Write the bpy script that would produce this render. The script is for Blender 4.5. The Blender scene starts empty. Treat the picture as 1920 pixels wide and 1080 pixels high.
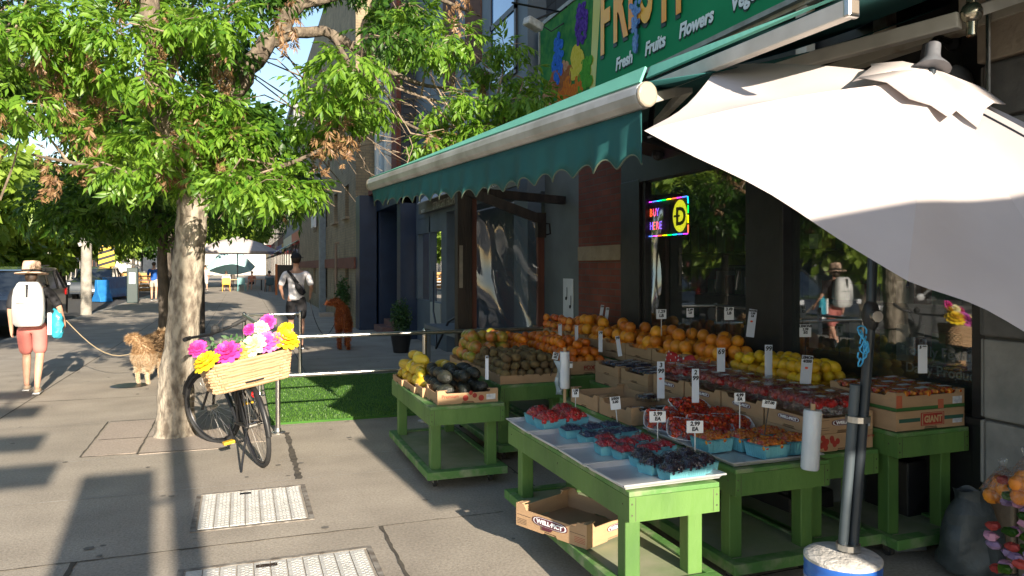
import bpy, bmesh, math, random
import numpy as np
from mathutils import Vector, Matrix, Quaternion
R=math.radians
rnd=random.Random(7)
sc=bpy.context.scene; col=sc.collection
# ---------------------------------------------------------------- camera, sky, sun, exposure
YAW=R(19.84); cY,sY=math.cos(YAW),math.sin(YAW); EYE=1.6; F=1400.0
cam=bpy.data.objects.new('camera',bpy.data.cameras.new('camera')); col.objects.link(cam); sc.camera=cam
cam.location=(0,0,EYE); cam.rotation_euler=(R(90),0,-YAW)
cam.data.lens=26.25; cam.data.sensor_width=36; cam.data.shift_y=-40/1920; cam.data.clip_end=2000; cam.data.clip_start=.05
SUN_EL=R(19); SUN_AZ=R(174.5)
w=bpy.data.worlds.new('World'); sc.world=w; w.use_nodes=True; nt=w.node_tree
sky=nt.nodes.new('ShaderNodeTexSky'); sky.sky_type='NISHITA'; sky.sun_disc=False
sky.sun_elevation=SUN_EL; sky.sun_rotation=SUN_AZ; sky.air_density=1.0; sky.dust_density=.6
nt.links.new(sky.outputs[0],nt.nodes['Background'].inputs[0]); nt.nodes['Background'].inputs[1].default_value=.10
sl=bpy.data.lights.new('sun','SUN'); sl.energy=5; sl.angle=R(.5); sl.color=(1,.88,.72)
so=bpy.data.objects.new('sun',sl); col.objects.link(so); so.location=(0,-5,20)
sd=Vector((math.sin(SUN_AZ)*math.cos(SUN_EL),math.cos(SUN_AZ)*math.cos(SUN_EL),math.sin(SUN_EL)))
so.rotation_euler=(-sd).to_track_quat('-Z','Y').to_euler()
sc.view_settings.view_transform='Standard'; sc.view_settings.look='None'; sc.view_settings.gamma=1
sc.view_settings.exposure=1.3
sc.cycles.max_bounces=8; sc.cycles.transparent_max_bounces=16
# ---------------------------------------------------------------- geometry bookkeeping
def P(x,y,D):      # a point D metres deep that the photograph shows at (x, y)
    X=(x-960)*D/F
    return Vector((X*cY+D*sY, D*cY-X*sY, EYE-(y-500)*D/F))
def along(x,X):    # how far along the street a facade at lateral X is met at photo column x
    u=(x-960)/F; D=X/(u*cY+sY); return D*(cY-u*sY)
# ---------------------------------------------------------------- materials
MATS={}
def rgb(c): return (c[0],c[1],c[2],1)
def mat(name,c,c2=None,scale=8,rough=.6,bump=0,bscale=None,metal=0,emit=0,trans=0,alpha=1,stretch=None,coat=0,detail=4,spec=.5,island=None,mixpos=(.35,.65),sub=0):
    if name in MATS: return MATS[name]
    m=bpy.data.materials.new(name); m.use_nodes=True; n=m.node_tree; b=n.nodes['Principled BSDF']
    b.inputs['Base Color'].default_value=rgb(c); b.inputs['Roughness'].default_value=rough; b.inputs['Metallic'].default_value=metal
    b.inputs['Specular IOR Level'].default_value=spec
    if coat: b.inputs['Coat Weight'].default_value=coat; b.inputs['Coat Roughness'].default_value=.08
    if alpha<1: b.inputs['Alpha'].default_value=alpha
    if trans: b.inputs['Transmission Weight'].default_value=trans
    if sub: b.inputs['Subsurface Weight'].default_value=sub; b.inputs['Subsurface Radius'].default_value=(.02,.008,.004)
    tc=n.nodes.new('ShaderNodeTexCoord'); vec=tc.outputs['Object']
    if stretch:
        mp=n.nodes.new('ShaderNodeMapping'); mp.inputs['Scale'].default_value=stretch; n.links.new(vec,mp.inputs[0]); vec=mp.outputs[0]
    if c2:
        no=n.nodes.new('ShaderNodeTexNoise'); no.inputs['Scale'].default_value=scale; no.inputs['Detail'].default_value=detail
        n.links.new(vec,no.inputs['Vector'])
        r=n.nodes.new('ShaderNodeValToRGB'); r.color_ramp.elements[0].position=mixpos[0]; r.color_ramp.elements[1].position=mixpos[1]
        r.color_ramp.elements[0].color=rgb(c); r.color_ramp.elements[1].color=rgb(c2)
        if island:
            g=n.nodes.new('ShaderNodeNewGeometry'); n.links.new(g.outputs['Random Per Island'],r.inputs[0]); r.color_ramp.elements[0].position=.1; r.color_ramp.elements[1].position=.9
        else: n.links.new(no.outputs[0],r.inputs[0])
        n.links.new(r.outputs[0],b.inputs['Base Color'])
    if emit:
        b.inputs['Emission Color'].default_value=rgb(c); b.inputs['Emission Strength'].default_value=emit
    if bump:
        nb=n.nodes.new('ShaderNodeTexNoise'); nb.inputs['Scale'].default_value=bscale or scale*4; nb.inputs['Detail'].default_value=5
        n.links.new(vec,nb.inputs['Vector'])
        bp=n.nodes.new('ShaderNodeBump'); bp.inputs['Strength'].default_value=bump; bp.inputs['Distance'].default_value=.02
        n.links.new(nb.outputs[0],bp.inputs['Height']); n.links.new(bp.outputs[0],b.inputs['Normal'])
    MATS[name]=m; return m
def brick(name,c1,c2,mortar,bw=.215,bh=.075,bump=.4,dirt=.35):
    if name in MATS: return MATS[name]
    m=bpy.data.materials.new(name); m.use_nodes=True; n=m.node_tree; b=n.nodes['Principled BSDF']; L=n.links
    tc=n.nodes.new('ShaderNodeTexCoord'); sp=n.nodes.new('ShaderNodeSeparateXYZ'); L.new(tc.outputs['Object'],sp.inputs[0])
    ad=n.nodes.new('ShaderNodeMath'); L.new(sp.outputs[0],ad.inputs[0]); L.new(sp.outputs[1],ad.inputs[1])
    cb=n.nodes.new('ShaderNodeCombineXYZ'); L.new(ad.outputs[0],cb.inputs[0]); L.new(sp.outputs[2],cb.inputs[1])
    t=n.nodes.new('ShaderNodeTexBrick'); L.new(cb.outputs[0],t.inputs[0]); t.inputs['Color1'].default_value=rgb(c1); t.inputs['Color2'].default_value=rgb(c2)
    t.inputs['Mortar'].default_value=rgb(mortar); t.inputs['Scale'].default_value=1; t.inputs['Brick Width'].default_value=bw; t.inputs['Row Height'].default_value=bh
    t.inputs['Mortar Size'].default_value=bh*.08; t.inputs['Mortar Smooth'].default_value=.3
    no=n.nodes.new('ShaderNodeTexNoise'); no.inputs['Scale'].default_value=2.3; no.inputs['Detail'].default_value=8; L.new(tc.outputs['Object'],no.inputs[0])
    mx=n.nodes.new('ShaderNodeMix'); mx.data_type='RGBA'; mx.blend_type='MULTIPLY'; mx.inputs[0].default_value=dirt*2
    rp=n.nodes.new('ShaderNodeValToRGB'); rp.color_ramp.elements[0].position=.3; rp.color_ramp.elements[1].position=.7; rp.color_ramp.elements[0].color=(.45,.42,.4,1)
    L.new(no.outputs[0],rp.inputs[0]); L.new(t.outputs[0],mx.inputs[6]); L.new(rp.outputs[0],mx.inputs[7]); L.new(mx.outputs[2],b.inputs['Base Color'])
    bp=n.nodes.new('ShaderNodeBump'); bp.inputs['Strength'].default_value=bump; bp.inputs['Distance'].default_value=.01; bp.invert=True
    L.new(t.outputs['Fac'],bp.inputs['Height']); L.new(bp.outputs[0],b.inputs['Normal']); b.inputs['Roughness'].default_value=.85
    MATS[name]=m; return m
def leafmat(name,c1,c2,tr=.45):
    if name in MATS: return MATS[name]
    m=bpy.data.materials.new(name); m.use_nodes=True; n=m.node_tree; L=n.links; n.nodes.clear()
    out=n.nodes.new('ShaderNodeOutputMaterial'); g=n.nodes.new('ShaderNodeNewGeometry')
    r=n.nodes.new('ShaderNodeValToRGB'); r.color_ramp.elements[0].color=rgb(c1); r.color_ramp.elements[1].color=rgb(c2); L.new(g.outputs['Random Per Island'],r.inputs[0])
    p=n.nodes.new('ShaderNodeBsdfPrincipled'); p.inputs['Roughness'].default_value=.42; L.new(r.outputs[0],p.inputs['Base Color'])
    t=n.nodes.new('ShaderNodeBsdfTranslucent'); hs=n.nodes.new('ShaderNodeHueSaturation'); hs.inputs['Value'].default_value=1.5; hs.inputs['Hue'].default_value=.48
    L.new(r.outputs[0],hs.inputs['Color']); L.new(hs.outputs[0],t.inputs[0])
    mx=n.nodes.new('ShaderNodeMixShader'); mx.inputs[0].default_value=tr; L.new(p.outputs[0],mx.inputs[1]); L.new(t.outputs[0],mx.inputs[2]); L.new(mx.outputs[0],out.inputs[0])
    MATS[name]=m; return m
def glass(name,tint=(.5,.55,.53),refl=.12,rough=.02,body=0,bodyc=(.8,.8,.8),bump=0,k=1.6):
    """thin pane or film: see-through tint plus mirror reflection growing towards grazing"""
    if name in MATS: return MATS[name]
    m=bpy.data.materials.new(name); m.use_nodes=True; n=m.node_tree; L=n.links; n.nodes.clear()
    out=n.nodes.new('ShaderNodeOutputMaterial'); t=n.nodes.new('ShaderNodeBsdfTransparent'); t.inputs[0].default_value=rgb(tint)
    gl=n.nodes.new('ShaderNodeBsdfGlossy'); gl.inputs['Roughness'].default_value=rough; gl.inputs[0].default_value=(.95,.97,1,1)
    fr=n.nodes.new('ShaderNodeFresnel'); fr.inputs[0].default_value=1.5
    a=n.nodes.new('ShaderNodeMath'); a.operation='MULTIPLY_ADD'; a.inputs[1].default_value=k; a.inputs[2].default_value=refl; a.use_clamp=True; L.new(fr.outputs[0],a.inputs[0])
    base=t.outputs[0]
    if body:
        d=n.nodes.new('ShaderNodeBsdfDiffuse'); d.inputs[0].default_value=rgb(bodyc); m0=n.nodes.new('ShaderNodeMixShader'); m0.inputs[0].default_value=body
        L.new(base,m0.inputs[1]); L.new(d.outputs[0],m0.inputs[2]); base=m0.outputs[0]
    mx=n.nodes.new('ShaderNodeMixShader'); L.new(a.outputs[0],mx.inputs[0]); L.new(base,mx.inputs[1]); L.new(gl.outputs[0],mx.inputs[2]); L.new(mx.outputs[0],out.inputs[0])
    if bump:
        tc=n.nodes.new('ShaderNodeTexCoord'); nb=n.nodes.new('ShaderNodeTexNoise'); nb.inputs['Scale'].default_value=bump; L.new(tc.outputs['Object'],nb.inputs[0])
        bp=n.nodes.new('ShaderNodeBump'); bp.inputs['Strength'].default_value=.7; bp.inputs['Distance'].default_value=.03; L.new(nb.outputs[0],bp.inputs['Height']); L.new(bp.outputs[0],gl.inputs['Normal']); L.new(bp.outputs[0],fr.inputs['Normal'])
    MATS[name]=m; return m
# ---------------------------------------------------------------- mesh builder
class MB:
    def __init__(s): s.v=[]; s.f=[]; s.m=[]; s.cm=0
    def add(s,vs,fs):
        o=len(s.v); s.v+= [tuple(p) for p in vs]; s.f+=[tuple(i+o for i in f) for f in fs]; s.m+=[s.cm]*len(fs); return s
    def mi(s,i): s.cm=i; return s
    def box(s,x0,x1,y0,y1,z0,z1,M=None):
        vs=[Vector((x,y,z)) for x in (x0,x1) for y in (y0,y1) for z in (z0,z1)]
        if M: vs=[M@v for v in vs]
        return s.add(vs,[(0,1,3,2),(4,6,7,5),(0,4,5,1),(2,3,7,6),(0,2,6,4),(1,5,7,3)])
    def bar(s,a,b,w,h=None,up=(0,0,1)):
        a,b=Vector(a),Vector(b); h=h or w; d=(b-a).normalized(); x=d.cross(Vector(up))
        if x.length<1e-4: x=d.cross(Vector((0,1,0)))
        x.normalize(); z=x.cross(d); vs=[p+x*i*w/2+z*j*h/2 for p in (a,b) for i,j in ((-1,-1),(1,-1),(1,1),(-1,1))]
        return s.add(vs,[(3,2,1,0),(4,5,6,7),(0,1,5,4),(1,2,6,5),(2,3,7,6),(3,0,4,7)])
    def tube(s,pts,rad,n=8,cap=True):
        pts=[Vector(p) for p in pts]; k=len(pts)
        if not hasattr(rad,'__len__'): rad=[rad]*k
        o=[]; px=None
        for i,p in enumerate(pts):
            d=(pts[min(i+1,k-1)]-pts[max(i-1,0)])
            if d.length<1e-7: d=Vector((0,0,1))
            d.normalize()
            if px is None:
                px=d.orthogonal().normalized()
            px=(px-d*px.dot(d)); px=px.normalized() if px.length>1e-5 else d.orthogonal().normalized()
            q=d.cross(px)
            for j in range(n):
                a=2*math.pi*j/n; o.append(p+(px*math.cos(a)+q*math.sin(a))*rad[i])
        fs=[(i*n+j,i*n+(j+1)%n,(i+1)*n+(j+1)%n,(i+1)*n+j) for i in range(k-1) for j in range(n)]
        if cap: fs+=[tuple(range(n))[::-1],tuple((k-1)*n+j for j in range(n))]
        return s.add(o,fs)
    def cyl(s,a,b,r,n=16,r2=None): return s.tube([a,b],[r,r if r2 is None else r2],n)
    def lathe(s,prof,c=(0,0,0),n=20,M=None):
        vs=[]
        for (r,z) in prof:
            for j in range(n):
                a=2*math.pi*j/n; p=Vector((r*math.cos(a),r*math.sin(a),z))
                p=(M@p if M else p)+Vector(c); vs.append(p)
        k=len(prof); fs=[(i*n+j,i*n+(j+1)%n,(i+1)*n+(j+1)%n,(i+1)*n+j) for i in range(k-1) for j in range(n)]
        if prof[0][0]>1e-4: fs.append(tuple(range(n))[::-1])
        if prof[-1][0]>1e-4: fs.append(tuple((k-1)*n+j for j in range(n)))
        return s.add(vs,fs)
    def ball(s,c,r,n=10,sq=(1,1,1),M=None,noise=0):
        prof=[]; k=max(5,n//2+1); vs=[];c=Vector(c)
        for i in range(k):
            t=math.pi*i/(k-1)
            for j in range(n):
                a=2*math.pi*j/n; q=1+(rnd.uniform(-noise,noise) if noise else 0)
                p=Vector((math.sin(t)*math.cos(a)*sq[0],math.sin(t)*math.sin(a)*sq[1],math.cos(t)*sq[2]))*r*q
                vs.append((M@p if M else p)+c)
        fs=[(i*n+j,(i+1)*n+j,(i+1)*n+(j+1)%n,i*n+(j+1)%n) for i in range(k-1) for j in range(n)]
        return s.add(vs,fs)
    def prism(s,poly,f0,f1):   # poly: 2-D points, f0/f1: map a 2-D point to 3-D at each end
        n=len(poly); vs=[f0(*p) for p in poly]+[f1(*p) for p in poly]
        return s.add(vs,[tuple(range(n))[::-1],tuple(range(n,2*n))]+[(i,(i+1)%n,n+(i+1)%n,n+i) for i in range(n)])
    def quad(s,*p): return s.add(p,[tuple(range(len(p)))])
    def build(s,name,mats,parent=None,smooth=False,bevel=0,solid=0,sub=0,loc=None,weld=False):
        me=bpy.data.meshes.new(name); me.from_pydata(s.v,[],s.f)
        if not isinstance(mats,(list,tuple)): mats=[mats]
        for m in mats: me.materials.append(m)
        if max(s.m,default=0)>0: me.polygons.foreach_set('material_index',s.m)
        if weld or smooth or bevel:
            bm=bmesh.new(); bm.from_mesh(me); bmesh.ops.remove_doubles(bm,verts=bm.verts,dist=1e-5); bmesh.ops.recalc_face_normals(bm,faces=bm.faces); bm.to_mesh(me); bm.free()
        if smooth:
            me.polygons.foreach_set('use_smooth',[True]*len(me.polygons)); 
            try: me.set_sharp_from_angle(angle=R(45))
            except Exception: pass
        me.update(); o=bpy.data.objects.new(name,me); col.objects.link(o)
        if parent: o.parent=parent
        if loc: o.location=loc
        if solid: md=o.modifiers.new('solid','SOLIDIFY'); md.thickness=solid
        if sub: md=o.modifiers.new('sub','SUBSURF'); md.levels=sub; md.render_levels=sub
        if bevel: md=o.modifiers.new('bevel','BEVEL'); md.width=bevel; md.segments=2; md.limit_method='ANGLE'
        return o
def tag(o,label,cat,group=None,kind=None):
    if label: o['label']=label
    if cat: o['category']=cat
    if group: o['group']=group
    if kind: o['kind']=kind
    return o
def thing(name,label,cat,loc=(0,0,0),rz=0,group=None):
    o=bpy.data.objects.new(name,None); col.objects.link(o); o.location=loc; o.rotation_euler=(0,0,rz); o.empty_display_size=.1
    return tag(o,label,cat,group)
def struct(o): o['kind']='structure'; return o
def dup(root,loc=None,rot=None,label=None,group=None,scale=None):
    r=root.copy(); col.objects.link(r)
    if loc is not None: r.location=loc
    if rot is not None: r.rotation_euler=rot
    if scale is not None: r.scale=scale
    if label: r['label']=label
    if group: r['group']=group
    for ch in list(root.children):
        c=ch.copy(); col.objects.link(c); c.parent=r
        for g in list(ch.children):
            d=g.copy(); col.objects.link(d); d.parent=c
    return r
FACE_W=Matrix(((0,0,-1),(-1,0,0),(0,1,0)))   # lettering read by someone looking towards +X
FACE_S=Matrix(((1,0,0),(0,0,-1),(0,1,0)))    # lettering read by someone looking towards +Y
def text(s,size,origin,rot,m,parent=None,name='lettering',ex=.002,sx=1,shear=0,bold=0,align='LEFT',flat=False):
    cu=bpy.data.curves.new('t','FONT'); cu.body=s; cu.size=size; cu.extrude=ex; cu.shear=shear; cu.align_x=align; cu.offset=bold; cu.resolution_u=3
    t=bpy.data.objects.new('t',cu); col.objects.link(t)
    dg=bpy.context.evaluated_depsgraph_get(); me=bpy.data.meshes.new_from_object(t.evaluated_get(dg)); bpy.data.objects.remove(t); 
    M=Matrix.Translation(origin)@rot.to_4x4()@Matrix.Diagonal((sx,1,1,1)); me.transform(M); me.materials.clear(); me.materials.append(m)
    o=bpy.data.objects.new(name,me); col.objects.link(o)
    if parent: o.parent=parent
    return o
def frame(x,z):   # orthonormal frame from a text direction and an up vector
    x=Vector(x).normalized(); z=Vector(z).normalized(); n=x.cross(z).normalized(); z=n.cross(x)
    return Matrix((x,z,n)).transposed()
def skin(name,pts,edges,m,parent,sub=2,root=0):
    """one continuous skinned surface; pts = {key:(x,y,z,r[,r2])}"""
    ks=list(pts); me=bpy.data.meshes.new(name); me.from_pydata([pts[k][:3] for k in ks],[(ks.index(a),ks.index(b)) for a,b in edges],[])
    o=bpy.data.objects.new(name,me); col.objects.link(o); md=o.modifiers.new('skin','SKIN'); md.use_smooth_shade=True
    lay=me.skin_vertices[0].data if me.skin_vertices else None
    if lay is None:
        bm=bmesh.new(); bm.from_mesh(me); bm.verts.layers.skin.verify(); bm.to_mesh(me); bm.free(); lay=me.skin_vertices[0].data
    for i,k in enumerate(ks):
        p=pts[k]; lay[i].radius=(p[3],p[4] if len(p)>4 else p[3]); lay[i].use_root=(i==root)
    s2=o.modifiers.new('sub','SUBSURF'); s2.levels=sub; s2.render_levels=sub
    dg=bpy.context.evaluated_depsgraph_get(); me2=bpy.data.meshes.new_from_object(o.evaluated_get(dg)); bpy.data.objects.remove(o)
    me2.materials.clear(); me2.materials.append(m); me2.polygons.foreach_set('use_smooth',[True]*len(me2.polygons))
    q=bpy.data.objects.new(name,me2); col.objects.link(q); q.parent=parent; return q
# ---------------------------------------------------------------- palette
def concrete(name,a,b,stain):
    m=mat(name,a,b,scale=1.7,rough=.85,bump=.25,bscale=90,detail=9,mixpos=(.3,.7)); n=m.node_tree; L=n.links; bs=n.nodes['Principled BSDF']
    src=bs.inputs['Base Color'].links[0].from_socket; tc=[q for q in n.nodes if q.type=='TEX_COORD'][0]
    v=n.nodes.new('ShaderNodeTexVoronoi'); v.inputs['Scale'].default_value=2.6; L.new(tc.outputs['Object'],v.inputs['Vector'])
    r=n.nodes.new('ShaderNodeValToRGB'); r.color_ramp.elements[0].position=.035; r.color_ramp.elements[1].position=.06; r.color_ramp.elements[0].color=(stain,stain,stain,1); L.new(v.outputs['Distance'],r.inputs[0])
    n2=n.nodes.new('ShaderNodeTexNoise'); n2.inputs['Scale'].default_value=60; n2.inputs['Detail'].default_value=6; L.new(tc.outputs['Object'],n2.inputs['Vector'])
    r2=n.nodes.new('ShaderNodeValToRGB'); r2.color_ramp.elements[0].position=.3; r2.color_ramp.elements[1].position=.62; r2.color_ramp.elements[0].color=(.72,.72,.71,1); L.new(n2.outputs[0],r2.inputs[0])
    for rr in (r,r2):
        mx=n.nodes.new('ShaderNodeMix'); mx.data_type='RGBA'; mx.blend_type='MULTIPLY'; mx.inputs[0].default_value=1; L.new(src,mx.inputs[6]); L.new(rr.outputs[0],mx.inputs[7]); src=mx.outputs[2]
    L.new(src,bs.inputs['Base Color']); return m
CONC=concrete('concrete',(.30,.262,.215),(.42,.37,.305),.45)
CONC2=concrete('concrete_patch',(.36,.30,.25),(.42,.35,.29),.6)
KERB=mat('kerb',(.36,.34,.30),(.28,.27,.25),scale=5,rough=.9,bump=.3)
ASPH=mat('asphalt',(.055,.055,.058),(.085,.083,.08),scale=30,rough=.9,bump=.4,bscale=150)
JOINT=mat('joint_dirt',(.05,.043,.035),(.10,.085,.065),scale=12,rough=1)
PALEJ=mat('joint_pale',(.46,.43,.39),(.3,.28,.25),scale=9,rough=1)
GREEN=mat('green_paint',(.055,.135,.030),(.105,.215,.048),scale=3.5,rough=.55,bump=.25,bscale=22,detail=10,stretch=(1,1,.35),mixpos=(.3,.6))
GREEN_T=mat('green_paint_scuffed',(.085,.21,.05),(.26,.30,.17),scale=9,rough=.65,bump=.25,bscale=30,detail=10,mixpos=(.48,.70))
SHELF=mat('shelf_board',(.33,.33,.22),(.22,.27,.14),scale=4,rough=.8,bump=.1)
RUBBER=mat('rubber',(.018,.018,.019),(.03,.03,.03),scale=30,rough=.75)
STEEL=mat('brushed_steel',(.62,.61,.58),(.5,.49,.47),scale=20,rough=.28,metal=1)
TRAYM=mat('tray_aluminium',(.66,.67,.68),(.52,.53,.54),scale=3,rough=.36,metal=.45,bump=.1,bscale=8,detail=7)
GALV=mat('galvanised',(.66,.65,.61),(.55,.54,.50),scale=7,rough=.5,metal=.15,bump=.3,bscale=70)
BLACK=mat('black_paint',(.012,.012,.013),(.02,.02,.021),scale=9,rough=.45)
DARKMET=mat('dark_metal',(.03,.033,.038),(.05,.05,.055),scale=9,rough=.35,metal=.7)
CARD=mat('cardboard',(.40,.25,.135),(.46,.29,.16),scale=6,rough=.85,bump=.08,bscale=50,stretch=(1,1,3))
CARDIN=mat('cardboard_inside',(.36,.23,.13),(.30,.185,.10),scale=4,rough=.9)
INK=mat('carton_ink_maroon',(.10,.02,.035),rough=.7); INKR=mat('carton_ink_red',(.42,.04,.025),(.30,.03,.02),scale=30,rough=.7)
INKB=mat('ink_black',(.015,.015,.02),rough=.7); WHITE=mat('white_card',(.78,.79,.80),(.70,.71,.72),scale=6,rough=.6); LABEL=mat('paper_label',(.72,.72,.72),(.45,.47,.52),scale=40,rough=.6)
REDORANGE=mat('sticker_red',(.75,.08,.02),rough=.5)
TEAL=mat('teal_fibre',(.13,.40,.46),(.18,.50,.56),scale=10,rough=.75,bump=.2,bscale=40)
CLEAR=glass('clear_film',(.97,.97,.98),.03,.08,bump=45,k=.55)
CLAMB=glass('clamshell_film',(.95,.95,.96),.03,.06,bump=28,k=.6)
PLASTIC=glass('vinyl_sheet',(.66,.70,.72),.02,.05,body=.05,bodyc=(.35,.37,.40),bump=1.2,k=1.0)
WHITEP=mat('white_painted_metal',(.62,.60,.55),(.50,.48,.43),scale=6,rough=.45,bump=.05)
ALU=mat('awning_bar',(.50,.50,.49),(.33,.32,.30),scale=5,rough=.42,metal=.3,detail=9)
AWN=mat('awning_canvas',(.008,.080,.082),(.011,.105,.105),scale=2,rough=.8); AWNT=mat('awning_trim',(.10,.13,.09),rough=.8); MINT=mat('mint_sunlit_fabric',(.13,.42,.32),(.15,.47,.36),scale=4,rough=.7)  # mint is the sunlit tone of the awning fabric, put into the colour
UMB=mat('umbrella_cloth',(.50,.445,.43),(.55,.495,.48),scale=3,rough=.9,bump=.1,bscale=7)
def cloth_translucent(m,f):
    n=m.node_tree; L=n.links; b=n.nodes['Principled BSDF']; out=[q for q in n.nodes if q.type=='OUTPUT_MATERIAL'][0]
    t=n.nodes.new('ShaderNodeBsdfTranslucent'); t.inputs[0].default_value=b.inputs['Base Color'].default_value
    mx=n.nodes.new('ShaderNodeMixShader'); mx.inputs[0].default_value=f; L.new(b.outputs[0],mx.inputs[1]); L.new(t.outputs[0],mx.inputs[2]); L.new(mx.outputs[0],out.inputs[0])
cloth_translucent(UMB,.07); cloth_translucent(AWN,.05)
BARK=mat('ash_bark',(.13,.105,.08),(.38,.33,.26),scale=17,rough=.95,bump=1.0,bscale=34,stretch=(1,1,.45),detail=12,mixpos=(.36,.58))
BARKD=mat('dark_bark',(.06,.05,.04),(.12,.10,.08),scale=20,rough=.95,bump=.8,bscale=30,stretch=(1,1,.3))
TWIG=mat('twig',(.16,.12,.085),(.30,.23,.17),scale=10,rough=.9)
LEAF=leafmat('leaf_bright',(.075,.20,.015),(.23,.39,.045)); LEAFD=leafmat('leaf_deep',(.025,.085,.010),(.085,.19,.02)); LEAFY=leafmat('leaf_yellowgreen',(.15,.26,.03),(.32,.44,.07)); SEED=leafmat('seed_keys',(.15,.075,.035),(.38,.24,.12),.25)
SKIN=mat('skin',(.52,.29,.20),(.58,.34,.24),scale=8,rough=.55,sub=.15)
HAIRD=mat('hair_dark',(.03,.018,.012),(.06,.035,.02),scale=30,rough=.6)
# ---------------------------------------------------------------- ground
RX=-4.75   # kerb line
m=MB(); m.box(RX,60,-40,240,-.6,0); struct(m.build('sidewalk',CONC))
m=MB(); m.box(-40,RX-.18,-40,240,-.6,-.13); struct(m.build('road',ASPH))
m=MB(); m.box(-400,400,-400,800,-1.2,-.62); struct(m.build('ground',ASPH))
m=MB(); m.box(RX-.18,RX,-40,240,-.55,.004); struct(m.build('kerb',KERB))
m=MB(); m.box(-60,-16,-40,240,-.6,.0); m.box(-16.2,-16,-40,240,-.6,.004); struct(m.build('far_sidewalk',KERB))
# joints: strips across and along the pavement
m=MB()
def wob(a,b,wd,mi,z=.004,seg=14,amp=.004):
    a=Vector((*a,z)); b=Vector((*b,z)); d=(b-a).normalized(); n_=Vector((-d.y,d.x,0)); L_=[];Rr=[]
    for i in range(seg+1):
        p=a.lerp(b,i/seg)+n_*rnd.uniform(-amp,amp); h=wd/2*rnd.uniform(.55,1.3); L_.append(p+n_*h); Rr.append(p-n_*h)
    m.mi(mi)
    for i in range(seg): m.add([L_[i],Rr[i],Rr[i+1],L_[i+1]],[(0,3,2,1)])
for y,x0,x1,mi,wd in ((4.60,-1.55,.76,0,.012),(4.60,.8,1.6,0,.008),(5.83,-4.7,.39,1,.01),(5.83,.41,3.3,1,.01),(6.44,.28,3.3,1,.009),(6.97,-4.7,-.6,1,.009),(8.6,-4.7,-1.2,1,.01),(7.83,.25,3.3,1,.008),(3.2,-4.7,3.3,0,.01),(2.0,-4.7,3.3,0,.01)):
    wob((x0,y),(x1,y),wd,mi,seg=40)
for k in range(24): wob((-4.7,10.2+k*1.55),(3.0,10.2+k*1.55),.012,k%2,seg=12)
for x,y0,y1,wd in ((.40,5.83,7.5,.045),(.80,4.60,3.2,.02),(-.86,4.60,2.0,.028),(-2.4,8.6,30,.012),(-.9,10.2,50,.012),(.9,10.2,50,.012),(-3.0,3,8.6,.01),(2.0,4.6,7.8,.012)): wob((x,y0),(x,y1),wd,0,seg=30,amp=.006)
struct(m.build('pavement_joint',[JOINT,PALEJ]))
# patched concrete round the tree
m=MB()
for a in ((-1.27,-.86,7.12,8.62),(-.83,-.12,7.05,8.60),(-.09,.2,7.2,8.5)): m.box(a[0],a[1],a[2],a[3],-.05,.0035)
struct(m.build('tree_pit_paving',CONC2))
m=MB()
for p in (((-1.28,7.1),(-1.30,8.64)),((-.845,7.05),(-.845,8.62)),((-.105,7.1),(-.1,8.5)),((-1.28,8.63),(-.1,8.61)),((-1.28,7.1),(-.12,7.04)),((-1.25,7.75),(-.6,7.72))): wob(p[0],p[1],.013,0,z=.0075)
struct(m.build('tree_pit_joint',JOINT))
# cracks and dark gum/stain spots
m=MB(); 
for i in range(150):
    x=rnd.uniform(-4,2.2); y=rnd.uniform(3.4,16); r=rnd.uniform(.008,.03); n=8
    m.add([(x+r*math.cos(2*math.pi*j/n)*rnd.uniform(.7,1.2),y+r*1.1*math.sin(2*math.pi*j/n)*rnd.uniform(.7,1.2),.0055) for j in range(n)],[tuple(range(n))])
struct(m.build('pavement_stain',mat('gum_stain',(.13,.12,.105),(.19,.175,.155),scale=20,rough=.9)))
# hatches
def hatch(x0,x1,y0,y1,lab,n=7):
    t=thing('utility_hatch',lab,'hatch',((x0+x1)/2,(y0+y1)/2,0)); w_=(x1-x0)/2; d=(y1-y0)/2; f=MB()
    f.box(-w_-.03,w_+.03,-d-.03,-d,-.05,.006); f.box(-w_-.03,w_+.03,d,d+.03,-.05,.006); f.box(-w_-.03,-w_,-d,d,-.05,.006); f.box(w_,w_+.03,-d,d,-.05,.006); f.build('frame',mat('rusty_frame',(.12,.10,.08),(.27,.25,.22),scale=18,rough=.9),t)
    f=MB(); g=.006
    for i in range(n):
        a=-w_+.012+(2*w_-.024)*i/n; b=-w_+.012+(2*w_-.024)*(i+1)/n-g
        f.box(a,b,-d+.012,d-.012,-.03,.006)
    for i in range(n):
        a=-w_+.012+(2*w_-.024)*i/n
        for k in range(int(2*d/.035)):
            for q in range(3):
                cx=a+.02+q*(2*w_/n-.03)/3; cy=-d+.03+k*.034+(q%2)*.015
                f.box(cx,cx+.016,cy,cy+.006,.006,.0071)
    f.build('plate',GALV,t)
    f=MB(); f.box(-w_*.25,-w_*.02,d-.09,d-.05,.006,.009); f.build('lift_handle',DARKMET,t)
    f=MB(); f.box(-w_,w_,-d,d,-.05,-.035); f.build('pit_bottom',BLACK,t)
hatch(-.27,.40,4.90,5.64,'ribbed light metal hatch in the sidewalk, the farther whole one beyond the other')
hatch(-.29,.66,3.35,4.26,'ribbed metal hatch cut off by the bottom edge of the photo',n=11)
m=MB(); m.lathe([(0,.006),(.22,.006),(.24,.0)],(0,0,0),28); o=m.build('manhole_cover',DARKMET,None,loc=(-1.43,11.2,0)); tag(o,'small round dark iron cover in the pavement below the fluffy dog','manhole cover')
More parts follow.
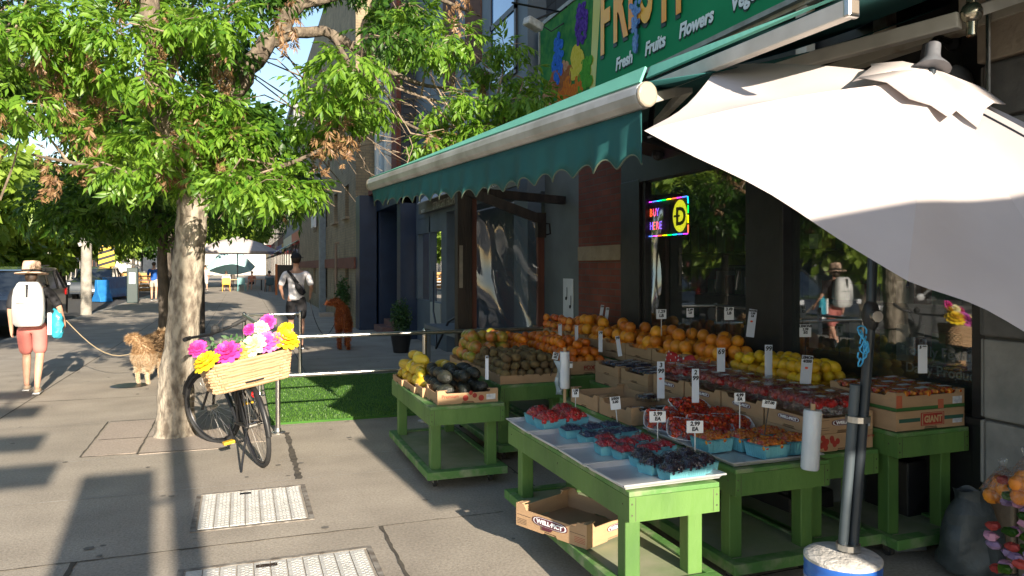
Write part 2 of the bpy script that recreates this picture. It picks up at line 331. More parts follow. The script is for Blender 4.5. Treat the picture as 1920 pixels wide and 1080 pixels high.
# turf mat
m=MB(); m.box(.27,3.3,7.9,11.05,.001,.022); tf=thing('artificial_turf_mat','bright green artificial turf mat inside the metal railing','mat'); 
m.build('backing',mat('turf_base',(.03,.10,.012),(.05,.15,.02),scale=3,rough=1),tf)
N=26000; rs=np.random.RandomState(3); px=rs.uniform(.27,3.3,N); py=7.9+(rs.rand(N)**1.25)*3.15; a=rs.uniform(0,2*np.pi,N); h_=rs.uniform(.014,.026,N); V=np.zeros((N,3,3)); wd=.0035
V[:,0]=np.c_[px-np.cos(a)*wd,py-np.sin(a)*wd,np.full(N,.02)]; V[:,1]=np.c_[px+np.cos(a)*wd,py+np.sin(a)*wd,np.full(N,.02)]; V[:,2]=np.c_[px+rs.normal(0,.008,N),py+rs.normal(0,.008,N),.02+h_]
me=bpy.data.meshes.new('grass_blades'); me.from_pydata(V.reshape(-1,3).tolist(),[],np.arange(N*3).reshape(-1,3).tolist()); me.materials.append(leafmat('turf_blade',(.06,.17,.02),(.14,.28,.04),.3)); o=bpy.data.objects.new('grass_blades',me); col.objects.link(o); o.parent=tf; o['kind']='stuff'
# ---------------------------------------------------------------- fruit shop
FX=3.85
BRICKR=brick('red_brick',(.20,.055,.035),(.26,.075,.045),(.13,.10,.085)); BRICKD=brick('slate_brick',(.055,.06,.07),(.075,.08,.09),(.03,.03,.035),bw=.30,bh=.15,bump=.6)
STONE=mat('tan_stone',(.36,.29,.20),(.28,.22,.15),scale=6,rough=.9,bump=.4)
WIN=glass('shop_glass',(.52,.58,.56),.10,.02,body=.05,bodyc=(.45,.55,.50))  # greenish body colour stands in for the hazy reflection in the panes
fs=thing('fruit_shop','fruit and vegetable shop with red brick pier and black framed windows behind the produce carts','shop',(FX,5,0))
def bl(n,mb,m,p=None,**k):    # build in world coordinates, then hang below its thing
    o=mb.build(n,m,None,**k)
    if p: o.parent=p; o.matrix_parent_inverse=Matrix.Translation(-Vector(p.location)) if not p.rotation_euler.z else (Matrix.Translation(p.location)@Matrix.Rotation(p.rotation_euler.z,4,'Z')).inverted()
    return o
def wt(*a,parent=None,**k):
    o=text(*a,**k)
    if parent: o.parent=parent; o.matrix_parent_inverse=Matrix.Translation(-Vector(parent.location))
    return o
m=MB(); m.box(FX,FX+.35,7.19,8.28,0,3.3); bl('brick_pier',m,BRICKR,fs)
m=MB(); m.box(FX-.015,FX+.1,7.19,8.28,1.67,1.84); bl('stone_band',m,STONE,fs,bevel=.006); m=MB(); m.box(FX-.02,FX+.1,7.19,8.28,0,.35); bl('stone_base',m,STONE,fs,bevel=.006)
m=MB(); m.box(FX-.01,FX+.2,6.79,7.188,0,2.5); m.box(FX-.01,FX+.2,4.64,5.06,.0,2.5); m.box(FX-.01,FX+.2,2.955,3.06,0,2.5); m.box(FX-.006,FX+.2,2.95,4.64,0,.72); m.box(FX-.006,FX+.2,5.06,6.79,0,.82); m.box(FX-.006,FX+.18,2.72,7.188,2.47,3.3)
m.box(FX-.02,FX+.1,4.60,4.63,.72,2.47); m.box(FX-.03,FX+.1,5.06,6.79,.82,.87); m.box(FX-.03,FX+.1,2.95,4.64,.72,.76)
m.box(FX+.02,FX+.08,6.72,6.79,.87,2.47); bl('window_frame',m,BLACK,fs,bevel=.004)
for y0,y1,z0 in ((5.06,6.79,.82),(2.95,4.64,.72)):
    m=MB(); m.quad((FX+.06,y1,z0),(FX+.06,y0,z0),(FX+.06,y0,2.47),(FX+.06,y1,2.47)); bl('window_pane',m,WIN,fs)
# inside of the shop
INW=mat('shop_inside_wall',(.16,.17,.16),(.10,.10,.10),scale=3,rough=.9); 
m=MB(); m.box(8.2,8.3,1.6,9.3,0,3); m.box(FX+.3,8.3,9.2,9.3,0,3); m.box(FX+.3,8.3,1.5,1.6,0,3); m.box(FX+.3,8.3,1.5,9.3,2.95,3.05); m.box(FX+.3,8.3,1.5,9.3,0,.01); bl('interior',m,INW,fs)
m=MB()
for k in range(3):
    for s_ in range(4): m.mi(0).box(5.4,5.9,2.2+k*2.3,3.9+k*2.3,.25+s_*.5,.28+s_*.5)
    for s_ in range(4):
        for q in range(9): m.mi(1+(q*7+s_*3+k)%3).box(5.42,5.6,2.25+k*2.3+q*.18,2.38+k*2.3+q*.18,.28+s_*.5,.28+s_*.5+rnd.uniform(.15,.32))
bl('interior_shelves',m,[BLACK,WHITE,mat('goods_green',(.1,.25,.08)),mat('goods_red',(.4,.08,.05))],fs)
m=MB(); m.box(FX+.02,FX+.5,-4,9.35,3.3,10); bl('upper_wall',m,BRICKD,fs)
m=MB()
for k in range(3): m.box(FX-.04,FX+.1,0.5+k*2.6,1.7+k*2.6,5.3,7.2)
bl('upper_window',m,BLACK,fs)
m=MB(); m.box(FX,FX+.4,8.28,9.35,0,3.3); bl('grey_wall_panel',m,mat('grey_panel',(.16,.18,.18),(.12,.13,.135),scale=2,rough=.6),fs)
# stone clad pier on the right
sp=thing('stone_clad_pier','pier clad in grey and brown stone slabs at the right edge of the shopfront','pier',(FX,2,0))
SLAB=[mat('slab_%s'%n,a,b,scale=5,rough=.75,bump=.5,bscale=14,detail=8) for n,a,b in (('grey',(.20,.20,.19),(.30,.29,.27)),('brown',(.16,.11,.07),(.25,.18,.12)),('tan',(.30,.24,.17),(.22,.17,.12)),('dark',(.10,.10,.095),(.17,.16,.15)))]
m=MB(); m.box(FX-.06,FX+.4,1.2,2.94,0,2.7); bl('core',m,mat('pier_mortar',(.10,.095,.085),rough=1),sp)
z=0;
for k,(hh,cuts) in enumerate(((.42,(1.25,1.7,2.2,2.74,2.93)),(.36,(1.25,1.95,2.5,2.93)),(.44,(1.25,1.6,2.12,2.66,2.93)),(.40,(1.25,2.0,2.45,2.93)),(.35,(1.25,1.8,2.70,2.93)),(.42,(1.25,2.05,2.60,2.93)),(.3,(1.25,2.5,2.93)))):
    for a,b in zip(cuts,cuts[1:]):
        m=MB(); m.box(FX-.085-rnd.uniform(0,.03),FX-.05,a+.008,b-.008,z+.008,z+hh-.008)
        if b==cuts[-1]: m.box(FX-.085,FX-.015,2.93,2.945+rnd.uniform(0,.02),z+.008,z+hh-.008)
        bl('stone_slab',m,SLAB[rnd.randrange(4)],sp,bevel=.012)
    z+=hh
m=MB(); m.box(FX-.10,FX+.3,2.25,2.96,2.7,3.6); bl('upper_block',m,mat('weathered_beige',(.42,.34,.26),(.32,.26,.20),scale=5,rough=.9,bump=.5),sp,bevel=.01)
m=MB(); m.tube([(FX-.14,2.86,1.9),(FX-.14,2.86,3.9)],.012,8); bl('conduit',m,STEEL,sp)
# painted steel frame above windows
fr=thing('awning_mounting_frame','rust stained white steel frame above the windows under the nearer awning','frame',(FX,4,3))
m=MB(); m.box(FX-.12,FX-.02,2.3,5.3,2.90,2.97); 
for y in (2.95,3.55,4.25): m.box(FX-.11,FX-.03,y,y+.11,2.97,3.45)
m.box(FX-.12,FX-.02,2.3,5.3,3.45,3.52); bl('rails',m,mat('rusty_white',(.50,.46,.38),(.30,.20,.13),scale=7,rough=.6,detail=8,mixpos=(.45,.72)),fr,bevel=.004)
# doors, music note poster
m=MB(); m.box(FX-.012,FX-.004,8.42,8.72,.95,1.45); o=m.build('poster',WHITE); tag(o,'pale poster with dark notes on the grey wall behind the clear vinyl sheet','poster')
m=MB(); 
for y,z_ in ((8.5,1.1),(8.62,1.2)): m.ball((FX-.016,y,z_),.03,8,(.1,1,.8)); m.box(FX-.018,FX-.014,y-.03,y-.02,z_,z_+.14)
bl('notes',m,INKB,o)
# ---------------------------------------------------------------- shop sign
SX=3.7; sg=thing('shop_sign','long green shop sign with orange FRESH lettering and a fruit picture','sign',(SX,6,3.5))
SG=mat('sign_green',(.008,.22,.085),(.010,.26,.10),scale=1.5,rough=.7,spec=.2)
m=MB(); m.box(SX,SX+.14,1.0,9.15,3.52,4.75); bl('panel',m,SG,sg)
m=MB(); m.box(SX-.02,SX+.16,1.0,9.17,3.48,3.52); m.box(SX-.02,SX+.16,1.0,9.17,4.75,4.80); m.box(SX-.02,SX+.16,9.15,9.18,3.48,4.8); bl('trim',m,mat('sign_trim',(.34,.36,.32),(.22,.22,.19),scale=6,rough=.5),sg)
YP=along(1107,SX)
m=MB(); m.add([(SX-.004,YP+.02,3.522),(SX-.004,YP-.12,3.522),(SX-.004,YP-.30,4.748),(SX-.004,YP-.10,4.748)],[(0,1,2,3)]); bl('yellow_stripe',m,mat('sign_yellow',(.50,.48,.02),rough=.4),sg)
m=MB(); m.add([(SX-.003,9.14,3.525),(SX-.003,YP+.03,3.525),(SX-.003,YP-.09,4.745),(SX-.003,9.14,4.745)],[(0,1,2,3)]); pic=bl('fruit_picture',m,mat('picture_green',(.02,.16,.05),(.07,.26,.06),scale=7,rough=.8,spec=.1),sg)
FR=[mat('pic_'+n,a,b,scale=30,rough=.8,spec=.1) for n,a,b in (('blue',(.02,.10,.50),(.04,.2,.7)),('purple',(.05,.02,.20),(.12,.06,.36)),('yellow',(.60,.50,.04),(.70,.58,.1)),('brown',(.30,.09,.03),(.36,.14,.05)),('orange',(.65,.22,.02),(.55,.12,.02)),('green',(.10,.38,.04),(.05,.26,.03)),('pale',(.55,.35,.20),(.45,.2,.12)))]
m=MB(); rr=random.Random(5)
def disc(y,z,r,mi,sx=1,sz=1,x=SX-.008):
    m.mi(mi); n=12; m.add([(x-rr.uniform(0,.004),y+r*sx*math.cos(2*math.pi*i/n),z+r*sz*math.sin(2*math.pi*i/n)) for i in range(n)],[tuple(range(n))])
for (cy,cz,w_,h2,mi,k,r) in ((8.55,4.18,.16,.30,0,60,.05),(7.86,4.42,.17,.24,1,70,.045),(8.1,4.02,.22,.16,2,7,.13),(8.5,3.9,.32,.12,3,12,.12),(8.9,3.8,.14,.20,6,8,.10),(8.2,3.72,.35,.09,4,12,.11),(7.8,3.75,.2,.10,5,16,.07),(8.75,3.62,.25,.05,4,8,.07),(7.7,3.95,.12,.15,5,10,.06),(7.95,4.05,.1,.1,2,3,.12),(8.35,4.02,.1,.06,6,6,.05)):
    for i in range(k):
        a=rr.uniform(0,6.28); q=rr.random()**.5; disc(cy+w_*q*math.cos(a),max(3.6,min(4.68,cz+h2*q*math.sin(a))),r*rr.uniform(.7,1.1),mi,x=SX-.006-.0001*i)
bl('fruit',m,FR,pic)
for i,(s_,px_,z_,sz_) in enumerate((('Fresh',1156,3.66,.175),('Fruits',1211,3.655,.175),('Flowers',1275,3.65,.175),('Vegetables',1372,3.65,.175))):
    wt(s_,sz_,(SX-.012,along(px_,SX),z_+.0),FACE_W,mat('sign_white',(.75,.80,.80),rough=.4),parent=sg,sx=.92,shear=.2,bold=.006)
    wt(s_,sz_,(SX-.004,along(px_,SX)+.012,z_-.012),FACE_W,mat('sign_shadow',(.004,.03,.02),rough=.5),parent=sg,sx=.92,shear=.2,bold=.008,name='lettering_edge')
for ch,px_,zz in (('F',1128,3.93),('R',1152,3.98),('E',1180,4.03),('S',1204,4.00),('H',1242,3.90)):
    wt(ch,1.02,(SX-.022,along(px_,SX),zz),FACE_W,mat('sign_orange',(.90,.30,.02),(.88,.50,.04),scale=1.6,rough=.4),parent=sg,sx=.50,bold=.03,name='big_letter')
    wt(ch,1.02,(SX-.008,along(px_,SX)+.03,zz-.03),FACE_W,MATS['sign_shadow'],parent=sg,sx=.50,bold=.035,name='big_letter_edge')
m=MB(); rr=random.Random(9)
for i in range(60):
    t_=rr.random(); disc(along(1197,SX)+rr.uniform(-.11,.11)*(1-t_*.8),4.22-.48*t_,.03,0,x=SX-.03-.0002*i)
bl('grape_bunch',m,[mat('pic_grape',(.04,.12,.35),(.10,.25,.55),scale=30,rough=.4)],sg)
# floodlight over sign corner
fl=thing('floodlight','small white floodlight on a thin arm above the left corner of the green sign','light fitting',P(1000,45,9.3)); p=fl.location
m=MB(); m.box(-.12,.12,-.07,.07,-.055,.05,Matrix.Rotation(.3,4,'Z')@Matrix.Rotation(.25,4,'Y')); m.build('housing',mat('lamp_white',(.6,.6,.58),(.4,.38,.35),scale=14,rough=.5),fl,bevel=.02)
m=MB(); m.tube([(0,0,.04),(.25,-.1,.15),(.75,-.35,.2)],.014,6); m.tube([(.1,0,0),(.2,-.1,-.1),(.28,-.3,-.05)],.008,5); m.build('arm',DARKMET,fl)
wr=MB(); wr.tube([P(960,5,8.5),P(1050,22,8.9),P(1063,12,8.9)],.012,6); o=wr.build('sign_bracket',DARKMET); tag(o,'thin black bracket reaching from the dark wall above the sign','bracket')
# ---------------------------------------------------------------- awnings
def awning(lab,a,b,wall,near_bar,fold,group):
    a,b=Vector(a),Vector(b); t=thing('awning',lab,'awning',(a+b)/2,0,None); u=(b-a).normalized(); L=(b-a).length
    m=MB()
    if near_bar:   # rounded bar
        prof=[]; 
        for i in range(10): q=2*math.pi*i/10; prof.append((math.cos(q)*.05,math.sin(q)*.062))
        sx=Vector((1,0,0)); m.prism(prof,lambda x,y:a+sx*x+Vector((0,0,y)),lambda x,y:b+sx*x+Vector((0,0,y)))
        bl('front_bar',m,ALU,t,bevel=.004,smooth=False)
        m=MB(); m.prism([(x*1.04,y*1.0) for x,y in prof],lambda x,y:a-u*.025+sx*x+Vector((0,0,y)),lambda x,y:a+sx*x+Vector((0,0,y))); bl('end_cap',m,mat('cream_cap',(.30,.26,.20),rough=.4),t,bevel=.012); m=MB(); m.prism([(x*1.04,y*1.0) for x,y in prof],lambda x,y:b+sx*x+Vector((0,0,y)),lambda x,y:b+u*.05+sx*x+Vector((0,0,y))); bl('end_cap',m,mat('cream_cap',(.30,.26,.20),rough=.4),t,bevel=.012)
    else:
        m.bar(a,b,.05,.066); bl('front_bar',m,WHITEP,t,bevel=.005)
        m=MB(); m.bar(a-u*.012,a+u*.02,.058,.076); bl('end_cap',m,STEEL,t,bevel=.01)
        m=MB(); m.bar(a-u*.016,a-u*.010,.036,.05); bl('end_opening',m,mat('dark_slot',(.16,.13,.10),rough=.6),t,bevel=.006)
    m=MB(); w0,w1=Vector(wall[0]),Vector(wall[1]); n=10; top=[]
    for i in range(n+1):
        for j in range(7):
            s_=i/n; q=j/6; p_=(a.lerp(b,s_)+Vector((.0,0,.06))).lerp(w0.lerp(w1,s_),q); p_.z-=.05*math.sin(math.pi*q)+.012*math.sin(s_*9+q*3); top.append(p_)
    m.add(top,[(i*7+j,i*7+j+1,(i+1)*7+j+1,(i+1)*7+j) for i in range(n) for j in range(6)]); bl('canvas',m,AWN,t,solid=.004,smooth=True)
    m=MB(); seg=24; hh=(lambda s_: .012+.060*(1-s_)**1.3) if near_bar else (lambda s_: .006+.062*s_)
    vs=[]
    for i in range(seg+1):
        s_=i/seg; p_=a.lerp(b,s_)+Vector((-.03,0,.058)); vs+=[p_,p_+Vector((.03,0,hh(s_)))]
    m.add(vs,[(2*i,2*i+1,2*i+3,2*i+2) for i in range(seg)]); bl('hem_roll',m,MINT,t,solid=.012)
    return t,u,L
t,u,L=awning('deep green canvas awning with scalloped valance over the left carts',(1.70,2.95,2.37),(1.14,7.0,2.37),((3.84,3.2,3.12),(3.84,7.3,3.05)),True,0,None)
a=Vector((1.70,2.98,2.31)); b=Vector((1.14,7.0,2.31)); N=260; vs=[]
for i in range(N+1):
    s_=i/N; p_=a.lerp(b,s_); ph=s_*L/.20; sc_=.5+.5*math.cos(2*math.pi*ph+.4*math.sin(s_*17)); dep=(.225-.10*max(0,s_-.45)/.55)-.035+.055*sc_; wav=.012*math.sin(ph*3.1)+.008*math.sin(s_*7)
    for k in range(5): vs.append(p_+Vector((.012*math.sin(ph*6.28)*k/4+wav*k/4,0,-dep*k/4)))
m=MB(); m.add(vs,[(i*5+k,i*5+k+1,(i+1)*5+k+1,(i+1)*5+k) for i in range(N) for k in range(4)]); bl('valance',m,AWN,t,solid=.003,smooth=True)
m=MB(); m.tube([Vector(vs[i*5+4]) for i in range(N+1)],.0045,5); bl('valance_trim',m,AWNT,t)
t2,u2,L2=awning('green awning with a bare square front bar, nearest the camera on the right',(2.123,2.172,2.558),(2.074,3.54,2.558),((3.84,1.7,3.25),(3.84,3.9,3.18)),False,0,None)
bt=wt('markilux',.03,(1.714,1.98,2.375),FACE_W,mat('print_grey',(.12,.12,.14),rough=.6),parent=t2,ex=.0005,shear=.2) if False else None
m=MB()
m.bar(P(1335,160,4.3),P(1800,38,3.3),.06,.07); am=bl('folding_arm',m,WHITEP,t2,bevel=.006)
m=MB(); m.ball(P(1822,24,3.28),.045,14,(1,1,1.1)); m.cyl(P(1822,24,3.28)-Vector((0,0,.10)),P(1822,24,3.28)+Vector((0,0,.08)),.022,12); m.ball(P(1824,44,3.28),.022,10); bl('arm_joint',m,mat('shiny_joint',(.66,.60,.45),(.3,.26,.18),scale=14,rough=.22,metal=.9),am,smooth=True)
m=MB(); m.bar(P(1822,24,3.28),(3.8,2.6,3.0),.045,.05); bl('rear_arm',m,WHITEP,t2)
m=MB(); m.bar(P(1215,185,3.5),P(1290,165,4.2),.05,.05); m.bar(P(1290,165,4.2),(3.8,6.4,3.0),.05,.06); bl('folding_arm',m,WHITEP,t,bevel=.005)
# wall lamps / camera under second awning
lm=thing('spotlight','dark adjustable spotlight hanging under the awning frame behind the white umbrella','light fitting',P(1745,112,4.2))
m=MB(); m.lathe([(.04,.09),(.05,.04),(.055,0),(.10,-.07),(.105,-.09)],n=18); m.build('shade',mat('lamp_grey',(.16,.17,.19),(.1,.1,.11),scale=9,rough=.4),lm,smooth=True)
m=MB(); m.tube([(0,0,.08),(.05,0,.13),(.2,.02,.12)],.02,8); m.ball((.2,.02,.12),.05,10); m.build('bracket',DARKMET,lm)
lm=thing('security_camera','round grey security camera above the right window behind the umbrella','camera',P(1790,155,4.2))
m=MB(); m.lathe([(.0,-.06),(.05,-.05),(.085,0),(.085,.05),(.06,.07),(0,.07)],n=18,M=Matrix.Rotation(1.2,4,'X')); m.build('dome',MATS['lamp_grey'],lm,smooth=True)
m=MB(); m.tube([(0,0,.05),(.1,.02,.2),(.22,.0,.5)],.006,6); m.build('cable',BLACK,lm)
# horizontal dark fitting under awning 1
lm=thing('heater_lamp','dark flat lamp fitting under the green awning beside the umbrella tip','light fitting',P(1215,275,5.2))
m=MB(); m.box(-.22,.22,-.16,.16,-.02,.02,Matrix.Rotation(.2,4,'Y')); m.build('housing',DARKMET,lm,bevel=.01); m=MB(); m.cyl((0,0,.0),(.1,.1,.35),.02,8); m.ball((.08,0,-.05),.045,10); m.build('mount',DARKMET,lm)
# ---------------------------------------------------------------- window signs
led=thing('led_sign','colourful rectangular LED window sign reading BUY HERE with a yellow coin','sign',(FX+.03,6.35,1.9))
y0,y1=along(1203,FX+.03),along(1278,FX+.03); Dm=8; zt,zb=EYE+(500-385)*along(1240,FX)/(F*.87),EYE+(500-446)*along(1240,FX)/(F*.87)
zt,zb=2.26,1.91
LX=FX+.075; y0-=.05; y1-=.05
m=MB(); m.box(LX,LX+.01,y1,y0,zb,zt); bl('backing',m,BLACK,led)
hues=[(.8,.05,.9),(.1,.2,1),(0,.7,.9),(0,.8,.1),(.9,.8,0),(1,.15,.05)]
for i in range(24):
    m=MB(); 
    t_=i/24; per=2*((y0-y1)+(zt-zb)); 
    def pos(s_):
        s_=s_%1*per; A=y0-y1; B=zt-zb
        if s_<A: return (y0-s_,zt)
        s_-=A
        if s_<B: return (y1,zt-s_)
        s_-=B
        if s_<A: return (y1+s_,zb)
        return (y0,zb+s_-A)
    p0,p1=pos(t_+.004),pos(t_+1/24-.004)
    if i in (0,): pass
    m.tube([(LX-.006,p0[0],p0[1]),(LX-.006,p1[0],p1[1])],.006,5); bl('led_strip',m,mat('led_%d'%(i%6),hues[i%6],emit=2.2),led)
for j,(s_,zz) in enumerate((('BUY',zb+.20),('HERE',zb+.065))):
    yy=y0-.045
    for i,ch in enumerate(s_): wt(ch,.115,(LX-.004,yy-i*.062,zz),FACE_W,mat('led_t%d'%((i+j*2)%3),[(1,.12,.03),(.9,.06,.2),(.25,.1,.9)][(i+j*2)%3],emit=1.6),parent=led,sx=.8)
m=MB(); n=24; cy_=(y1)+.145; cz_=(zt+zb)/2; m.add([(LX-.003,cy_+.125*math.cos(2*math.pi*i/n),cz_+.155*math.sin(2*math.pi*i/n)) for i in range(n)],[tuple(range(n))]); bl('coin',m,mat('led_coin',(.85,.80,.04),(.5,.42,.02),scale=60,emit=.0,rough=.5),led)
MATS['led_coin'].node_tree.nodes['Principled BSDF'].inputs['Emission Color'].default_value=(.8,.75,.03,1); MATS['led_coin'].node_tree.nodes['Principled BSDF'].inputs['Emission Strength'].default_value=.7
wt('D',.24,(LX-.008,cy_+.07,cz_-.085),FACE_W,mat('coin_letter',(.10,.10,.02),rough=.5),parent=led,bold=.006); m=MB(); m.box(LX-.009,LX-.005,cy_+.0,cy_+.10,cz_-.01,cz_+.01); bl('letter_bar',m,MATS['coin_letter'],led)
ws=thing('window_lettering','white words Proudly Featuring Dairy Products on the lower right window','lettering',(FX+.05,3.5,1))
GL=mat('etched_white',(.42,.45,.45),rough=.6)
wt('Proudly Featuring',.088,(FX+.065,along(1672,FX),1.055),FACE_W,GL,parent=ws,bold=.001); wt('Dairy Products',.088,(FX+.065,along(1683,FX),.945),FACE_W,GL,parent=ws,bold=.001)
# ---------------------------------------------------------------- vinyl sheet enclosure
ve=thing('vinyl_enclosure','black timber frame with clear vinyl sheeting left of the brick pier','enclosure',(2.49,8.5,0))
WOODB=mat('black_stained_wood',(.018,.014,.012),(.045,.03,.022),scale=12,rough=.6,bump=.3,stretch=(1,1,.15)); REDW=mat('reddish_timber',(.14,.045,.03),(.08,.03,.02),scale=9,rough=.7,stretch=(1,1,.2))
a=Vector((2.49,8.56,0)); 
m=MB(); m.box(2.38,2.56,8.48,8.62,0,2.56); bl('post',m,WOODB,ve,bevel=.006)
m=MB(); m.box(2.565,2.62,8.50,8.58,.5,2.45); bl('inner_post',m,REDW,ve)
m=MB(); m.box(2.40,2.44,8.465,8.478,1.35,1.85); bl('pale_batten',m,mat('pale_batten',(.30,.26,.21),(.22,.19,.16),scale=10,rough=.8),ve)
m=MB(); m.bar((2.5,8.56,2.50),(3.84,8.7,2.44),.09,.10); bl('beam',m,WOODB,ve)
e=Vector((3.38,8.36,2.17)); m=MB(); m.bar((2.5,8.5,2.50),e,.09,.11); m.box(3.33,3.44,8.32,8.40,1.95,2.25); bl('sloping_rail',m,WOODB,ve)
m=MB(); m.box(3.34,3.42,8.33,8.39,0,2.0); bl('far_post',m,REDW,ve)
m=MB(); m.tube([(3.44,8.36,2.12),(3.5,8.36,2.12),(3.51,8.36,2.0),(3.44,8.36,1.98)],.012,6); bl('handle',m,BLACK,ve)
vs=[];
for i in range(25):
    for j in range(31):
        s_=i/24;q=j/30; x=2.60+s_*.76; zt_=2.46-s_*.34; y_=8.53-.15*s_+.035*math.sin(s_*9+q*3.5)*math.sin(q*4)+.02*math.sin(q*11+s_*4); vs.append((x,y_+.005*math.sin(x*31+q*9),.45+(zt_-.45)*q))
m=MB(); m.add(vs,[(i*31+j,i*31+j+1,(i+1)*31+j+1,(i+1)*31+j) for i in range(24) for j in range(30)]); bl('vinyl_sheet',m,PLASTIC,ve,smooth=True)
# ---------------------------------------------------------------- bagel shop
BX=3.6; bs=thing('bagel_shop','grey blue shopfront with arched white trim and tall windows next to the fruit shop','shop',(BX,12,0))
BL=mat('blue_grey_paint',(.09,.115,.14),(.12,.15,.18),scale=2,rough=.6,detail=8); NAVY=mat('navy_paint',(.008,.022,.055),(.012,.03,.07),scale=3,rough=.45); TRIMW=mat('pale_trim',(.48,.52,.54),(.4,.44,.46),scale=4,rough=.6)
m=MB(); m.box(BX,BX+.4,9.36,16.2,2.62,9); m.box(BX+.6,BX+4,16.0,16.2,0,9); bl('upper_wall',m,BL,bs)
m=MB(); m.box(BX,BX+.2,9.36,9.9,0,2.62); m.box(BX,BX+.2,13.6,14.0,0,2.62); m.box(BX+.02,BX+.2,14.0,16.2,0,.9); m.box(BX,BX+.12,16.05,16.2,.9,2.62); m.box(BX,BX+.12,14.9,15.0,.9,2.62); m.box(BX,BX+.2,14.0,16.2,2.3,2.62); bl('shopfront_frame',m,BL,bs,bevel=.005)
m=MB(); m.box(BX-.01,BX+.1,14.05,14.86,.35,.88); bl('lower_panel',m,mat('cream_panel',(.40,.40,.36),rough=.7),bs)
m=MB(); m.box(BX+.5,BX+.55,9.9,13.6,0,2.62); bl('recessed_door',m,NAVY,bs)
m=MB(); m.quad((BX+.06,16.1,.9),(BX+.06,14.0,.9),(BX+.06,14.0,2.3),(BX+.06,16.1,2.3)); bl('window_pane',m,glass('mirror_glass',(.15,.18,.18),.55,.01),bs)
m=MB(); m.box(BX+.3,BX+.35,13.9,16.2,.9,2.6); bl('blind',m,BLACK,bs)
# cornice that rises over an arch
pts=[]; 
for i in range(33):
    y=9.36+i*(16.2-9.36)/32; z_=4.05
    pts.append((BX-.02,y,z_))
cn=[(BX-.03,9.3,4.02),(BX-.03,10.3,4.02)]+[(BX-.03,10.95-.6*math.cos(math.pi*k/10),4.10+.52*math.sin(math.pi*k/10)) for k in range(11)]+[(BX-.03,11.6,4.02),(BX-.03,13.0,4.0)]+[(BX-.03,13.7-.6*math.cos(math.pi*k/10),4.05+.5*math.sin(math.pi*k/10)) for k in range(11)]+[(BX-.03,14.4,4.0),(BX-.03,16.2,4.0)]
m=MB(); 
for p_,q_ in zip(cn,cn[1:]): m.bar(p_,q_,.10,.10)
bl('arched_cornice',m,TRIMW,bs)
m=MB(); m.box(BX-.03,BX+.1,9.75,9.82,4.35,7.5); m.box(BX-.03,BX+.1,10.85,10.95,4.75,7.5); m.box(BX-.03,BX+.1,9.75,10.9,4.30,4.38); m.box(BX-.03,BX+.1,9.75,10.9,5.2,5.28); bl('upper_window_frame',m,BLACK,bs)
m=MB(); m.box(BX-.01,BX+.0,9.82,10.85,4.38,7.5); bl('upper_window_pane',m,mat('painted_sky_reflection',(.05,.22,.50),(.08,.28,.58),scale=1.5,rough=.05,metal=.0,spec=1,coat=1),bs)  # blue sky reflection painted into the pane colour
m=MB(); m.box(BX-.02,BX+.02,11.4,12.3,4.9,9); m.box(BX-.02,BX+.02,13.0,13.8,4.9,9); bl('brown_wall_strip',m,mat('brown_brick',(.10,.045,.03),(.15,.07,.045),scale=6,rough=.9),bs)
# narrow sign boards
sb=thing('fascia_board','narrow dark fascia board reading STRAIGHT FROM T above the navy door','sign',(BX-.15,12,2.55))
OL=mat('olive_board',(.12,.115,.09),(.16,.15,.12),scale=4,rough=.6); YA,YB=along(787,BX-.1),along(858,BX-.1)
def zat(x,y,X): u_=(x-960)/F; return EYE-(y-500)*(X/(u_*cY+sY))/F
m=MB(); m.box(BX-.12,BX-.06,along(862,BX-.1),YA,zat(787,402,BX-.1),zat(787,380,BX-.1)); bl('board',m,OL,sb)
wt('STRAIGHT FROM T',.20,(BX-.125,along(812,BX-.12),zat(812,393,BX-.12)),FACE_W,mat('sign_cream',(.55,.55,.48),rough=.5),parent=sb,sx=1.05)
wt('BAGELS',.09,(BX-.125,along(791,BX-.12)+.05,zat(792,399,BX-.12)),FACE_W,MATS['sign_cream'],parent=sb)
m=MB(); pp=[P(782,382,15),P(862,352,11.5)]; m.add([pp[0],pp[1],pp[1]+Vector((.35,0,.35)),pp[0]+Vector((.35,0,.35))],[(0,1,2,3)]); bl('metal_hood',m,mat('hood',(.42,.44,.48),rough=.4),sb,solid=.02)
sb=thing('web_address_board','narrow dark board ending in STREETBAGEL.COM under the awning scallops','sign',(BX-.3,10,2.7))
Xb=3.3; ya,yb=along(968,Xb),along(880,Xb); zz=zat(968,345,Xb)
m=MB(); m.box(Xb,Xb+.05,ya,yb,zz-.02,zz+.22); bl('board',m,OL,sb); wt('FRESTREETBAGEL.COM',.13,(Xb-.006,yb-.05,zz+.05),FACE_W,MATS['sign_cream'],parent=sb,sx=1.05)
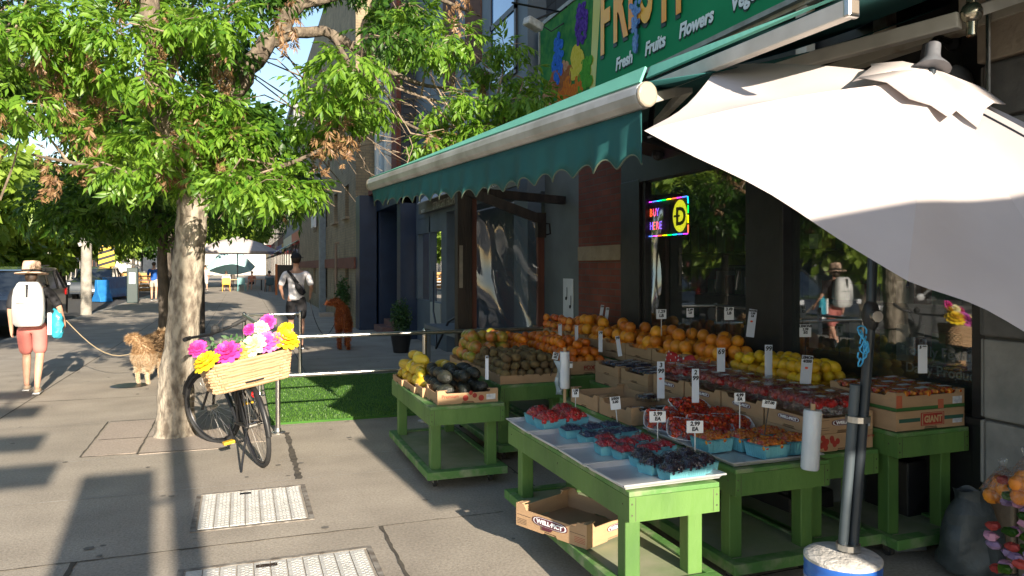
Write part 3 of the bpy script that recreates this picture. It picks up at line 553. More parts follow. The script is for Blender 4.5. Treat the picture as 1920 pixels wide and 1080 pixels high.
# plant pot & hose
pt=thing('potted_shrub','small dark conifer in a black pot by the bagel shop window','potted plant',(2.78,13.8,0))
m=MB(); m.lathe([(.14,0),(.2,.34),(.21,.36),(.17,.36),(.17,.30),(0,.30)],n=16); m.build('pot',BLACK,pt,smooth=True)
def leafball(name,par,c,rad,n,size,m_,seed,drop=.3):
    rs=np.random.RandomState(seed); d=rs.normal(size=(n,3)); d/=np.linalg.norm(d,axis=1)[:,None]; q=c+d*rad*(rs.rand(n,1)**.4)
    t1=rs.normal(size=(n,3)); t1[:,2]-=drop; t1/=np.linalg.norm(t1,axis=1)[:,None]; t2_=np.cross(t1,rs.normal(size=(n,3))); t2_/=np.linalg.norm(t2_,axis=1)[:,None]
    s_=size*rs.uniform(.6,1.3,(n,1)); V=np.stack([q,q+t1*s_*.5+t2_*s_*.22,q+t1*s_,q+t1*s_*.5-t2_*s_*.22],1).reshape(-1,3)
    me=bpy.data.meshes.new(name); me.from_pydata(V.tolist(),[],np.arange(n*4).reshape(-1,4).tolist()); me.materials.append(m_); o=bpy.data.objects.new(name,me); col.objects.link(o); o.parent=par; return o
leafball('foliage',pt,np.array([0,0,.66]),np.array([.20,.20,.34]),1300,.06,leafmat('conifer_leaf',(.015,.05,.012),(.05,.12,.025),.2),4)
m=MB(); m.tube([(3.45,14,1.5),(3.35,13.6,1.1),(3.2,13,.8),(3.05,12.2,.6),(2.9,11.6,.3),(3.0,11.2,.75),(3.1,10.8,.9)],.018,8); o=m.build('hose',BLACK,smooth=True); tag(o,'black hose looping down beside the navy door of the bagel shop','hose')
m=MB(); m.box(2.75,3.35,9.6,11.8,.62,.68); 
for x,y in ((2.8,9.7),(2.8,11.7),(3.3,9.7),(3.3,11.7)): m.box(x-.03,x+.03,y-.03,y+.03,0,.62)
o=m.build('bench',mat('grey_bench',(.15,.16,.17),rough=.7)); tag(o,'grey low bench behind the metal railing at the bagel shop','bench')
# ---------------------------------------------------------------- navy shopfront + brick building
nb=thing('navy_shopfront','narrow navy blue shopfront with an open dark doorway and red steps','shop',(3.0,18,0))
m=MB(); m.box(3.25,3.8,16.21,16.6,0,3.4); m.box(3.25,3.8,18.9,19.65,0,3.4); m.box(2.77,3.2,19.0,19.65,0,3.4); m.box(3.2,3.8,16.21,19.65,3.0,3.6); bl('front',m,NAVY,nb)
m=MB(); m.box(3.9,4.0,16.2,19.6,0,3.4); bl('doorway',m,BLACK,nb)
m=MB(); m.box(3.1,3.8,17.6,18.8,0,.16); m.box(3.35,3.8,17.6,18.8,.16,.3); bl('steps',m,mat('red_stone',(.22,.11,.09),(.16,.09,.08),scale=9,rough=.8),nb)
m=MB(); m.box(3.3,3.8,16.2,19.65,3.6,9); bl('upper_wall',m,BRICKD,nb)
m=MB(); m.box(3.15,3.3,17.4,17.62,3.7,6.2); m.box(3.15,3.3,18.75,19.0,3.7,6.2); m.box(3.15,3.3,17.4,19.0,6.0,6.3); m.box(3.1,3.3,17.3,19.1,3.6,3.75); m.box(3.15,3.3,17.62,18.75,4.75,4.85); bl('bay_window_frame',m,mat('white_frame',(.72,.72,.68),(.6,.6,.57),scale=5,rough=.6),nb)
m=MB(); m.box(3.22,3.25,17.62,18.75,3.75,6.0); bl('bay_window_pane',m,mat('painted_pale_sky',(.35,.50,.60),(.5,.62,.7),scale=2,rough=.1),nb)  # pale sky painted into the pane colour
m=MB(); m.box(3.2,3.3,16.4,17.0,3.6,9); bl('brick_column',m,BRICKR,nb)
m=MB(); m.box(3.0,3.25,17.35,19.05,3.4,3.6); bl('brick_sill',m,BRICKR,nb)
YB_=brick('yellow_brick',(.30,.24,.15),(.36,.29,.18),(.20,.17,.13)); bb=thing('yellow_brick_building','yellow brick side building with a red stone band and small dark windows','building',(2.77,25,0))
m=MB()
ys=[19.66,20.3,21.1,22.2,23.0,25.4,26.2,28,29,31.5,32.3,36]
z0,z1=.55,1.45
m.box(2.77,8,19.66,40,1.55,3.0); m.box(2.77,8,19.66,40,3.9,11); m.box(2.77,8,19.66,40,0,.5)
for a_,b_ in ((19.66,21.0),(21.8,23.6),(24.6,26.6),(27.4,31),(32,40)): m.box(2.77,3.3,a_,b_,.5,1.55); m.box(2.77,3.3,a_,b_,3.0,3.9)
bl('wall',m,YB_,bb)
m=MB(); m.box(2.72,2.9,19.66,40,1.55,1.85); m.box(2.74,2.9,28.6,29.2,0,9); bl('red_stone_band',m,mat('red_band',(.20,.075,.045),(.15,.06,.04),scale=6,rough=.85),bb)
for a_,b_ in ((21.0,21.8),(23.6,24.6),(26.6,27.4),(31,32)):
    m=MB(); m.box(2.95,3.0,a_,b_,.5,1.55); m.box(2.95,3.0,a_,b_,3.0,3.9); bl('window',m,BLACK,bb)
m=MB(); m.box(2.66,2.78,23.5,24.7,2.93,3.0); m.box(2.66,2.78,20.9,21.9,2.93,3.0); bl('sill',m,STONE,bb)
dp=MB(); dp.box(2.55,2.76,27.0,27.35,0,5.2); o=dp.build('drainpipe',mat('grey_pipe',(.18,.22,.24),(.13,.16,.18),scale=5,rough=.5)); tag(o,'thick grey blue vertical pipe up the yellow brick wall','pipe')
m=MB(); m.tube([(2.7,22.6,2.3),(2.6,22.6,2.3),(2.6,22.6,1.2),(2.6,22.4,.8),(2.6,22.4,.5)],.04,8); o=m.build('gas_pipe',mat('rust_pipe',(.25,.18,.13),rough=.7)); tag(o,'rusty thin pipe running down the yellow brick wall by the red dog','pipe')
m=MB(); m.box(2.3,2.75,24.4,24.9,0,.12); o=m.build('concrete_block',CONC2); tag(o,'small pale concrete block at the foot of the yellow brick wall','block')
sh=thing('garden_shrub','dark upright shrub growing against the wall behind the red dog','shrub',(2.55,20.6,0)); leafball('foliage',sh,np.array([0,0,.75]),np.array([.18,.25,.62]),800,.10,MATS['conifer_leaf'],9)
lt=thing('wall_light','small white lamp on top of the thick pipe','light fitting',(2.5,27.1,4.0)); m=MB(); m.box(-.25,.1,-.1,.1,-.15,.12); m.build('housing',WHITE,lt,bevel=.02); m=MB(); m.box(-.1,.1,-.02,.02,.12,.35); m.build('bracket',DARKMET,lt)
m=MB(); m.box(2.6,2.7,30,31.1,3.15,3.6); o=m.build('wall_plaque',WHITE); tag(o,'blank white sign board fixed on the yellow brick building','sign')
# ---------------------------------------------------------------- carts
def cart(lab,x0,x1,y0,y1,top,shelf,casters=True,leg=.075,group=None,ap=.11,sideover=.02):
    t=thing('produce_cart',lab,'cart',((x0+x1)/2,(y0+y1)/2,0),0,'green wooden produce carts'); cx,cy_=t.location[0],t.location[1]; X=(x1-x0)/2; Y=(y1-y0)/2
    m=MB(); m.box(-X,X,-Y,Y,top-.022,top); m.build('top',GREEN_T,t,bevel=.003)
    m=MB(); a=top-.0225; m.box(-X,-X+.025,-Y+.026,Y-.026,a-ap,a); m.box(X-.025,X,-Y+.026,Y-.026,a-ap,a); m.box(-X,X,-Y,-Y+.025,a-ap,a); m.box(-X,X,Y-.025,Y,a-ap,a); m.mi(1)
    for i in (-1,1):
        m.box(i*(X-.032)-.0012,i*(X-.032)+.0012,-Y-.0006,-Y+.002,a-ap+.004,a-.004)
        for zz in (a-ap*.28,a-ap*.72): m.cyl((i*(X-.014),-Y-.0012,zz),(i*(X-.014),-Y+.001,zz),.0042,8)
        for yy in (-Y+.06,Y-.06,0): m.cyl((i*(X+.0012),yy,a-ap*.4),(i*(X-.001),yy,a-ap*.4),.0042,8)
    m.build('apron',[GREEN,JOINT],t)
    base=.085 if casters else 0
    for i in (-1,1):
        for j in (-1,1):
            m=MB(); lx=i*(X-.03-leg/2); ly=j*(Y-.03-leg/2-(.06 if casters else 0)); m.box(lx-leg/2,lx+leg/2,ly-leg/2,ly+leg/2,base+.03 if shelf<.18 else base,a-.002 if False else a-.001); m.build('leg',GREEN,t,bevel=.005)
            if casters:
                c=MB(); c.box(lx-.03,lx+.03,ly-.03,ly+.03,base-.008,base); c.box(lx-.018,lx-.013,ly-.02,ly+.02,.03,base-.008); c.box(lx+.013,lx+.018,ly-.02,ly+.02,.03,base-.008); k=c.build('caster',STEEL,t)
                c=MB(); c.cyl((lx-.012,ly,.032),(lx+.012,ly,.032),.032,14); c.build('wheel',RUBBER,k,smooth=True)
    m=MB(); e=.02; m.box(-X-e,X+e,-Y-e,-Y+.055,shelf-.055,shelf); m.box(-X-e,X+e,Y-.055,Y+e,shelf-.055,shelf); m.box(-X-e,-X+.03,-Y+.057,Y-.057,shelf-.055,shelf-.001); m.box(X-.03,X+e,-Y+.057,Y-.057,shelf-.055,shelf-.001); m.build('shelf_frame',GREEN_T,t,bevel=.004)
    m=MB(); m.box(-X+.035,X-.035,-Y+.06,Y-.06,shelf-.03,shelf-.012); m.build('shelf_board',SHELF,t)
    return t
C0=cart('low green cart in front holding metal trays of berries in blue baskets',1.57,2.03,2.86,4.42,.625,.20)
C1=cart('green cart with yellow mangoes and avocados at the left end of the display',1.25,1.81,5.18,6.62,.60,.14)
C2=cart('green cart carrying the kiwis, behind the avocado cart',1.98,2.58,5.76,7.3,.63,.14)
C3=cart('green cart under the carton of mandarins beside the brick pier',2.66,3.2,6.05,7.9,.63,.14)
C4=cart('long green cart against the windows under the heaped oranges',3.30,3.80,4.75,8.6,.72,.14)
C5=cart('green cart behind the front one, with grape tomatoes and a bag roll at its end',2.28,2.86,3.08,5.25,.60,.14)
C6=cart('green cart stacked with strawberry cartons behind the umbrella pole',2.87,3.28,3.17,4.9,.60,.14)
C7=cart('tall green cart with boxed cherry tomatoes at the far right by the stone pier',3.30,3.82,3.06,4.6,.705,.14)
# ---------------------------------------------------------------- cartons
def carton(lab,x,y,z,w_,d,h,rz=0,mt=None,inner=None,notch=True,group=None,closed=False,mark=None,label_patch=True,open_in=.012):
    t=thing('carton',lab,'carton',(x,y,z+.002),rz,group); T=.006; X=w_/2; Y=d/2; mt=mt or CARD; hc=h; hm=h*(.78 if notch else 1)
    def wall(f,L):   # profile along a wall with raised corners and a hand hole cut into its upper edge
        c=min(.09,L*.22); pr=[(-L,0),(-.05,0),(-.042,.014),(.042,.014),(.05,0),(L,0),(L,hc),(L-c,hc),(L-c-.018,hm),(.0,hm),(-L+c+.018,hm),(-L+c,hc),(-L,hc)]
        m.prism(pr,lambda a,b:f(a,b,0),lambda a,b:f(a,b,T))
    m=MB()
    wall(lambda a,b,q:Vector((a,-Y+q,b)),X); wall(lambda a,b,q:Vector((a,Y-q,b)),X)
    wall(lambda a,b,q:Vector((-X+q,a,b)),Y-T); wall(lambda a,b,q:Vector((X-q,a,b)),Y-T)
    m.mi(1); m.box(-X+T,X-T,-Y+T,Y-T,.002,.008)
    if closed: m.box(-X+T,X-T,-Y+T,Y-T,h*.7,h*.72)
    m.mi(0)
    for i in (-1,1):
        for j in (-1,1): m.box(i*(X-.045)-.03,i*(X-.045)+.03,j*(Y-.02)-.012,j*(Y-.02)+.012,hc-.005,hc)
    m.build('carton_body',[mt,inner or CARDIN],t)
    if label_patch:
        m=MB(); m.box(X-.09,X-.02,-Y-.0015,-Y-.0005,h*.2,h*.6); m.build('paper_sticker',LABEL,t)
    if mark:
        s_,mk,size,face=mark
        if 'S' in face: text(s_,size,(-len(s_)*size*.28,-Y-.003,h*.35),FACE_S,mk,t,sx=.8,bold=.002,ex=.0006)
        if 'W' in face: text(s_,size,(-X-.003,len(s_)*size*.28,h*.35),FACE_W,mk,t,sx=.8,bold=.002,ex=.0006)
    return t
def oval_badge(t,txt,face,cx,cz,w_,h,off):
    f=(lambda a,b,q:Vector((a,-off-q,b))) if face=='S' else (lambda a,b,q:Vector((-off-q,-a,b)))
    for k,(g,mm,q) in enumerate(((1,INK,.001),(.93,WHITE,.0018),(.86,INK,.0026))):
        m=MB(); n=28; pr=[]
        for i in range(n):
            a=2*math.pi*i/n; ca,sa=math.cos(a),math.sin(a); pr.append((cx+w_*g*abs(ca)**.5*(1 if ca>0 else -1),cz+h*(g if k==0 else g-.04)*abs(sa)**.8*(1 if sa>0 else -1)))
        m.prism(pr,lambda a,b:f(a,b,0),lambda a,b:f(a,b,q)); m.build('badge',mm,t)
    s_=h*1.25; text(txt,s_,f(cx,cz-h*.42,.0032),FACE_S if face=='S' else FACE_W,WHITE,t,sx=2*w_*.84/(len(txt)*s_*.62),bold=.0015,align='CENTER',ex=.0006)
def lines(t,face,x0,x1,z,off,n=1,g=.012,mm=None,th=.0018):
    m=MB()
    for k in range(n):
        zz=z-k*g
        if face=='S': m.box(x0,x1,-off-.0012,-off-.0004,zz,zz+th)
        else: m.box(-off-.0012,-off-.0004,-x1,-x0,zz,zz+th)
    m.build('printed_lines',mm or INKB,t)
# empty carton on the front cart's shelf
t=carton('empty strawberry carton lying on the front cart lower shelf',1.69,3.66,.199,.42,.50,.12,R(24),group=None)
oval_badge(t,'WELL·PICT','W',0,.062,.125,.024,.212); text('BERRIES',.02,(-.216,.05,.026),FACE_W,INK,t,bold=.002,ex=.0005); lines(t,'W',-.24,-.14,.062,.21,1); lines(t,'W',.14,.24,.062,.21,1); lines(t,'W',-.24,-.17,.04,.21,4,.008); lines(t,'W',.17,.24,.045,.21,4,.008,INKR)
oval_badge(t,'WELL·PICT','S',.03,.06,.08,.016,.252)
# ---------------------------------------------------------------- fruit prototypes
def dimple_ball(sx,sy,sz,n=14,noise=.0,tip=0):
    m=MB(); prof=[]
    k=10
    for i in range(k+1):
        a=math.pi*i/k; r=math.sin(a); z=-math.cos(a); z*=1-.10*math.exp(-(r/.25)**2)*(1 if not tip else -tip); prof.append((r*sx,z*sz))
    prof[0]=(0,prof[0][1]); prof[-1]=(0,prof[-1][1]); m.lathe(prof,n=n); 
    m.v=[(x,y*sy/sx,z) for x,y,z in m.v]; return m
def fruit_mat(name,c,c2,rough=.42,scale=6,bump=.12,bs=120,inst=.25):
    m=mat(name,c,c2,scale=scale,rough=rough,bump=bump,bscale=bs,sub=.08); n=m.node_tree; b=n.nodes['Principled BSDF']; src=b.inputs['Base Color'].links[0].from_socket
    oi=n.nodes.new('ShaderNodeObjectInfo'); hs=n.nodes.new('ShaderNodeHueSaturation'); mr=n.nodes.new('ShaderNodeMapRange'); mr.inputs[3].default_value=1-inst; mr.inputs[4].default_value=1+inst*.6
    n.links.new(oi.outputs['Random'],mr.inputs[0]); n.links.new(mr.outputs[0],hs.inputs['Value']); mr2=n.nodes.new('ShaderNodeMapRange'); mr2.inputs[3].default_value=.488; mr2.inputs[4].default_value=.512; n.links.new(oi.outputs['Random'],mr2.inputs[0]); n.links.new(mr2.outputs[0],hs.inputs['Hue'])
    n.links.new(src,hs.inputs['Color']); n.links.new(hs.outputs[0],b.inputs['Base Color']); return m
F_OR=fruit_mat('orange_skin',(.72,.23,.015),(.80,.32,.03)); F_MA=fruit_mat('mandarin_skin',(.75,.17,.012),(.80,.25,.02)); F_LE=fruit_mat('lemon_skin',(.74,.42,.015),(.80,.52,.03)); F_KI=fruit_mat('kiwi_skin',(.115,.075,.03),(.19,.13,.055),rough=.9,scale=20); F_MG=fruit_mat('mango_skin',(.70,.44,.02),(.60,.48,.06),scale=4,rough=.35)
F_MR=fruit_mat('mango_blush',(.22,.30,.03),(.62,.20,.05),scale=7,rough=.35); F_AV=fruit_mat('avocado_skin',(.012,.014,.012),(.03,.032,.022),rough=.45,scale=20,bump=.6,bs=60); F_PE=fruit_mat('nectarine_skin',(.70,.13,.03),(.80,.32,.05),scale=8,rough=.35)
PROTO={}
def fruit(kind,lab,group,p,rot=None,sc_=1):
    if kind not in PROTO:
        spec={'orange':(.057,.057,.054,F_OR,0),'mandarin':(.048,.048,.039,F_MA,0),'lemon':(.040,.040,.053,F_LE,.9),'kiwi':(.035,.035,.045,F_KI,0),'mango':(.040,.047,.085,F_MG,0),'blush_mango':(.052,.058,.070,F_MR,0),'avocado':(.046,.046,.070,F_AV,.5),'nectarine':(.046,.046,.043,F_PE,0)}[kind]
        o=dimple_ball(spec[0],spec[1],spec[2],tip=spec[4]).build(kind,spec[3],None,smooth=True)
        me=o.data; bpy.data.objects.remove(o); PROTO[kind]=me
    o=bpy.data.objects.new(kind,PROTO[kind]); col.objects.link(o); o.location=p; o.rotation_euler=rot or (rnd.uniform(0,6),rnd.uniform(0,6),rnd.uniform(0,6)); o.scale=(sc_,)*3
    tag(o,lab,kind.replace('_',' '),group); return o
def pile(kind,lab,group,x0,x1,y0,y1,z,step,peak,rows=None,lay=False,layers=3,sc_=1.,zs=None):
    zs=zs or step*.78
    for l in range(layers):
        ins=l*step*.5*peak
        ny=max(1,int((y1-y0-2*ins)/step)); nx=max(1,int((x1-x0-2*ins*.8)/step))
        for i in range(ny):
            for j in range(nx):
                if l==layers-1 and rnd.random()<.25: continue
                p=Vector((x0+ins*.8+(j+.5)*(x1-x0-2*ins*.8)/nx+rnd.uniform(-.15,.15)*step,y0+ins+(i+.5)*(y1-y0-2*ins)/ny+rnd.uniform(-.15,.15)*step,z+step*.5+l*zs+rnd.uniform(-.1,.1)*step))
                if l<layers-1 and 0<i<ny-1 and 0<j<nx-1 and layers>2 and l<layers-2: continue
                r=None
                if lay: r=(R(90)+rnd.uniform(-.35,.35),rnd.uniform(-.3,.3),rnd.uniform(-.9,.9))
                fruit(kind,lab,group,p,r,sc_*rnd.uniform(.92,1.08))
# C4: cartons in a row under the oranges, stacked two high
ys=[4.95,5.42,5.89,6.36,6.83,7.30,7.77,8.24]
DOT=mat('red_dotted_wrap',(.50,.02,.02),rough=.6)
for i,y in enumerate(ys):
    carton('lower orange carton number %s along the window row'%('one two three four five six seven eight'.split()[i]) if False else ('plain brown carton under the oranges, %s'%(['nearest the camera','second from the near end','third from the near end','fourth from the near end','fourth from the far end','third from the far end','second from the far end','at the far end'][i])),3.55,y,.725,.46,.455,.06,notch=False,label_patch=False,group='cartons under the heaped oranges')
    t=carton('brown carton holding %s'%(['the nearest oranges behind the red dotted wrap','oranges right of the middle','oranges behind the lettuce tag','oranges at mid row','oranges left of the middle','oranges near the brick pier','peaches near the vinyl sheet','the farthest sunlit peaches'][i]),3.55,y,.79,.46,.455,.10,group='cartons under the heaped oranges',label_patch=i%2==0)
for i,y in enumerate(ys):
    k='orange' if i<6 else 'nectarine'
    pile(k,('orange in the heap by the shop windows' if k=='orange' else 'sunlit red orange peach at the far end of the window row'),('oranges heaped along the windows' if k=='orange' else 'peaches in the sun at the far end'),3.345,3.76,y-.23,y+.23,.79,.112 if k=='orange' else .092,.75,layers=3)
# red dotted tissue wrap
m=MB(); vs=[]
for i in range(21):
    for j in range(6):
        s_=i/20; q=j/5; vs.append((3.30-.02*math.sin(q*3)-.012*math.sin(s_*20),5.36-s_*.62,.74+.15*q+.02*math.sin(s_*14)*q))
m.add(vs,[(i*6+j,i*6+j+1,(i+1)*6+j+1,(i+1)*6+j) for i in range(20) for j in range(5)]); ob=m.build('tissue_wrap',DOT,None,smooth=True,solid=.002); tag(ob,'red tissue wrap with white dots hanging over the front of the orange cartons','tissue wrap')
m=MB()
for i in range(70):
    s_=rnd.random(); q=rnd.random(); x=3.30-.02*math.sin(q*3)-.012*math.sin(s_*20)-.006; y=5.36-s_*.62; z=.74+.15*q+.02*math.sin(s_*14)*q
    m.add([(x,y+.007*math.cos(a*1.047),z+.009*math.sin(a*1.047)) for a in range(6)],[tuple(range(6))])
m.build('white_dots',WHITE,ob)
# C3 mandarins
for i,(y,lb) in enumerate(((6.32,'brown lettuce carton marked FOXY turned on its side face, in front of the mandarins'),(6.80,'brown carton holding the near mandarins'),(7.28,'brown carton holding the far mandarins'))):
    t=carton(lb,2.93,y,.633,.50,.46,.12 if i else .115,group=None,notch=i>0)
    if i==0: text('FOXY',.05,(-.05,-.235,.04),FACE_S,INKR,t,sx=1.1,bold=.001); lines(t,'S',-.05,.09,.03,.23,1,mm=INKR)
pile('mandarin','mandarin in the pile beside the white bag roll','mandarins piled near the kiwi cart',2.70,3.16,6.20,7.50,.69,.092,.8,layers=3)
# C2 kiwis + blush mangoes
m=MB(); m.box(1.99,2.56,5.80,6.60,.632,.70); o=m.build('kiwi_carton',CARD,None); tag(o,'shallow open carton under the heap of kiwis','carton')
pile('kiwi','kiwi in the brown heap','kiwis heaped behind the avocados',2.0,2.55,5.80,6.62,.675,.074,.8,layers=3)
carton('shallow carton of red and green mangoes behind the kiwis',2.22,6.95,.632,.56,.50,.09)
pile('blush_mango','red and green mango behind the kiwis','red and green mangoes',1.98,2.46,6.64,7.30,.69,.112,.7,layers=3)
pile('mandarin','mandarin at the far back beside the red and green mangoes','mandarins behind the mangoes',2.46,2.66,6.7,7.6,.70,.092,.4,layers=3)
# C1 mangoes, avocados
for i,(x,y,lb) in enumerate(((1.40,6.37,'open tray of pale yellow mangoes at the outer corner of the left cart'),(1.42,5.98,'open tray of yellow mangoes next to the avocados'))): carton(lb,x,y,.60,.30,.38,.05,notch=False,label_patch=False)
pile('mango','yellow mango on the left cart','yellow mangoes on the left cart',1.27,1.56,5.80,6.58,.62,.10,.7,lay=True,layers=3)
pile('mango','yellow mango behind the avocados on the left cart','yellow mangoes behind the avocados',1.57,1.80,5.98,6.55,.61,.10,.5,lay=True,layers=2)
t=carton('avocado carton with red tomato print at the near end of the left cart',1.55,5.42,.60,.46,.36,.10,group=None)
text('Premium',.035,(-.20,-.183,.045),FACE_S,INKR,t,ex=.0005)
m=MB()
for cx_,cz_,r_ in ((-.02,.04,.022),(.05,.055,.018),(.10,.035,.022),(.02,.075,.015)): m.ball((cx_,-.182,cz_),r_,12,(1,.06,1))
m.build('printed_tomatoes',INKR,t)
t=carton('shallow carton of avocados behind the tomato printed one',1.52,5.72,.60,.46,.26,.07,notch=False,label_patch=False)
pile('avocado','dark green avocado heaped on the left cart','avocados on the left cart',1.33,1.76,5.27,5.88,.64,.11,.4,lay=True,layers=2)
# ---------------------------------------------------------------- berry baskets
BERRY=[mat('blackberry',(.012,.008,.014),(.03,.015,.03),scale=40,rough=.3),mat('blueberry',(.02,.03,.07),(.05,.06,.12),scale=40,rough=.45),mat('raspberry',(.42,.02,.03),(.30,.01,.02),scale=40,rough=.4),mat('strawberry',(.50,.025,.02),(.38,.015,.015),scale=60,rough=.3),mat('cherry_tomato',(.50,.02,.012),(.66,.10,.02),scale=1,rough=.22,island=True),mat('grape_tomato_mix',(.52,.03,.015),(.72,.30,.03),rough=.22,island=True)]
def berries(t,X,Y,z0,hump,kind,r,n,name='berries'):
    m=MB()
    for k in range(n):
        a,b=rnd.uniform(-1,1),rnd.uniform(-1,1); m.ball((a*X,b*Y,z0+hump*(1-a*a)*(1-b*b)+rnd.uniform(-.3,.3)*r),r*rnd.uniform(.85,1.15),6,(1,rnd.uniform(.8,1.2),rnd.uniform(.8,1.1)),noise=.03)
    return m.build(name,BERRY[kind],t,smooth=True)
def film(t,X,Y,z0,hump,mt,nx=7,name='plastic_wrap',cr=.004):
    m=MB(); vs=[]
    for i in range(nx+1):
        for j in range(nx+1):
            a=-1+2*i/nx; b=-1+2*j/nx; vs.append((a*X,b*Y,z0+hump*(1-a**4)*(1-b**4)+rnd.uniform(-cr,cr)))
    m.add(vs,[(i*(nx+1)+j,(i+1)*(nx+1)+j,(i+1)*(nx+1)+j+1,i*(nx+1)+j+1) for i in range(nx) for j in range(nx)]); return m.build(name,mt,t,smooth=False)
def basket_proto(kind,X=.052,Y=.050,h=.048,hump=.02,r=.010,n=70):
    t=thing('berry_basket','x','basket'); m=MB(); n_=9
    def side(f):
        for i in range(n_):
            a=-1+2*i/n_; b=-1+2*(i+.86)/n_; m.add([f(a,0),f(b,0),f(b,h),f(a,h)],[(0,1,2,3)])
        m.add([f(-1,h-.008),f(1,h-.008),f(1,h),f(-1,h)],[(0,1,2,3)])
    k=.86
    side(lambda a,z:Vector((a*X*(k+(1-k)*z/h),-Y*(k+(1-k)*z/h),z))); side(lambda a,z:Vector((-a*X*(k+(1-k)*z/h),Y*(k+(1-k)*z/h),z)))
    side(lambda a,z:Vector((-X*(k+(1-k)*z/h),-a*Y*(k+(1-k)*z/h),z))); side(lambda a,z:Vector((X*(k+(1-k)*z/h),a*Y*(k+(1-k)*z/h),z)))
    m.box(-X*.85,X*.85,-Y*.85,Y*.85,0,.003); 
    m.box(-X*.84,X*.84,-Y*.84,Y*.84,.004,h*.75)
    m.build('basket_body',TEAL,t,solid=.0015); berries(t,X*.86,Y*.86,h*.9,hump,kind,r,n); film(t,X*1.02,Y*1.02,h*.9,hump+.016,CLEAR,8); return t
TRAYS=[]
def tray(lab,x,y,z,X,Y,rz=0,group='metal trays on the front cart'):
    t=thing('metal_tray',lab,'tray',(x,y,z),rz,group); m=MB(); h=.022; T=.008
    m.box(-X+.02,X-.02,-Y+.02,Y-.02,0.001,.003)
    m.add([(-X+.02,-Y+.02,.003),(X-.02,-Y+.02,.003),(X-.02,Y-.02,.003),(-X+.02,Y-.02,.003),(-X+.006,-Y+.006,h),(X-.006,-Y+.006,h),(X-.006,Y-.006,h),(-X+.006,Y-.006,h)],[(0,1,5,4),(1,2,6,5),(2,3,7,6),(3,0,4,7)])
    rim=[(-X,-Y,h),(X,-Y,h),(X,Y,h),(-X,Y,h)]
    m.tube(rim+[rim[0]],.0045,6,cap=False); m.build('tray_body',TRAYM,t,solid=0); return t
tz=.630
tn=['nearest tray on the front cart, under blackberry baskets','second tray from the near end, under raspberry baskets','third tray from the near end, under blueberry baskets','farthest tray on the front cart, under strawberry baskets']
for i in range(4): tray('metal '+tn[i],1.80+.0,3.05+.375*i,tz+.004+ (0),.265,.19,R(1.5*(-1)**i))
def spots(protos,lst,group,labf):
    for i,(x,y,z,rz) in enumerate(lst):
        p=protos; o=p if i==0 else dup(p); o.location=(x,y,z); o.rotation_euler=(rnd.uniform(-.04,.04),rnd.uniform(-.04,.04),rz); o['label']=labf(i,len(lst)); o['group']=group
zb_=tz+.009
def posname(i,n): 
    if n==1: return ''
    if i==0: return 'nearest the camera'
    if i==n-1: return 'farthest from the camera'
    return ['second','third','fourth','fifth','sixth','seventh'][i-1]+' from the near side'
bb_=basket_proto(0,hump=.028,r=.012,n=90); spots(bb_,[(1.83,2.93,zb_,.1),(1.94,2.95,zb_,-.05),(2.04,3.0,zb_,.15),(1.80,3.06,zb_,.25),(1.91,3.07,zb_,.05),(2.02,3.12,zb_,.1),(1.82,3.18,zb_,.0)],'blackberry baskets on the front cart',lambda i,n:'blue basket of blackberries under film, %s on the front cart'%posname(i,n))
bb_=basket_proto(2,hump=.018,r=.011,n=90); spots(bb_,[(1.80,3.32,zb_,.05),(1.92,3.30,zb_,.1),(1.76,3.45,zb_,-.05),(1.88,3.45,zb_,.1),(2.03,3.34,zb_,.1),(2.0,3.50,zb_,.1),(1.82,3.57,zb_,.0)],'raspberry baskets on the front cart',lambda i,n:'blue basket of raspberries, %s on the front cart'%posname(i,n))
bb_=basket_proto(1,X=.058,Y=.055,hump=.010,r=.009,n=110); spots(bb_,[(1.78,3.68,zb_,.05),(1.91,3.70,zb_,.1),(1.75,3.86,zb_,.0),(1.88,3.86,zb_,.12),(2.03,3.72,zb_,.1),(2.01,3.88,zb_,.1)],'blueberry baskets on the front cart',lambda i,n:'blue basket of blueberries, %s on the front cart'%posname(i,n))
bb_=basket_proto(3,X=.075,Y=.07,h=.06,hump=.038,r=.017,n=60); spots(bb_,[(1.72,4.10,zb_,.05),(1.88,4.12,zb_,.0),(1.72,4.26,zb_,.1),(1.89,4.28,zb_,.0)],'strawberry baskets on the front cart',lambda i,n:'blue basket heaped with strawberries, %s on the front cart'%posname(i,n))
# C5 front tray with cherry tomatoes in blue baskets
tray('wide metal tray under the blue tomato baskets at the end of the middle cart',2.56,3.33,.604,.28,.23,0,'metal trays on the middle cart')
bb_=basket_proto(5,X=.085,Y=.08,h=.072,hump=.022,r=.016,n=85); z5=.613
spots(bb_,[(2.57,3.21,z5,.1),(2.76,3.24,z5,-.1),(2.56,3.39,z5,.1),(2.38,3.42,z5,.05),(2.75,3.42,z5,.0)],'tomato baskets on the middle cart',lambda i,n:'blue basket of mixed tomatoes, %s on the middle cart'%posname(i,n))
tray('metal tray mostly hidden under white foam packs of strawberries',2.52,3.78,.604,.24,.2,0,'metal trays on the middle cart')
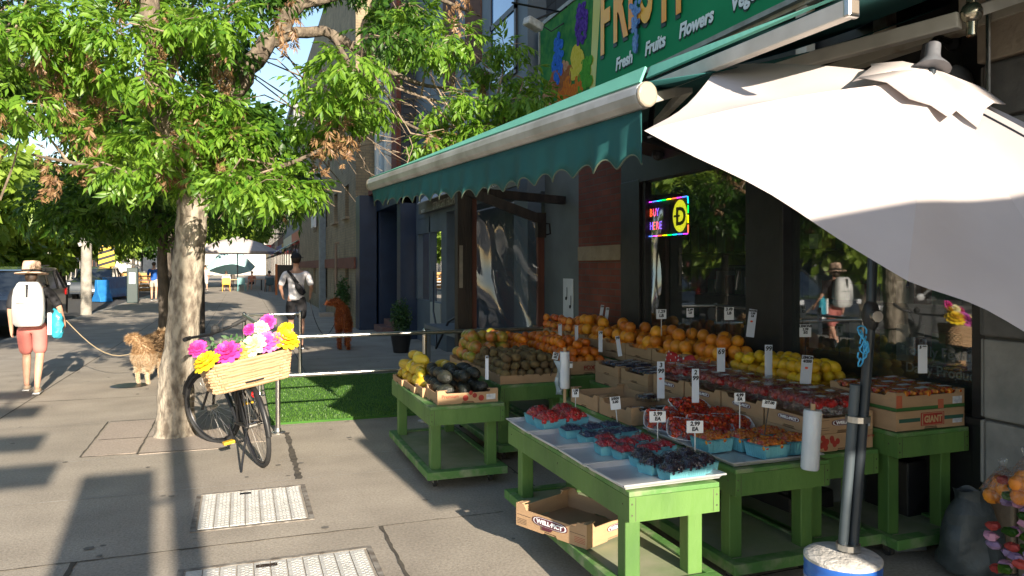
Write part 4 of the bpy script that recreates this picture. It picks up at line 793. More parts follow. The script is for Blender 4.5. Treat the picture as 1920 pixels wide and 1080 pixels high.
# white foam trays
def foam_proto(kind):
    t=thing('foam_pack','x','foam tray'); m=MB(); X,Y,h=.135,.105,.024; n=20; rim=[]; bot=[]
    for i in range(n):
        a=2*math.pi*i/n; ca,sa=math.cos(a),math.sin(a); e=.45; rim.append((X*abs(ca)**e*(1 if ca>0 else -1),Y*abs(sa)**e*(1 if sa>0 else -1),h)); bot.append((rim[-1][0]*.85,rim[-1][1]*.85,0))
    m.add(rim+bot,[(i,(i+1)%n,n+(i+1)%n,n+i) for i in range(n)]+[tuple(range(n,2*n))]); m.tube(rim+[rim[0]],.003,5,cap=False); m.build('foam_tray',mat('foam_white',(.78,.78,.78),rough=.7),t,solid=.002,smooth=False)
    berries(t,X*.82,Y*.8,.02,.035,kind,.015,110); film(t,X*.95,Y*.93,.018,.045,CLEAR,8,cr=.003); return t
fp=foam_proto(4); fl_=[(2.40,3.66,.650,.42,.12,-.5),(2.40,3.92,.650,.42,.12,-.5),(2.56,3.70,.655,.40,.1,-.4),(2.56,3.96,.655,.40,.1,-.4),(2.72,3.72,.650,.38,.05,-.3),(2.66,4.05,.70,.35,.05,.0),(2.76,3.90,.66,.35,0,-.3)]
for i,(x,y,z,rx,ry,rz) in enumerate(fl_):
    o=fp if i==0 else dup(fp); o.location=(x,y,z); o.rotation_euler=(rx,ry,rz); o['label']='white foam tray of tomatoes, %s on the middle cart'%posname(i,7); o['group']='foam trays on the middle cart'
# clamshells
def clam_proto(kind,X,Y,h,n,r,lab=True):
    t=thing('clamshell','x','clamshell box'); berries(t,X*.88,Y*.88,h*.62,.006,kind,r,n); m=MB(); m.add([(-X*.92,-Y*.92,0),(X*.92,-Y*.92,0),(X*.92,Y*.92,0),(-X*.92,Y*.92,0),(-X,-Y,h*.55),(X,-Y,h*.55),(X,Y,h*.55),(-X,Y,h*.55)],[(0,1,5,4),(1,2,6,5),(2,3,7,6),(3,0,4,7),(0,3,2,1)]); m.add([(-X*1.05,-Y*1.05,h*.55),(X*1.05,-Y*1.05,h*.55),(X*1.05,Y*1.05,h*.55),(-X*1.05,Y*1.05,h*.55),(-X*.9,-Y*.9,h),(X*.9,-Y*.9,h),(X*.9,Y*.9,h),(-X*.9,Y*.9,h)],[(0,1,5,4),(1,2,6,5),(2,3,7,6),(3,0,4,7),(4,5,6,7)]); m.build('clear_box',CLAMB,t)
    m=MB(); q_=.5 if lab else .22; m.box(-X*q_,X*q_,-Y*.3,Y*.3,h+.0005,h+.0015); m.build('label_sticker',LABEL,t); return t
def clam_grid(pr,cx,cy_,z,nx,ny,X,Y,group,desc):
    k=0
    for i in range(nx):
        for j in range(ny):
            o=pr if (k==0 and not pr.get('used')) else dup(pr)
            pr['used']=1
            if 'used' in o and o is not pr: del o['used']
            o.location=(cx+(i-(nx-1)/2)*X*2.15+rnd.uniform(-.004,.004),cy_+(j-(ny-1)/2)*Y*2.15+rnd.uniform(-.004,.004),z+rnd.uniform(0,.004)); o.rotation_euler=(rnd.uniform(-.05,.05),rnd.uniform(-.05,.05),rnd.uniform(-.08,.08)); o['label']=desc; o['group']=group; k+=1
# strawberry cartons C6: two stacks
ds=['nearest','middle','farther','farthest']
sc1=clam_proto(3,.095,.065,.10,60,.018,lab=False); 
for i,y in enumerate((3.40,3.82,4.24,4.66)):
    t=carton('lower strawberry carton, %s stack beside the umbrella pole'%ds[i],3.07,y,.603,.40,.40,.095,notch=False,group='strawberry cartons on the right cart',label_patch=False)
    if i==0:
        m=MB(); 
        for q in range(14): m.ball((-.19+rnd.random()*.17,-.201,.02+rnd.random()*.055),.016,8,(1,.06,1.1))
        m.build('printed_strawberries',INKR,t); text('Grown & Packed by\n     Growers',.022,(.03,-.203,.06),FACE_S,INKR,t,ex=.0004)
    t=carton('upper strawberry carton, %s stack beside the umbrella pole'%ds[i],3.07,y,.70,.40,.40,.105,group='strawberry cartons on the right cart')
    if i==0: oval_badge(t,'WELL·PICT','S',.02,.055,.105,.018,.201); lines(t,'S',-.19,-.1,.07,.2,1); lines(t,'S',-.19,-.1,.03,.2,2); lines(t,'S',.14,.19,.07,.2,1)
    oval_badge(t,'WELL·PICT','W',0,.055,.09,.016,.201)
    clam_grid(sc1,3.07,y,.79,2,3,.085,.058,'strawberry clamshells on the right cart','clear box of strawberries in the %s upper carton beside the umbrella pole'%ds[i])
# C5 back: raspberries carton and blackberries cartons
sb1=clam_proto(0,.075,.055,.045,60,.011)
for i,(x,y,z,lb) in enumerate(((2.50,4.35,.603,'open carton with packs of blackberries at the front of the middle cart'),(2.50,4.82,.603,'half empty open carton at the far end of the middle cart'))):
    t=carton(lb,x,y,z,.44,.44,.11)
clam_grid(sb1,2.55,4.30,.62,2,2,.08,.055,'blackberry boxes in the open carton','clear box of blackberries in the open carton on the middle cart')
o=dup(sb1,loc=(2.62,4.50,.68),rot=(0,.05,.3),label='single box of blackberries lying across the back of the open carton'); o['group']='blackberry boxes in the open carton'
m=MB()
for k in range(14): m.ball((rnd.uniform(2.36,2.62),rnd.uniform(4.72,4.95),.63+rnd.random()*.03),.03,8,(1,.8,.5))
o=m.build('ginger_roots',mat('ginger',(.36,.22,.10),(.28,.16,.07),scale=20,rough=.8),None,smooth=True); tag(o,'loose pale brown roots in the half empty carton','ginger'); o['kind']='stuff'
for i,(x,y,z,lb) in enumerate(((3.02,5.15,.60,'carton of blueberry boxes behind the tall price strip, left one'),(2.95,5.62,.60,'carton of blueberry boxes next to the green cart end'))):
    pass
C8=cart('green cart under the blueberry cartons between the lemons and the blackberries',2.87,3.28,4.92,5.95,.60,.14)
bl1=clam_proto(1,.075,.055,.045,70,.009)
for i,(x,y) in enumerate(((3.07,5.15),(3.07,5.62))):
    carton('lower plain carton below the blueberries, %s one'%('nearer','farther')[i],x,y,.603,.40,.42,.09,notch=False,label_patch=False); carton('carton filled with blueberry boxes, %s one'%('nearer','farther')[i],x,y,.695,.40,.42,.09)
    clam_grid(bl1,x,y,.745,2,3,.075,.055,'blueberry boxes','clear box of blueberries in the %s blueberry carton'%('nearer','farther')[i])
# plain cartons + raspberry layer on C5 right
for i,y in enumerate((4.2,)): pass
# C7: lemons behind, tomato cartons
LX0=3.33
for i,y in enumerate((4.85,4.42,4.02)):
    if i: 
        pass
t=carton('white printed carton of lemons under the windows',3.55,4.40,.71,.46,.40,.09,mt=mat('pale_carton',(.50,.47,.40),(.42,.38,.31),scale=7,rough=.8)); text('Mga Fre',.05,(-.233,.15,.03),FACE_W,INKB,t,ex=.0005)
t=carton('shallow lemon tray nearest the umbrella pole',3.55,3.98,.71,.46,.38,.07,notch=False)
pile('lemon','yellow lemon in the pile under the right window','lemons piled under the right window',3.34,3.78,3.84,4.66,.765,.086,.6,layers=3,lay=True)
for i,(z,lb,hh) in enumerate(((.708,'lower carton by the stone pier with a red badge and green stripe',.105),(.816,'upper carton by the stone pier holding cherry tomato boxes',.10))):
    t=carton(lb,3.56,3.32,z,.50,.48,hh,notch=i==1)
    if i==0:
        m=MB(); m.box(-.23,-.08,-.2425,-.2405,.045,.065); m.box(.10,.24,-.2425,-.2405,.045,.065); m.build('green_stripe',mat('ink_green',(.03,.10,.07),rough=.7),t)
        for g,mm,q in ((1,INKR,.242),(.92,CARD,.2428),(.84,INKR,.2436)):
            m=MB(); m.box(.01-.085*g,.01+.085*g,-q-.001,-q+.0005,.055-.036*g,.055+.036*g); m.build('badge',mm,t,bevel=.003)
        text('GIANT',.05,(.01,-.2462,.038),FACE_S,mat('badge_tan',(.5,.33,.16),rough=.7),t,align='CENTER',bold=.002,ex=.0005,sx=.85)
    else:
        m=MB(); m.box(-.25,.25,-.2425,-.2405,.0,.018); m.box(-.2525,-.2505,-.24,.24,.0,.018); m.build('green_stripe',mat('ink_green2',(.04,.13,.03),rough=.7),t); m=MB(); m.box(-.25,-.21,-.2435,-.2415,.018,.085); m.box(.05,.09,-.2435,-.2415,.0,.05); m.build('red_print',mat('carton_salmon',(.50,.13,.06),rough=.7),t)
ct=clam_proto(5,.075,.055,.06,50,.014); clam_grid(ct,3.56,3.32,.865,3,4,.075,.055,'cherry tomato boxes by the stone pier','clear box of cherry tomatoes in the upper carton by the stone pier')
t=carton('open carton of tomatoes between the lemons and the stone pier',3.56,3.70,.71,.50,.26,.10); clam_grid(ct,3.56,3.70,.79,3,2,.075,.055,'tomato boxes beside the lemons','clear box of small tomatoes right beside the lemons')
# ---------------------------------------------------------------- bag rolls
def bag_roll(lab,p,h,r,stick):
    t=thing('bag_roll',lab,'roll of bags',p); m=MB(); m.lathe([(r*.35,0),(r*.9,0),(r,.01),(r*.97,h*.5),(r,h-.01),(r*.92,h),(r*.35,h)],n=22); m.build('plastic_roll',mat('bag_plastic',(.66,.70,.74),(.56,.60,.65),scale=6,rough=.25,bump=.15,bscale=30,stretch=(6,6,1),sub=.1),t,smooth=True)
    m=MB(); m.cyl((0,0,-stick),(0,0,h+.03),.012,8); m.build('stick',mat('pale_stick',(.5,.33,.18),rough=.6),t); return t
bag_roll('thick roll of clear plastic bags standing at the near end of the middle cart',tuple(P(1518,880,3.72)),.295,.045,.0).rotation_euler=(0,R(4),0)
bag_roll('slimmer roll of clear plastic bags on a stick between the kiwis and the cartons',tuple(P(1059,728,5.5)),.27,.037,.14)
m=MB(); vs=[]
for i in range(5):
    for j in range(9): vs.append(P(1042+i*4,740-j*8,5.5)+Vector((.012*math.sin(j*1.3+i),.02*math.sin(i*2+j),0)))
m.add(vs,[(i*9+j,i*9+j+1,(i+1)*9+j+1,(i+1)*9+j) for i in range(4) for j in range(8)]); o=m.build('plastic_bag',mat('bag_film',(.45,.55,.62),rough=.3,alpha=.7),None,smooth=True,solid=.001); tag(o,'loose bluish plastic bag hanging beside the slimmer bag roll','plastic bag')
# ---------------------------------------------------------------- price signs
def price(lab,p,w_,h,txt,kind='strip',yaw=0,tilt=0,mark=True,dot=False):
    t=thing('price_strip' if kind=='strip' else 'price_tag',lab,'price sign',p,yaw-YAW*.9); t.rotation_euler[1]=tilt
    m=MB(); m.box(-w_/2,w_/2,-.0012,.0012,0,h); m.build('card',mat('blue_white_card',(.62,.67,.76),(.56,.61,.70),scale=5,rough=.5) if kind=='strip' else WHITE,t,bevel=.001)
    if kind!='strip': m=MB(); m.box(-.0025,.0025,-.0012,.003,-.14,0); m.build('stake',mat('clear_stake',(.55,.58,.58),rough=.3) if kind=='tag' else BLACK,t)
    ls=txt.split('\n'); fs_=min(w_*.95/max(len(l) for l in ls)*1.75,h*.9/len(ls))
    if kind=='strip': zt=h-fs_*.9
    else: zt=h-fs_*.85
    for i,l in enumerate(ls): text(l,fs_,(0,-.0022,zt-i*fs_*.95),FACE_S,INKB,t,align='CENTER',bold=.0014,ex=.0003,shear=.1)
    if dot: m=MB(); m.ball((-.002,-.002,h-fs_*len(ls)-.03),.011,8,(1,.1,.7)); m.build('red_dot',REDORANGE,t)
    return t
price('tall white price strip with red dot, in front of the blueberry cartons at left',P(1239,747,4.75),.048,.235,'3\n99',dot=True)
price('tall white price strip standing right of the one with the red dot, over the blackberries',P(1304,755,4.3),.042,.195,'2\n99')
price('tall white price strip in the lemons, left of the one with an orange dot',P(1441,708,4.9),.05,.215,'99')
price('wide white price strip with orange dot in the middle of the lemons',P(1510,720,4.55),.07,.175,'LEMON\n4/200',dot=True,tilt=.08)
price('tall white price strip leaning at the right end of the oranges, by the black mullion',P(1406,632,5.6),.062,.21,'NAVEL\n1.99\nLB',dot=True,tilt=.12)
price('short white price strip in front of the red dotted wrap',P(1352,697,5.0),.055,.16,'69')
price('white price strip at the foot of the oranges, left of the lettuce carton tag',P(1126,660,6.4),.035,.18,'79')
price('white price strip leaning left behind the lettuce carton',P(1163,668,6.2),.035,.17,'99',tilt=-.15)
price('narrow white price strip before the sunlit peaches, left one',P(1050,645,7.4),.036,.20,'2.49')
price('narrow white price strip before the sunlit peaches, right one',P(1081,642,7.2),.034,.165,'1.99')
price('white price strip behind the peaches against the brick pier, left one',P(1125,604,8.2),.036,.19,'99',tilt=.15)
price('white price strip behind the peaches against the brick pier, right one',P(1136,604,8.1),.036,.16,'49',tilt=.12)
price('white price strip with a dark slot over the cherry tomatoes at right',P(1730,700,3.55),.045,.135,'5 99')
price('thin white price strip between the avocados and the kiwis',P(914,712,5.75),.022,.18,'')if False else None
price('white price tag on the near foam trays',P(1233,792,3.85),.085,.058,'3.99\nEA','tag')
price('white price tag stuck between the foam trays and blackberry baskets',P(1303,812,3.75),.085,.062,'2.99\nEA','tag')
price('white price tag on the open blackberry carton',P(1155,768,4.35),.06,.075,'2/500\n3.00','tag',tilt=-.1)
price('small white price tag at the corner of the half empty carton',P(1079,745,4.9),.045,.055,'1.50\nLB','tag')
price('white price tag on the strawberry carton at left',P(1387,754,4.0),.058,.05,'4.99\nEA','tag')
price('wide white price tag on a black stake above the strawberry carton',P(1441,765,3.95),.075,.04,'2/7.00','stake',tilt=.15)
price('white price tag on a black stake in the kiwis',P(1040,674,6.2),.05,.06,'5/2\n00','stake',tilt=.25)
price('white price tag beside the slimmer bag roll',P(1070,690,5.8),.03,.05,'99','stake')
price('white price tag on a stick in front of the left window',P(1240,598,6.2),.085,.08,'1.29\nLB','tag')
price('yellowed price tag on a black stake before the left window',P(1294,595,6.1),.06,.075,'2.49\nLB','stake')
price('pale price tag on a black stake near the window mullion',P(1367,600,5.8),.075,.10,'3.49\nLB','stake')
price('white price tag on a black stake before the right window',P(1510,632,5.3),.085,.09,'LEMONS\n2.99\n5/2','stake')
price('white price strip standing among the avocados',P(913,712,5.6),.025,.18,'99')
# ---------------------------------------------------------------- umbrella and bucket
um=thing('patio_umbrella','worn white patio umbrella tilted towards the street above the right carts','umbrella',(2.28,2.42,0))
A_=P(1745,150,3.1); T=[P(1208,245,2.9),P(1702,527,2.4),P(2100,715,2.3),P(2400,540,2.2),P(2220,400,3.0)]
def cw(Xc,D,z): return Vector((Xc*cY+D*sY,D*cY-Xc*sY,z))
T+=[cw(2.0,3.5,2.20),cw(1.45,3.75,2.40),P(1345,121,3.7)]
C_=sum(T,Vector())/8; axis=(A_-C_).normalized()
for k in range(8):
    a,b=T[k],T[(k+1)%8]; m=MB(); vs=[]; NR,NS=10,10
    for i in range(NR+1):
        r=i/NR
        for j in range(NS+1):
            s_=j/NS; e=a.lerp(b,s_); e=e+(C_-e)*(.045*math.sin(math.pi*s_)*4*.25); p_=A_.lerp(e,r); p_+=axis*(.10*math.sin(math.pi*r)*.35)-axis*(.05*math.sin(math.pi*s_)*math.sin(math.pi*min(1,r*1.0))); p_+=axis*.012*math.sin(r*11+s_*7+k)*math.sin(math.pi*s_)
            vs.append(p_)
    m.add(vs,[(i*(NS+1)+j,i*(NS+1)+j+1,(i+1)*(NS+1)+j+1,(i+1)*(NS+1)+j) for i in range(NR) for j in range(NS)]); cp=bl('canopy_panel',m,UMB,um,smooth=True)
    m=MB(); m.tube([A_+(T[k]-A_)*(q*.985)-axis*.034+axis*(.10*math.sin(math.pi*q)*.35) for q in [x/10 for x in range(11)]],.005,6); bl('rib',m,DARKMET,um)
# vent flap
m=MB(); vs=[]; n=22
for i in range(n+1):
    a=i/n; k=a*8; q=T[int(k)%8].lerp(T[(int(k)+1)%8],k-int(k)); 
    rr_=[.27,.23][i%2]*(1+.1*math.sin(i*2.1))
    e=A_.lerp(q,rr_)+axis*(.075+.02*math.sin(i*1.9)); mid=A_.lerp(q,rr_*.5)+axis*(.075+.012*math.sin(i*2.7)); vs+=[A_+axis*.06,mid,e]
m.add(vs,[(3*i+j,3*i+j+1,3*i+3+j+1,3*i+3+j) for i in range(n) for j in range(2)]); bl('vent_flap',m,UMB,um,smooth=True,solid=.003)
m=MB(); m.lathe([(.075,-.02),(.06,.0),(.035,.03),(.03,.05),(.03,.10),(0,.11)],n=14,M=Vector((0,0,1)).rotation_difference(axis).to_matrix()); bl('finial',m,MATS['lamp_grey'],um,smooth=True,loc=None); fo=bpy.context.scene.objects[-1] if False else None
for o_ in um.children:
    if o_.name.startswith('finial'): o_.data.transform(Matrix.Translation(A_+axis*.07))
pb=Vector((2.365,2.42,.40)); pj=P(1633,592,3.02); 
m=MB(); m.tube([pb,pj],.021,14); bl('pole',m,mat('pole_dark',(.025,.035,.045),(.04,.05,.06),scale=5,rough=.35,metal=.3),um,smooth=True)
m=MB(); off=Vector((-.042,.012,0)); m.tube([pb+off,pb.lerp(pj,.72)+off],.020,12); bl('support_pole',m,mat('pole_grey',(.065,.085,.10),(.045,.06,.072),scale=6,rough=.5),um,smooth=True)
for q in (.05,.58): m=MB(); c_=pb.lerp(pj,q)+off*.5; m.tube([c_-Vector((0,0,.012)),c_+Vector((0,0,.012))],.048,14); bl('clamp',m,STEEL,um)
m=MB(); m.ball(pj,.055,14,(.62,.62,1.25)); bl('tilt_joint',m,BLACK,um,smooth=True); m=MB(); v=Vector((-.32,-.95,0)); m.cyl(pj+v*.03,pj+v*.055,.022,14); bl('joint_bolt',m,STEEL,um); 
m=MB(); m.tube([pj,pj+Vector((.01,0,.25)),A_-axis*.1,A_+axis*.1],.019,12); bl('upper_pole',m,MATS['pole_dark'],um,smooth=True)
m=MB(); c_=pj+Vector((-.06,-.02,-.07))
for k in range(5): m.tube([c_+Vector((.016*math.cos(a+k)+.01*math.sin(a*2),.012*math.sin(a+k),.045*math.sin(a)*(.7+.1*k)-.02*k)) for a in [x*.5 for x in range(13)]],.0035,5)
bl('blue_cord',m,mat('cord_blue',(.05,.35,.65),rough=.6),um)
bk=thing('bucket_base','white lidded blue bucket filled with concrete holding the umbrella pole','bucket',(2.315,2.42,0))
m=MB(); m.lathe([(.125,0),(.13,.02),(.145,.33),(.15,.34),(.15,.36),(.147,.365),(.15,.38),(.15,.40),(.147,.41),(.143,.41),(.143,.395)],n=36); m.build('bucket_body',mat('bucket_blue',(.02,.10,.42),(.03,.14,.5),scale=3,rough=.3),bk,smooth=True)
m=MB(); m.lathe([(.150,.402),(.151,.414),(.142,.421),(.08,.428),(0,.430)],n=36); m.build('concrete_fill',mat('fill',(.55,.52,.48),(.42,.40,.37),scale=12,rough=.9,bump=.5),bk,smooth=True)
m=MB(); m.lathe([(.1475,.30),(.1515,.335)],n=36); m.mi(0); 
m.build('white_band',mat('bucket_white',(.65,.68,.72),(.05,.15,.5),scale=9,rough=.35),bk)
# wrapped bundles at the right edge
def bagged(lab,p,n,kind,w_,h,group):
    t=thing('bagged_produce',lab,'bag',p,0,group); m=MB()
    for k in range(n): m.ball((rnd.uniform(-w_,w_)*.7,rnd.uniform(-w_,w_)*.6,rnd.uniform(.02,h)),.034,12)
    m.build('fruit_inside',kind,t,smooth=True); m=MB(); vs=[]; ns=18; lv=[(.2,0),(.85,.01),(1.1,h*.3),(1.1,h*.8),(.8,h*1.15),(.2,h*1.6),(.35,h*1.9)]
    for r,z in lv:
        for j in range(ns): a=2*math.pi*j/ns; q=r*w_*(1+rnd.uniform(-.08,.08)); vs.append((q*math.cos(a),q*math.sin(a),z))
    m.add(vs,[(i*ns+j,i*ns+(j+1)%ns,(i+1)*ns+(j+1)%ns,(i+1)*ns+j) for i in range(len(lv)-1) for j in range(ns)]); m.build('clear_bag',CLEAR,t,smooth=False); return t
bagged('clear bag of orange fruit hanging at the right edge, left one',P(1880,945,3.15),7,F_OR,.055,.10,'bags of fruit by the stone pier'); bagged('clear bag of orange fruit cut off by the right edge of the photo',P(1925,940,2.9),7,F_OR,.055,.11,'bags of fruit by the stone pier')
gb=thing('plastic_sack','dark grey empty plastic sack slumped beside the right cart','sack',P(1820,1065,3.9)); m=MB(); vs=[]; ns=14
lv=[(.17,0),(.19,.05),(.16,.11),(.17,.18),(.12,.25),(.13,.31),(.07,.37),(.09,.40)]
for r,z in lv:
    for j in range(ns): a=2*math.pi*j/ns; q=r*(1+rnd.uniform(-.22,.2)); vs.append((q*math.cos(a),q*math.sin(a)*.8,max(0,z+rnd.uniform(-.035,.035))))
m.add(vs,[(i*ns+j,i*ns+(j+1)%ns,(i+1)*ns+(j+1)%ns,(i+1)*ns+j) for i in range(len(lv)-1) for j in range(ns)]); m.build('sack_body',mat('grey_sack',(.035,.043,.045),(.075,.088,.092),scale=7,rough=.5,bump=.8,bscale=9),gb,smooth=True,sub=1)
fb=thing('wrapped_flowers','bunch of pink and red flowers wrapped in film at the lower right corner','flowers',P(1925,1095,2.95)); m=MB()
for k in range(36): m.mi(k%4).ball((rnd.uniform(-.10,.10),rnd.uniform(-.1,.1),rnd.uniform(.02,.40)),.03,7,(1,1,.6),noise=.2)
m.build('flower_heads',[mat('petal_pink',(.42,.2,.3),rough=.6),mat('petal_red',(.35,.04,.03),rough=.6),mat('petal_mauve',(.25,.17,.30),rough=.6),LEAFD],fb); film(fb,.13,.13,.35,.1,CLEAR,8)
# clutter below the carts
for lab,p,s_,mt in (('crumpled pale plastic sheet stuffed behind the right cart',P(1560,960,4.9),(.25,.2,.30),mat('dim_plastic',(.14,.16,.16),(.2,.22,.22),scale=6,rough=.4)),('folded black crate leaning under the middle cart',P(1480,1000,4.7),(.18,.2,.2),BLACK),('dark stack of folded crates under the right cart',P(1700,950,4.6),(.16,.15,.32),BLACK),('scrap of broken grey board on the ground by the bucket',P(1705,1048,4.2),(.08,.04,.07),MATS['grey_bench'])):
    m=MB(); m.box(-s_[0],s_[0],-s_[1],s_[1],-.02,s_[2]); m.box(-s_[0]*.8,s_[0]*.7,-s_[1]*.7,s_[1]*.9,s_[2],s_[2]*1.25); m.v=[(x+rnd.uniform(-.02,.02),y+rnd.uniform(-.02,.02),z+rnd.uniform(-.02,.02)) for x,y,z in m.v]; o=m.build('clutter_'+lab.split()[2] if False else 'stored_crate' if 'crate' in lab else 'scrap_sheet',mt,None,bevel=.01,loc=(p.x,p.y,max(.02,p.z))); tag(o,lab,'crate' if 'crate' in lab else 'scrap')
# ---------------------------------------------------------------- trees
def pinnate(rs,nl,ln,wd,length):
    """one drooping compound leaf: paired leaflets along a rachis, as (verts, quads)"""
    V=[];Fc=[]
    for k in range(nl):
        s_=.25+.75*k/(nl-1) if nl>1 else 1; side=(1 if k%2 else -1) if k<nl-1 else 0
        base=np.array([s_*length,0,-.30*length*s_**2]); ang=side*rs.uniform(.7,1.2); d=np.array([math.cos(ang),math.sin(ang),-.35-.5*s_-rs.uniform(0,.3)]); d/=np.linalg.norm(d)
        sd=np.cross(d,[0,0,1]); sd/=np.linalg.norm(sd)+1e-9; up=np.cross(sd,d); L=ln*rs.uniform(.75,1.15); W=wd*rs.uniform(.85,1.15); o=len(V)
        V+=[base,base+d*L*.4+sd*W+up*W*.35,base+d*L,base+d*L*.4-sd*W+up*W*.35]; Fc+=[(o,o+1,o+2),(o,o+2,o+3)]
    return np.array(V),np.array(Fc)
def leaf_mesh(name,parent,centers,outs,mt,seed,templates,sc_=(.8,1.2),droop=.5,kind=None):
    """scatter compound leaves; each one leaves its clump outwards and hangs"""
    rs=np.random.RandomState(seed); n=len(centers); AV=[];AF=[];off=0
    for t in range(len(templates)):
        idx=np.where(rs.randint(0,len(templates),n)==t)[0] if False else np.arange(t,n,len(templates))
        if len(idx)==0: continue
        V,Fc=templates[t]; k=len(idx); x=outs[idx].copy(); x[:,2]-=droop*rs.rand(k); x/=np.linalg.norm(x,axis=1)[:,None]+1e-9
        up=np.tile([0,0,1.],(k,1))+rs.normal(0,.35,(k,3)); y=np.cross(up,x); y/=np.linalg.norm(y,axis=1)[:,None]+1e-9; z=np.cross(x,y); s_=rs.uniform(sc_[0],sc_[1],(k,1,1))
        W=(V[None,:,0:1]*x[:,None]+V[None,:,1:2]*y[:,None]+V[None,:,2:3]*z[:,None])*s_+centers[idx][:,None]
        AV.append(W.reshape(-1,3)); AF.append((Fc[None]+(np.arange(k)*len(V))[:,None,None]+off).reshape(-1,3)); off+=k*len(V)
    V=np.concatenate(AV); Fc=np.concatenate(AF); me=bpy.data.meshes.new(name); me.vertices.add(len(V)); me.vertices.foreach_set('co',V.ravel()); me.loops.add(Fc.size); me.loops.foreach_set('vertex_index',Fc.ravel().astype(np.int32)); me.polygons.add(len(Fc)); me.polygons.foreach_set('loop_start',np.arange(0,Fc.size,3,dtype=np.int32)); me.polygons.foreach_set('loop_total',np.full(len(Fc),3,dtype=np.int32)); me.update(calc_edges=True); me.materials.append(mt)
    o=bpy.data.objects.new(name,me); col.objects.link(o); o.parent=parent
    if kind: o['kind']=kind
    return o
rsT=np.random.RandomState(11)
ASH=[pinnate(rsT,rsT.randint(5,11),rsT.uniform(.075,.115),.0155,rsT.uniform(.14,.20)) for _ in range(9)]; KEYS=[pinnate(rsT,9,.06,.006,.05) for _ in range(5)]
FAR=[pinnate(rsT,5,.26,.075,.26) for _ in range(6)]
def crown(name,parent,clumps,rad,per,mt,seed,templates,sc_=(.8,1.2),droop=.6,flat=.7):
    rs=np.random.RandomState(seed); C=[];O=[]
    for i,c in enumerate(clumps):
        k=int(per*rs.uniform(.7,1.3)); d=rs.normal(size=(k,3)); d/=np.linalg.norm(d,axis=1)[:,None]; d[:,2]=d[:,2]*flat+.1; r=rad*(rs.rand(k,1)**.5)*rs.uniform(.7,1.25)
        C.append(np.array(c)+d*r*np.array([1,1,flat])); O.append(d)
    C=np.concatenate(C)
    return leaf_mesh(name,parent,C,np.concatenate(O),mt,seed+1,templates,sc_,droop)
# main ash tree
mt_=thing('ash_tree','large leafy ash tree with pale bark in front of the bicycle','tree',(-.60,7.78,0))
def Pt(x,y,D): return P(x,y,D)
trunk=[(Vector((-.60,7.78,-.05)),.205),(Vector((-.60,7.78,.12)),.172),(Vector((-.60,7.79,.5)),.158),(Pt(341,640,7.15),.148),(Pt(349,540,7.15),.142),(Pt(357,450,7.15),.138),(Pt(361,385,7.15),.136),(Pt(362,345,7.15),.145)]
m=MB(); tp=[];tr=[]
for i in range(len(trunk)-1):
    for k in range(9): tp.append(trunk[i][0].lerp(trunk[i+1][0],k/9)); tr.append((trunk[i][1]*(1-k/9)+trunk[i+1][1]*k/9)*(1+.03*math.sin(i*2.3+k*.9)+rnd.uniform(-.012,.012)))
tp.append(trunk[-1][0]); tr.append(trunk[-1][1]); m.tube(tp,tr,30); m.v=[(x+rnd.uniform(-.0035,.0035),y+rnd.uniform(-.0035,.0035),z) for x,y,z in m.v]
# knots
m.ball(Pt(352,480,7.05),.06,10,(1,.5,.8)); m.ball(Pt(345,560,7.05),.05,10,(1,.5,1.2)); m.ball(Pt(372,395,7.1),.06,10,(.7,.5,1))
bl('trunk',m,BARK,mt_,smooth=True)
limbs=[([(362,345,7.15),(330,280,7.1),(300,200,7.0),(286,120,6.95),(280,50,6.9),(266,-60,6.9),(240,-200,6.9)],[.125,.11,.10,.095,.09,.08,.06]),
([(362,350,7.15),(385,290,7.3),(415,215,7.5),(440,165,7.6),(480,110,7.7),(520,60,7.8),(555,10,7.9),(600,-60,8),(660,-200,8.2)],[.13,.12,.115,.11,.10,.09,.085,.08,.05]),
([(500,80,7.75),(560,60,7.8),(610,58,7.9),(660,85,8.0),(720,130,8.1),(800,160,8.2),(880,172,8.3)],[.07,.06,.055,.045,.032,.02,.01]),
([(440,160,7.6),(420,100,7.5),(380,60,7.4),(330,30,7.3)],[.05,.04,.03,.015]),
([(300,200,7.0),(330,110,6.8),(350,70,6.6),(375,40,6.5)],[.045,.035,.025,.014]),
([(300,190,7.0),(200,160,6.9),(120,150,6.8),(40,120,6.7),(-60,80,6.6)],[.05,.042,.03,.022,.012]),
([(640,75,7.95),(640,130,8.3),(632,190,8.8),(625,260,9.2)],[.05,.045,.04,.03]),
([(560,10,7.9),(680,-20,8.2),(800,-10,8.6),(900,30,9)],[.05,.04,.03,.012]),
([(362,330,7.1),(460,330,7.0),(560,300,6.9),(640,260,6.9)],[.04,.03,.02,.01]),
([(350,330,7.1),(250,330,6.8),(160,310,6.6),(60,290,6.5)],[.04,.03,.02,.01]),
([(620,60,7.9),(700,200,7.9),(780,240,7.9),(860,280,7.8),(920,300,7.8)],[.03,.022,.016,.011,.006]),
([(700,120,8.05),(760,170,8),(850,200,8),(960,215,8)],[.02,.014,.010,.005])]
SK=[]
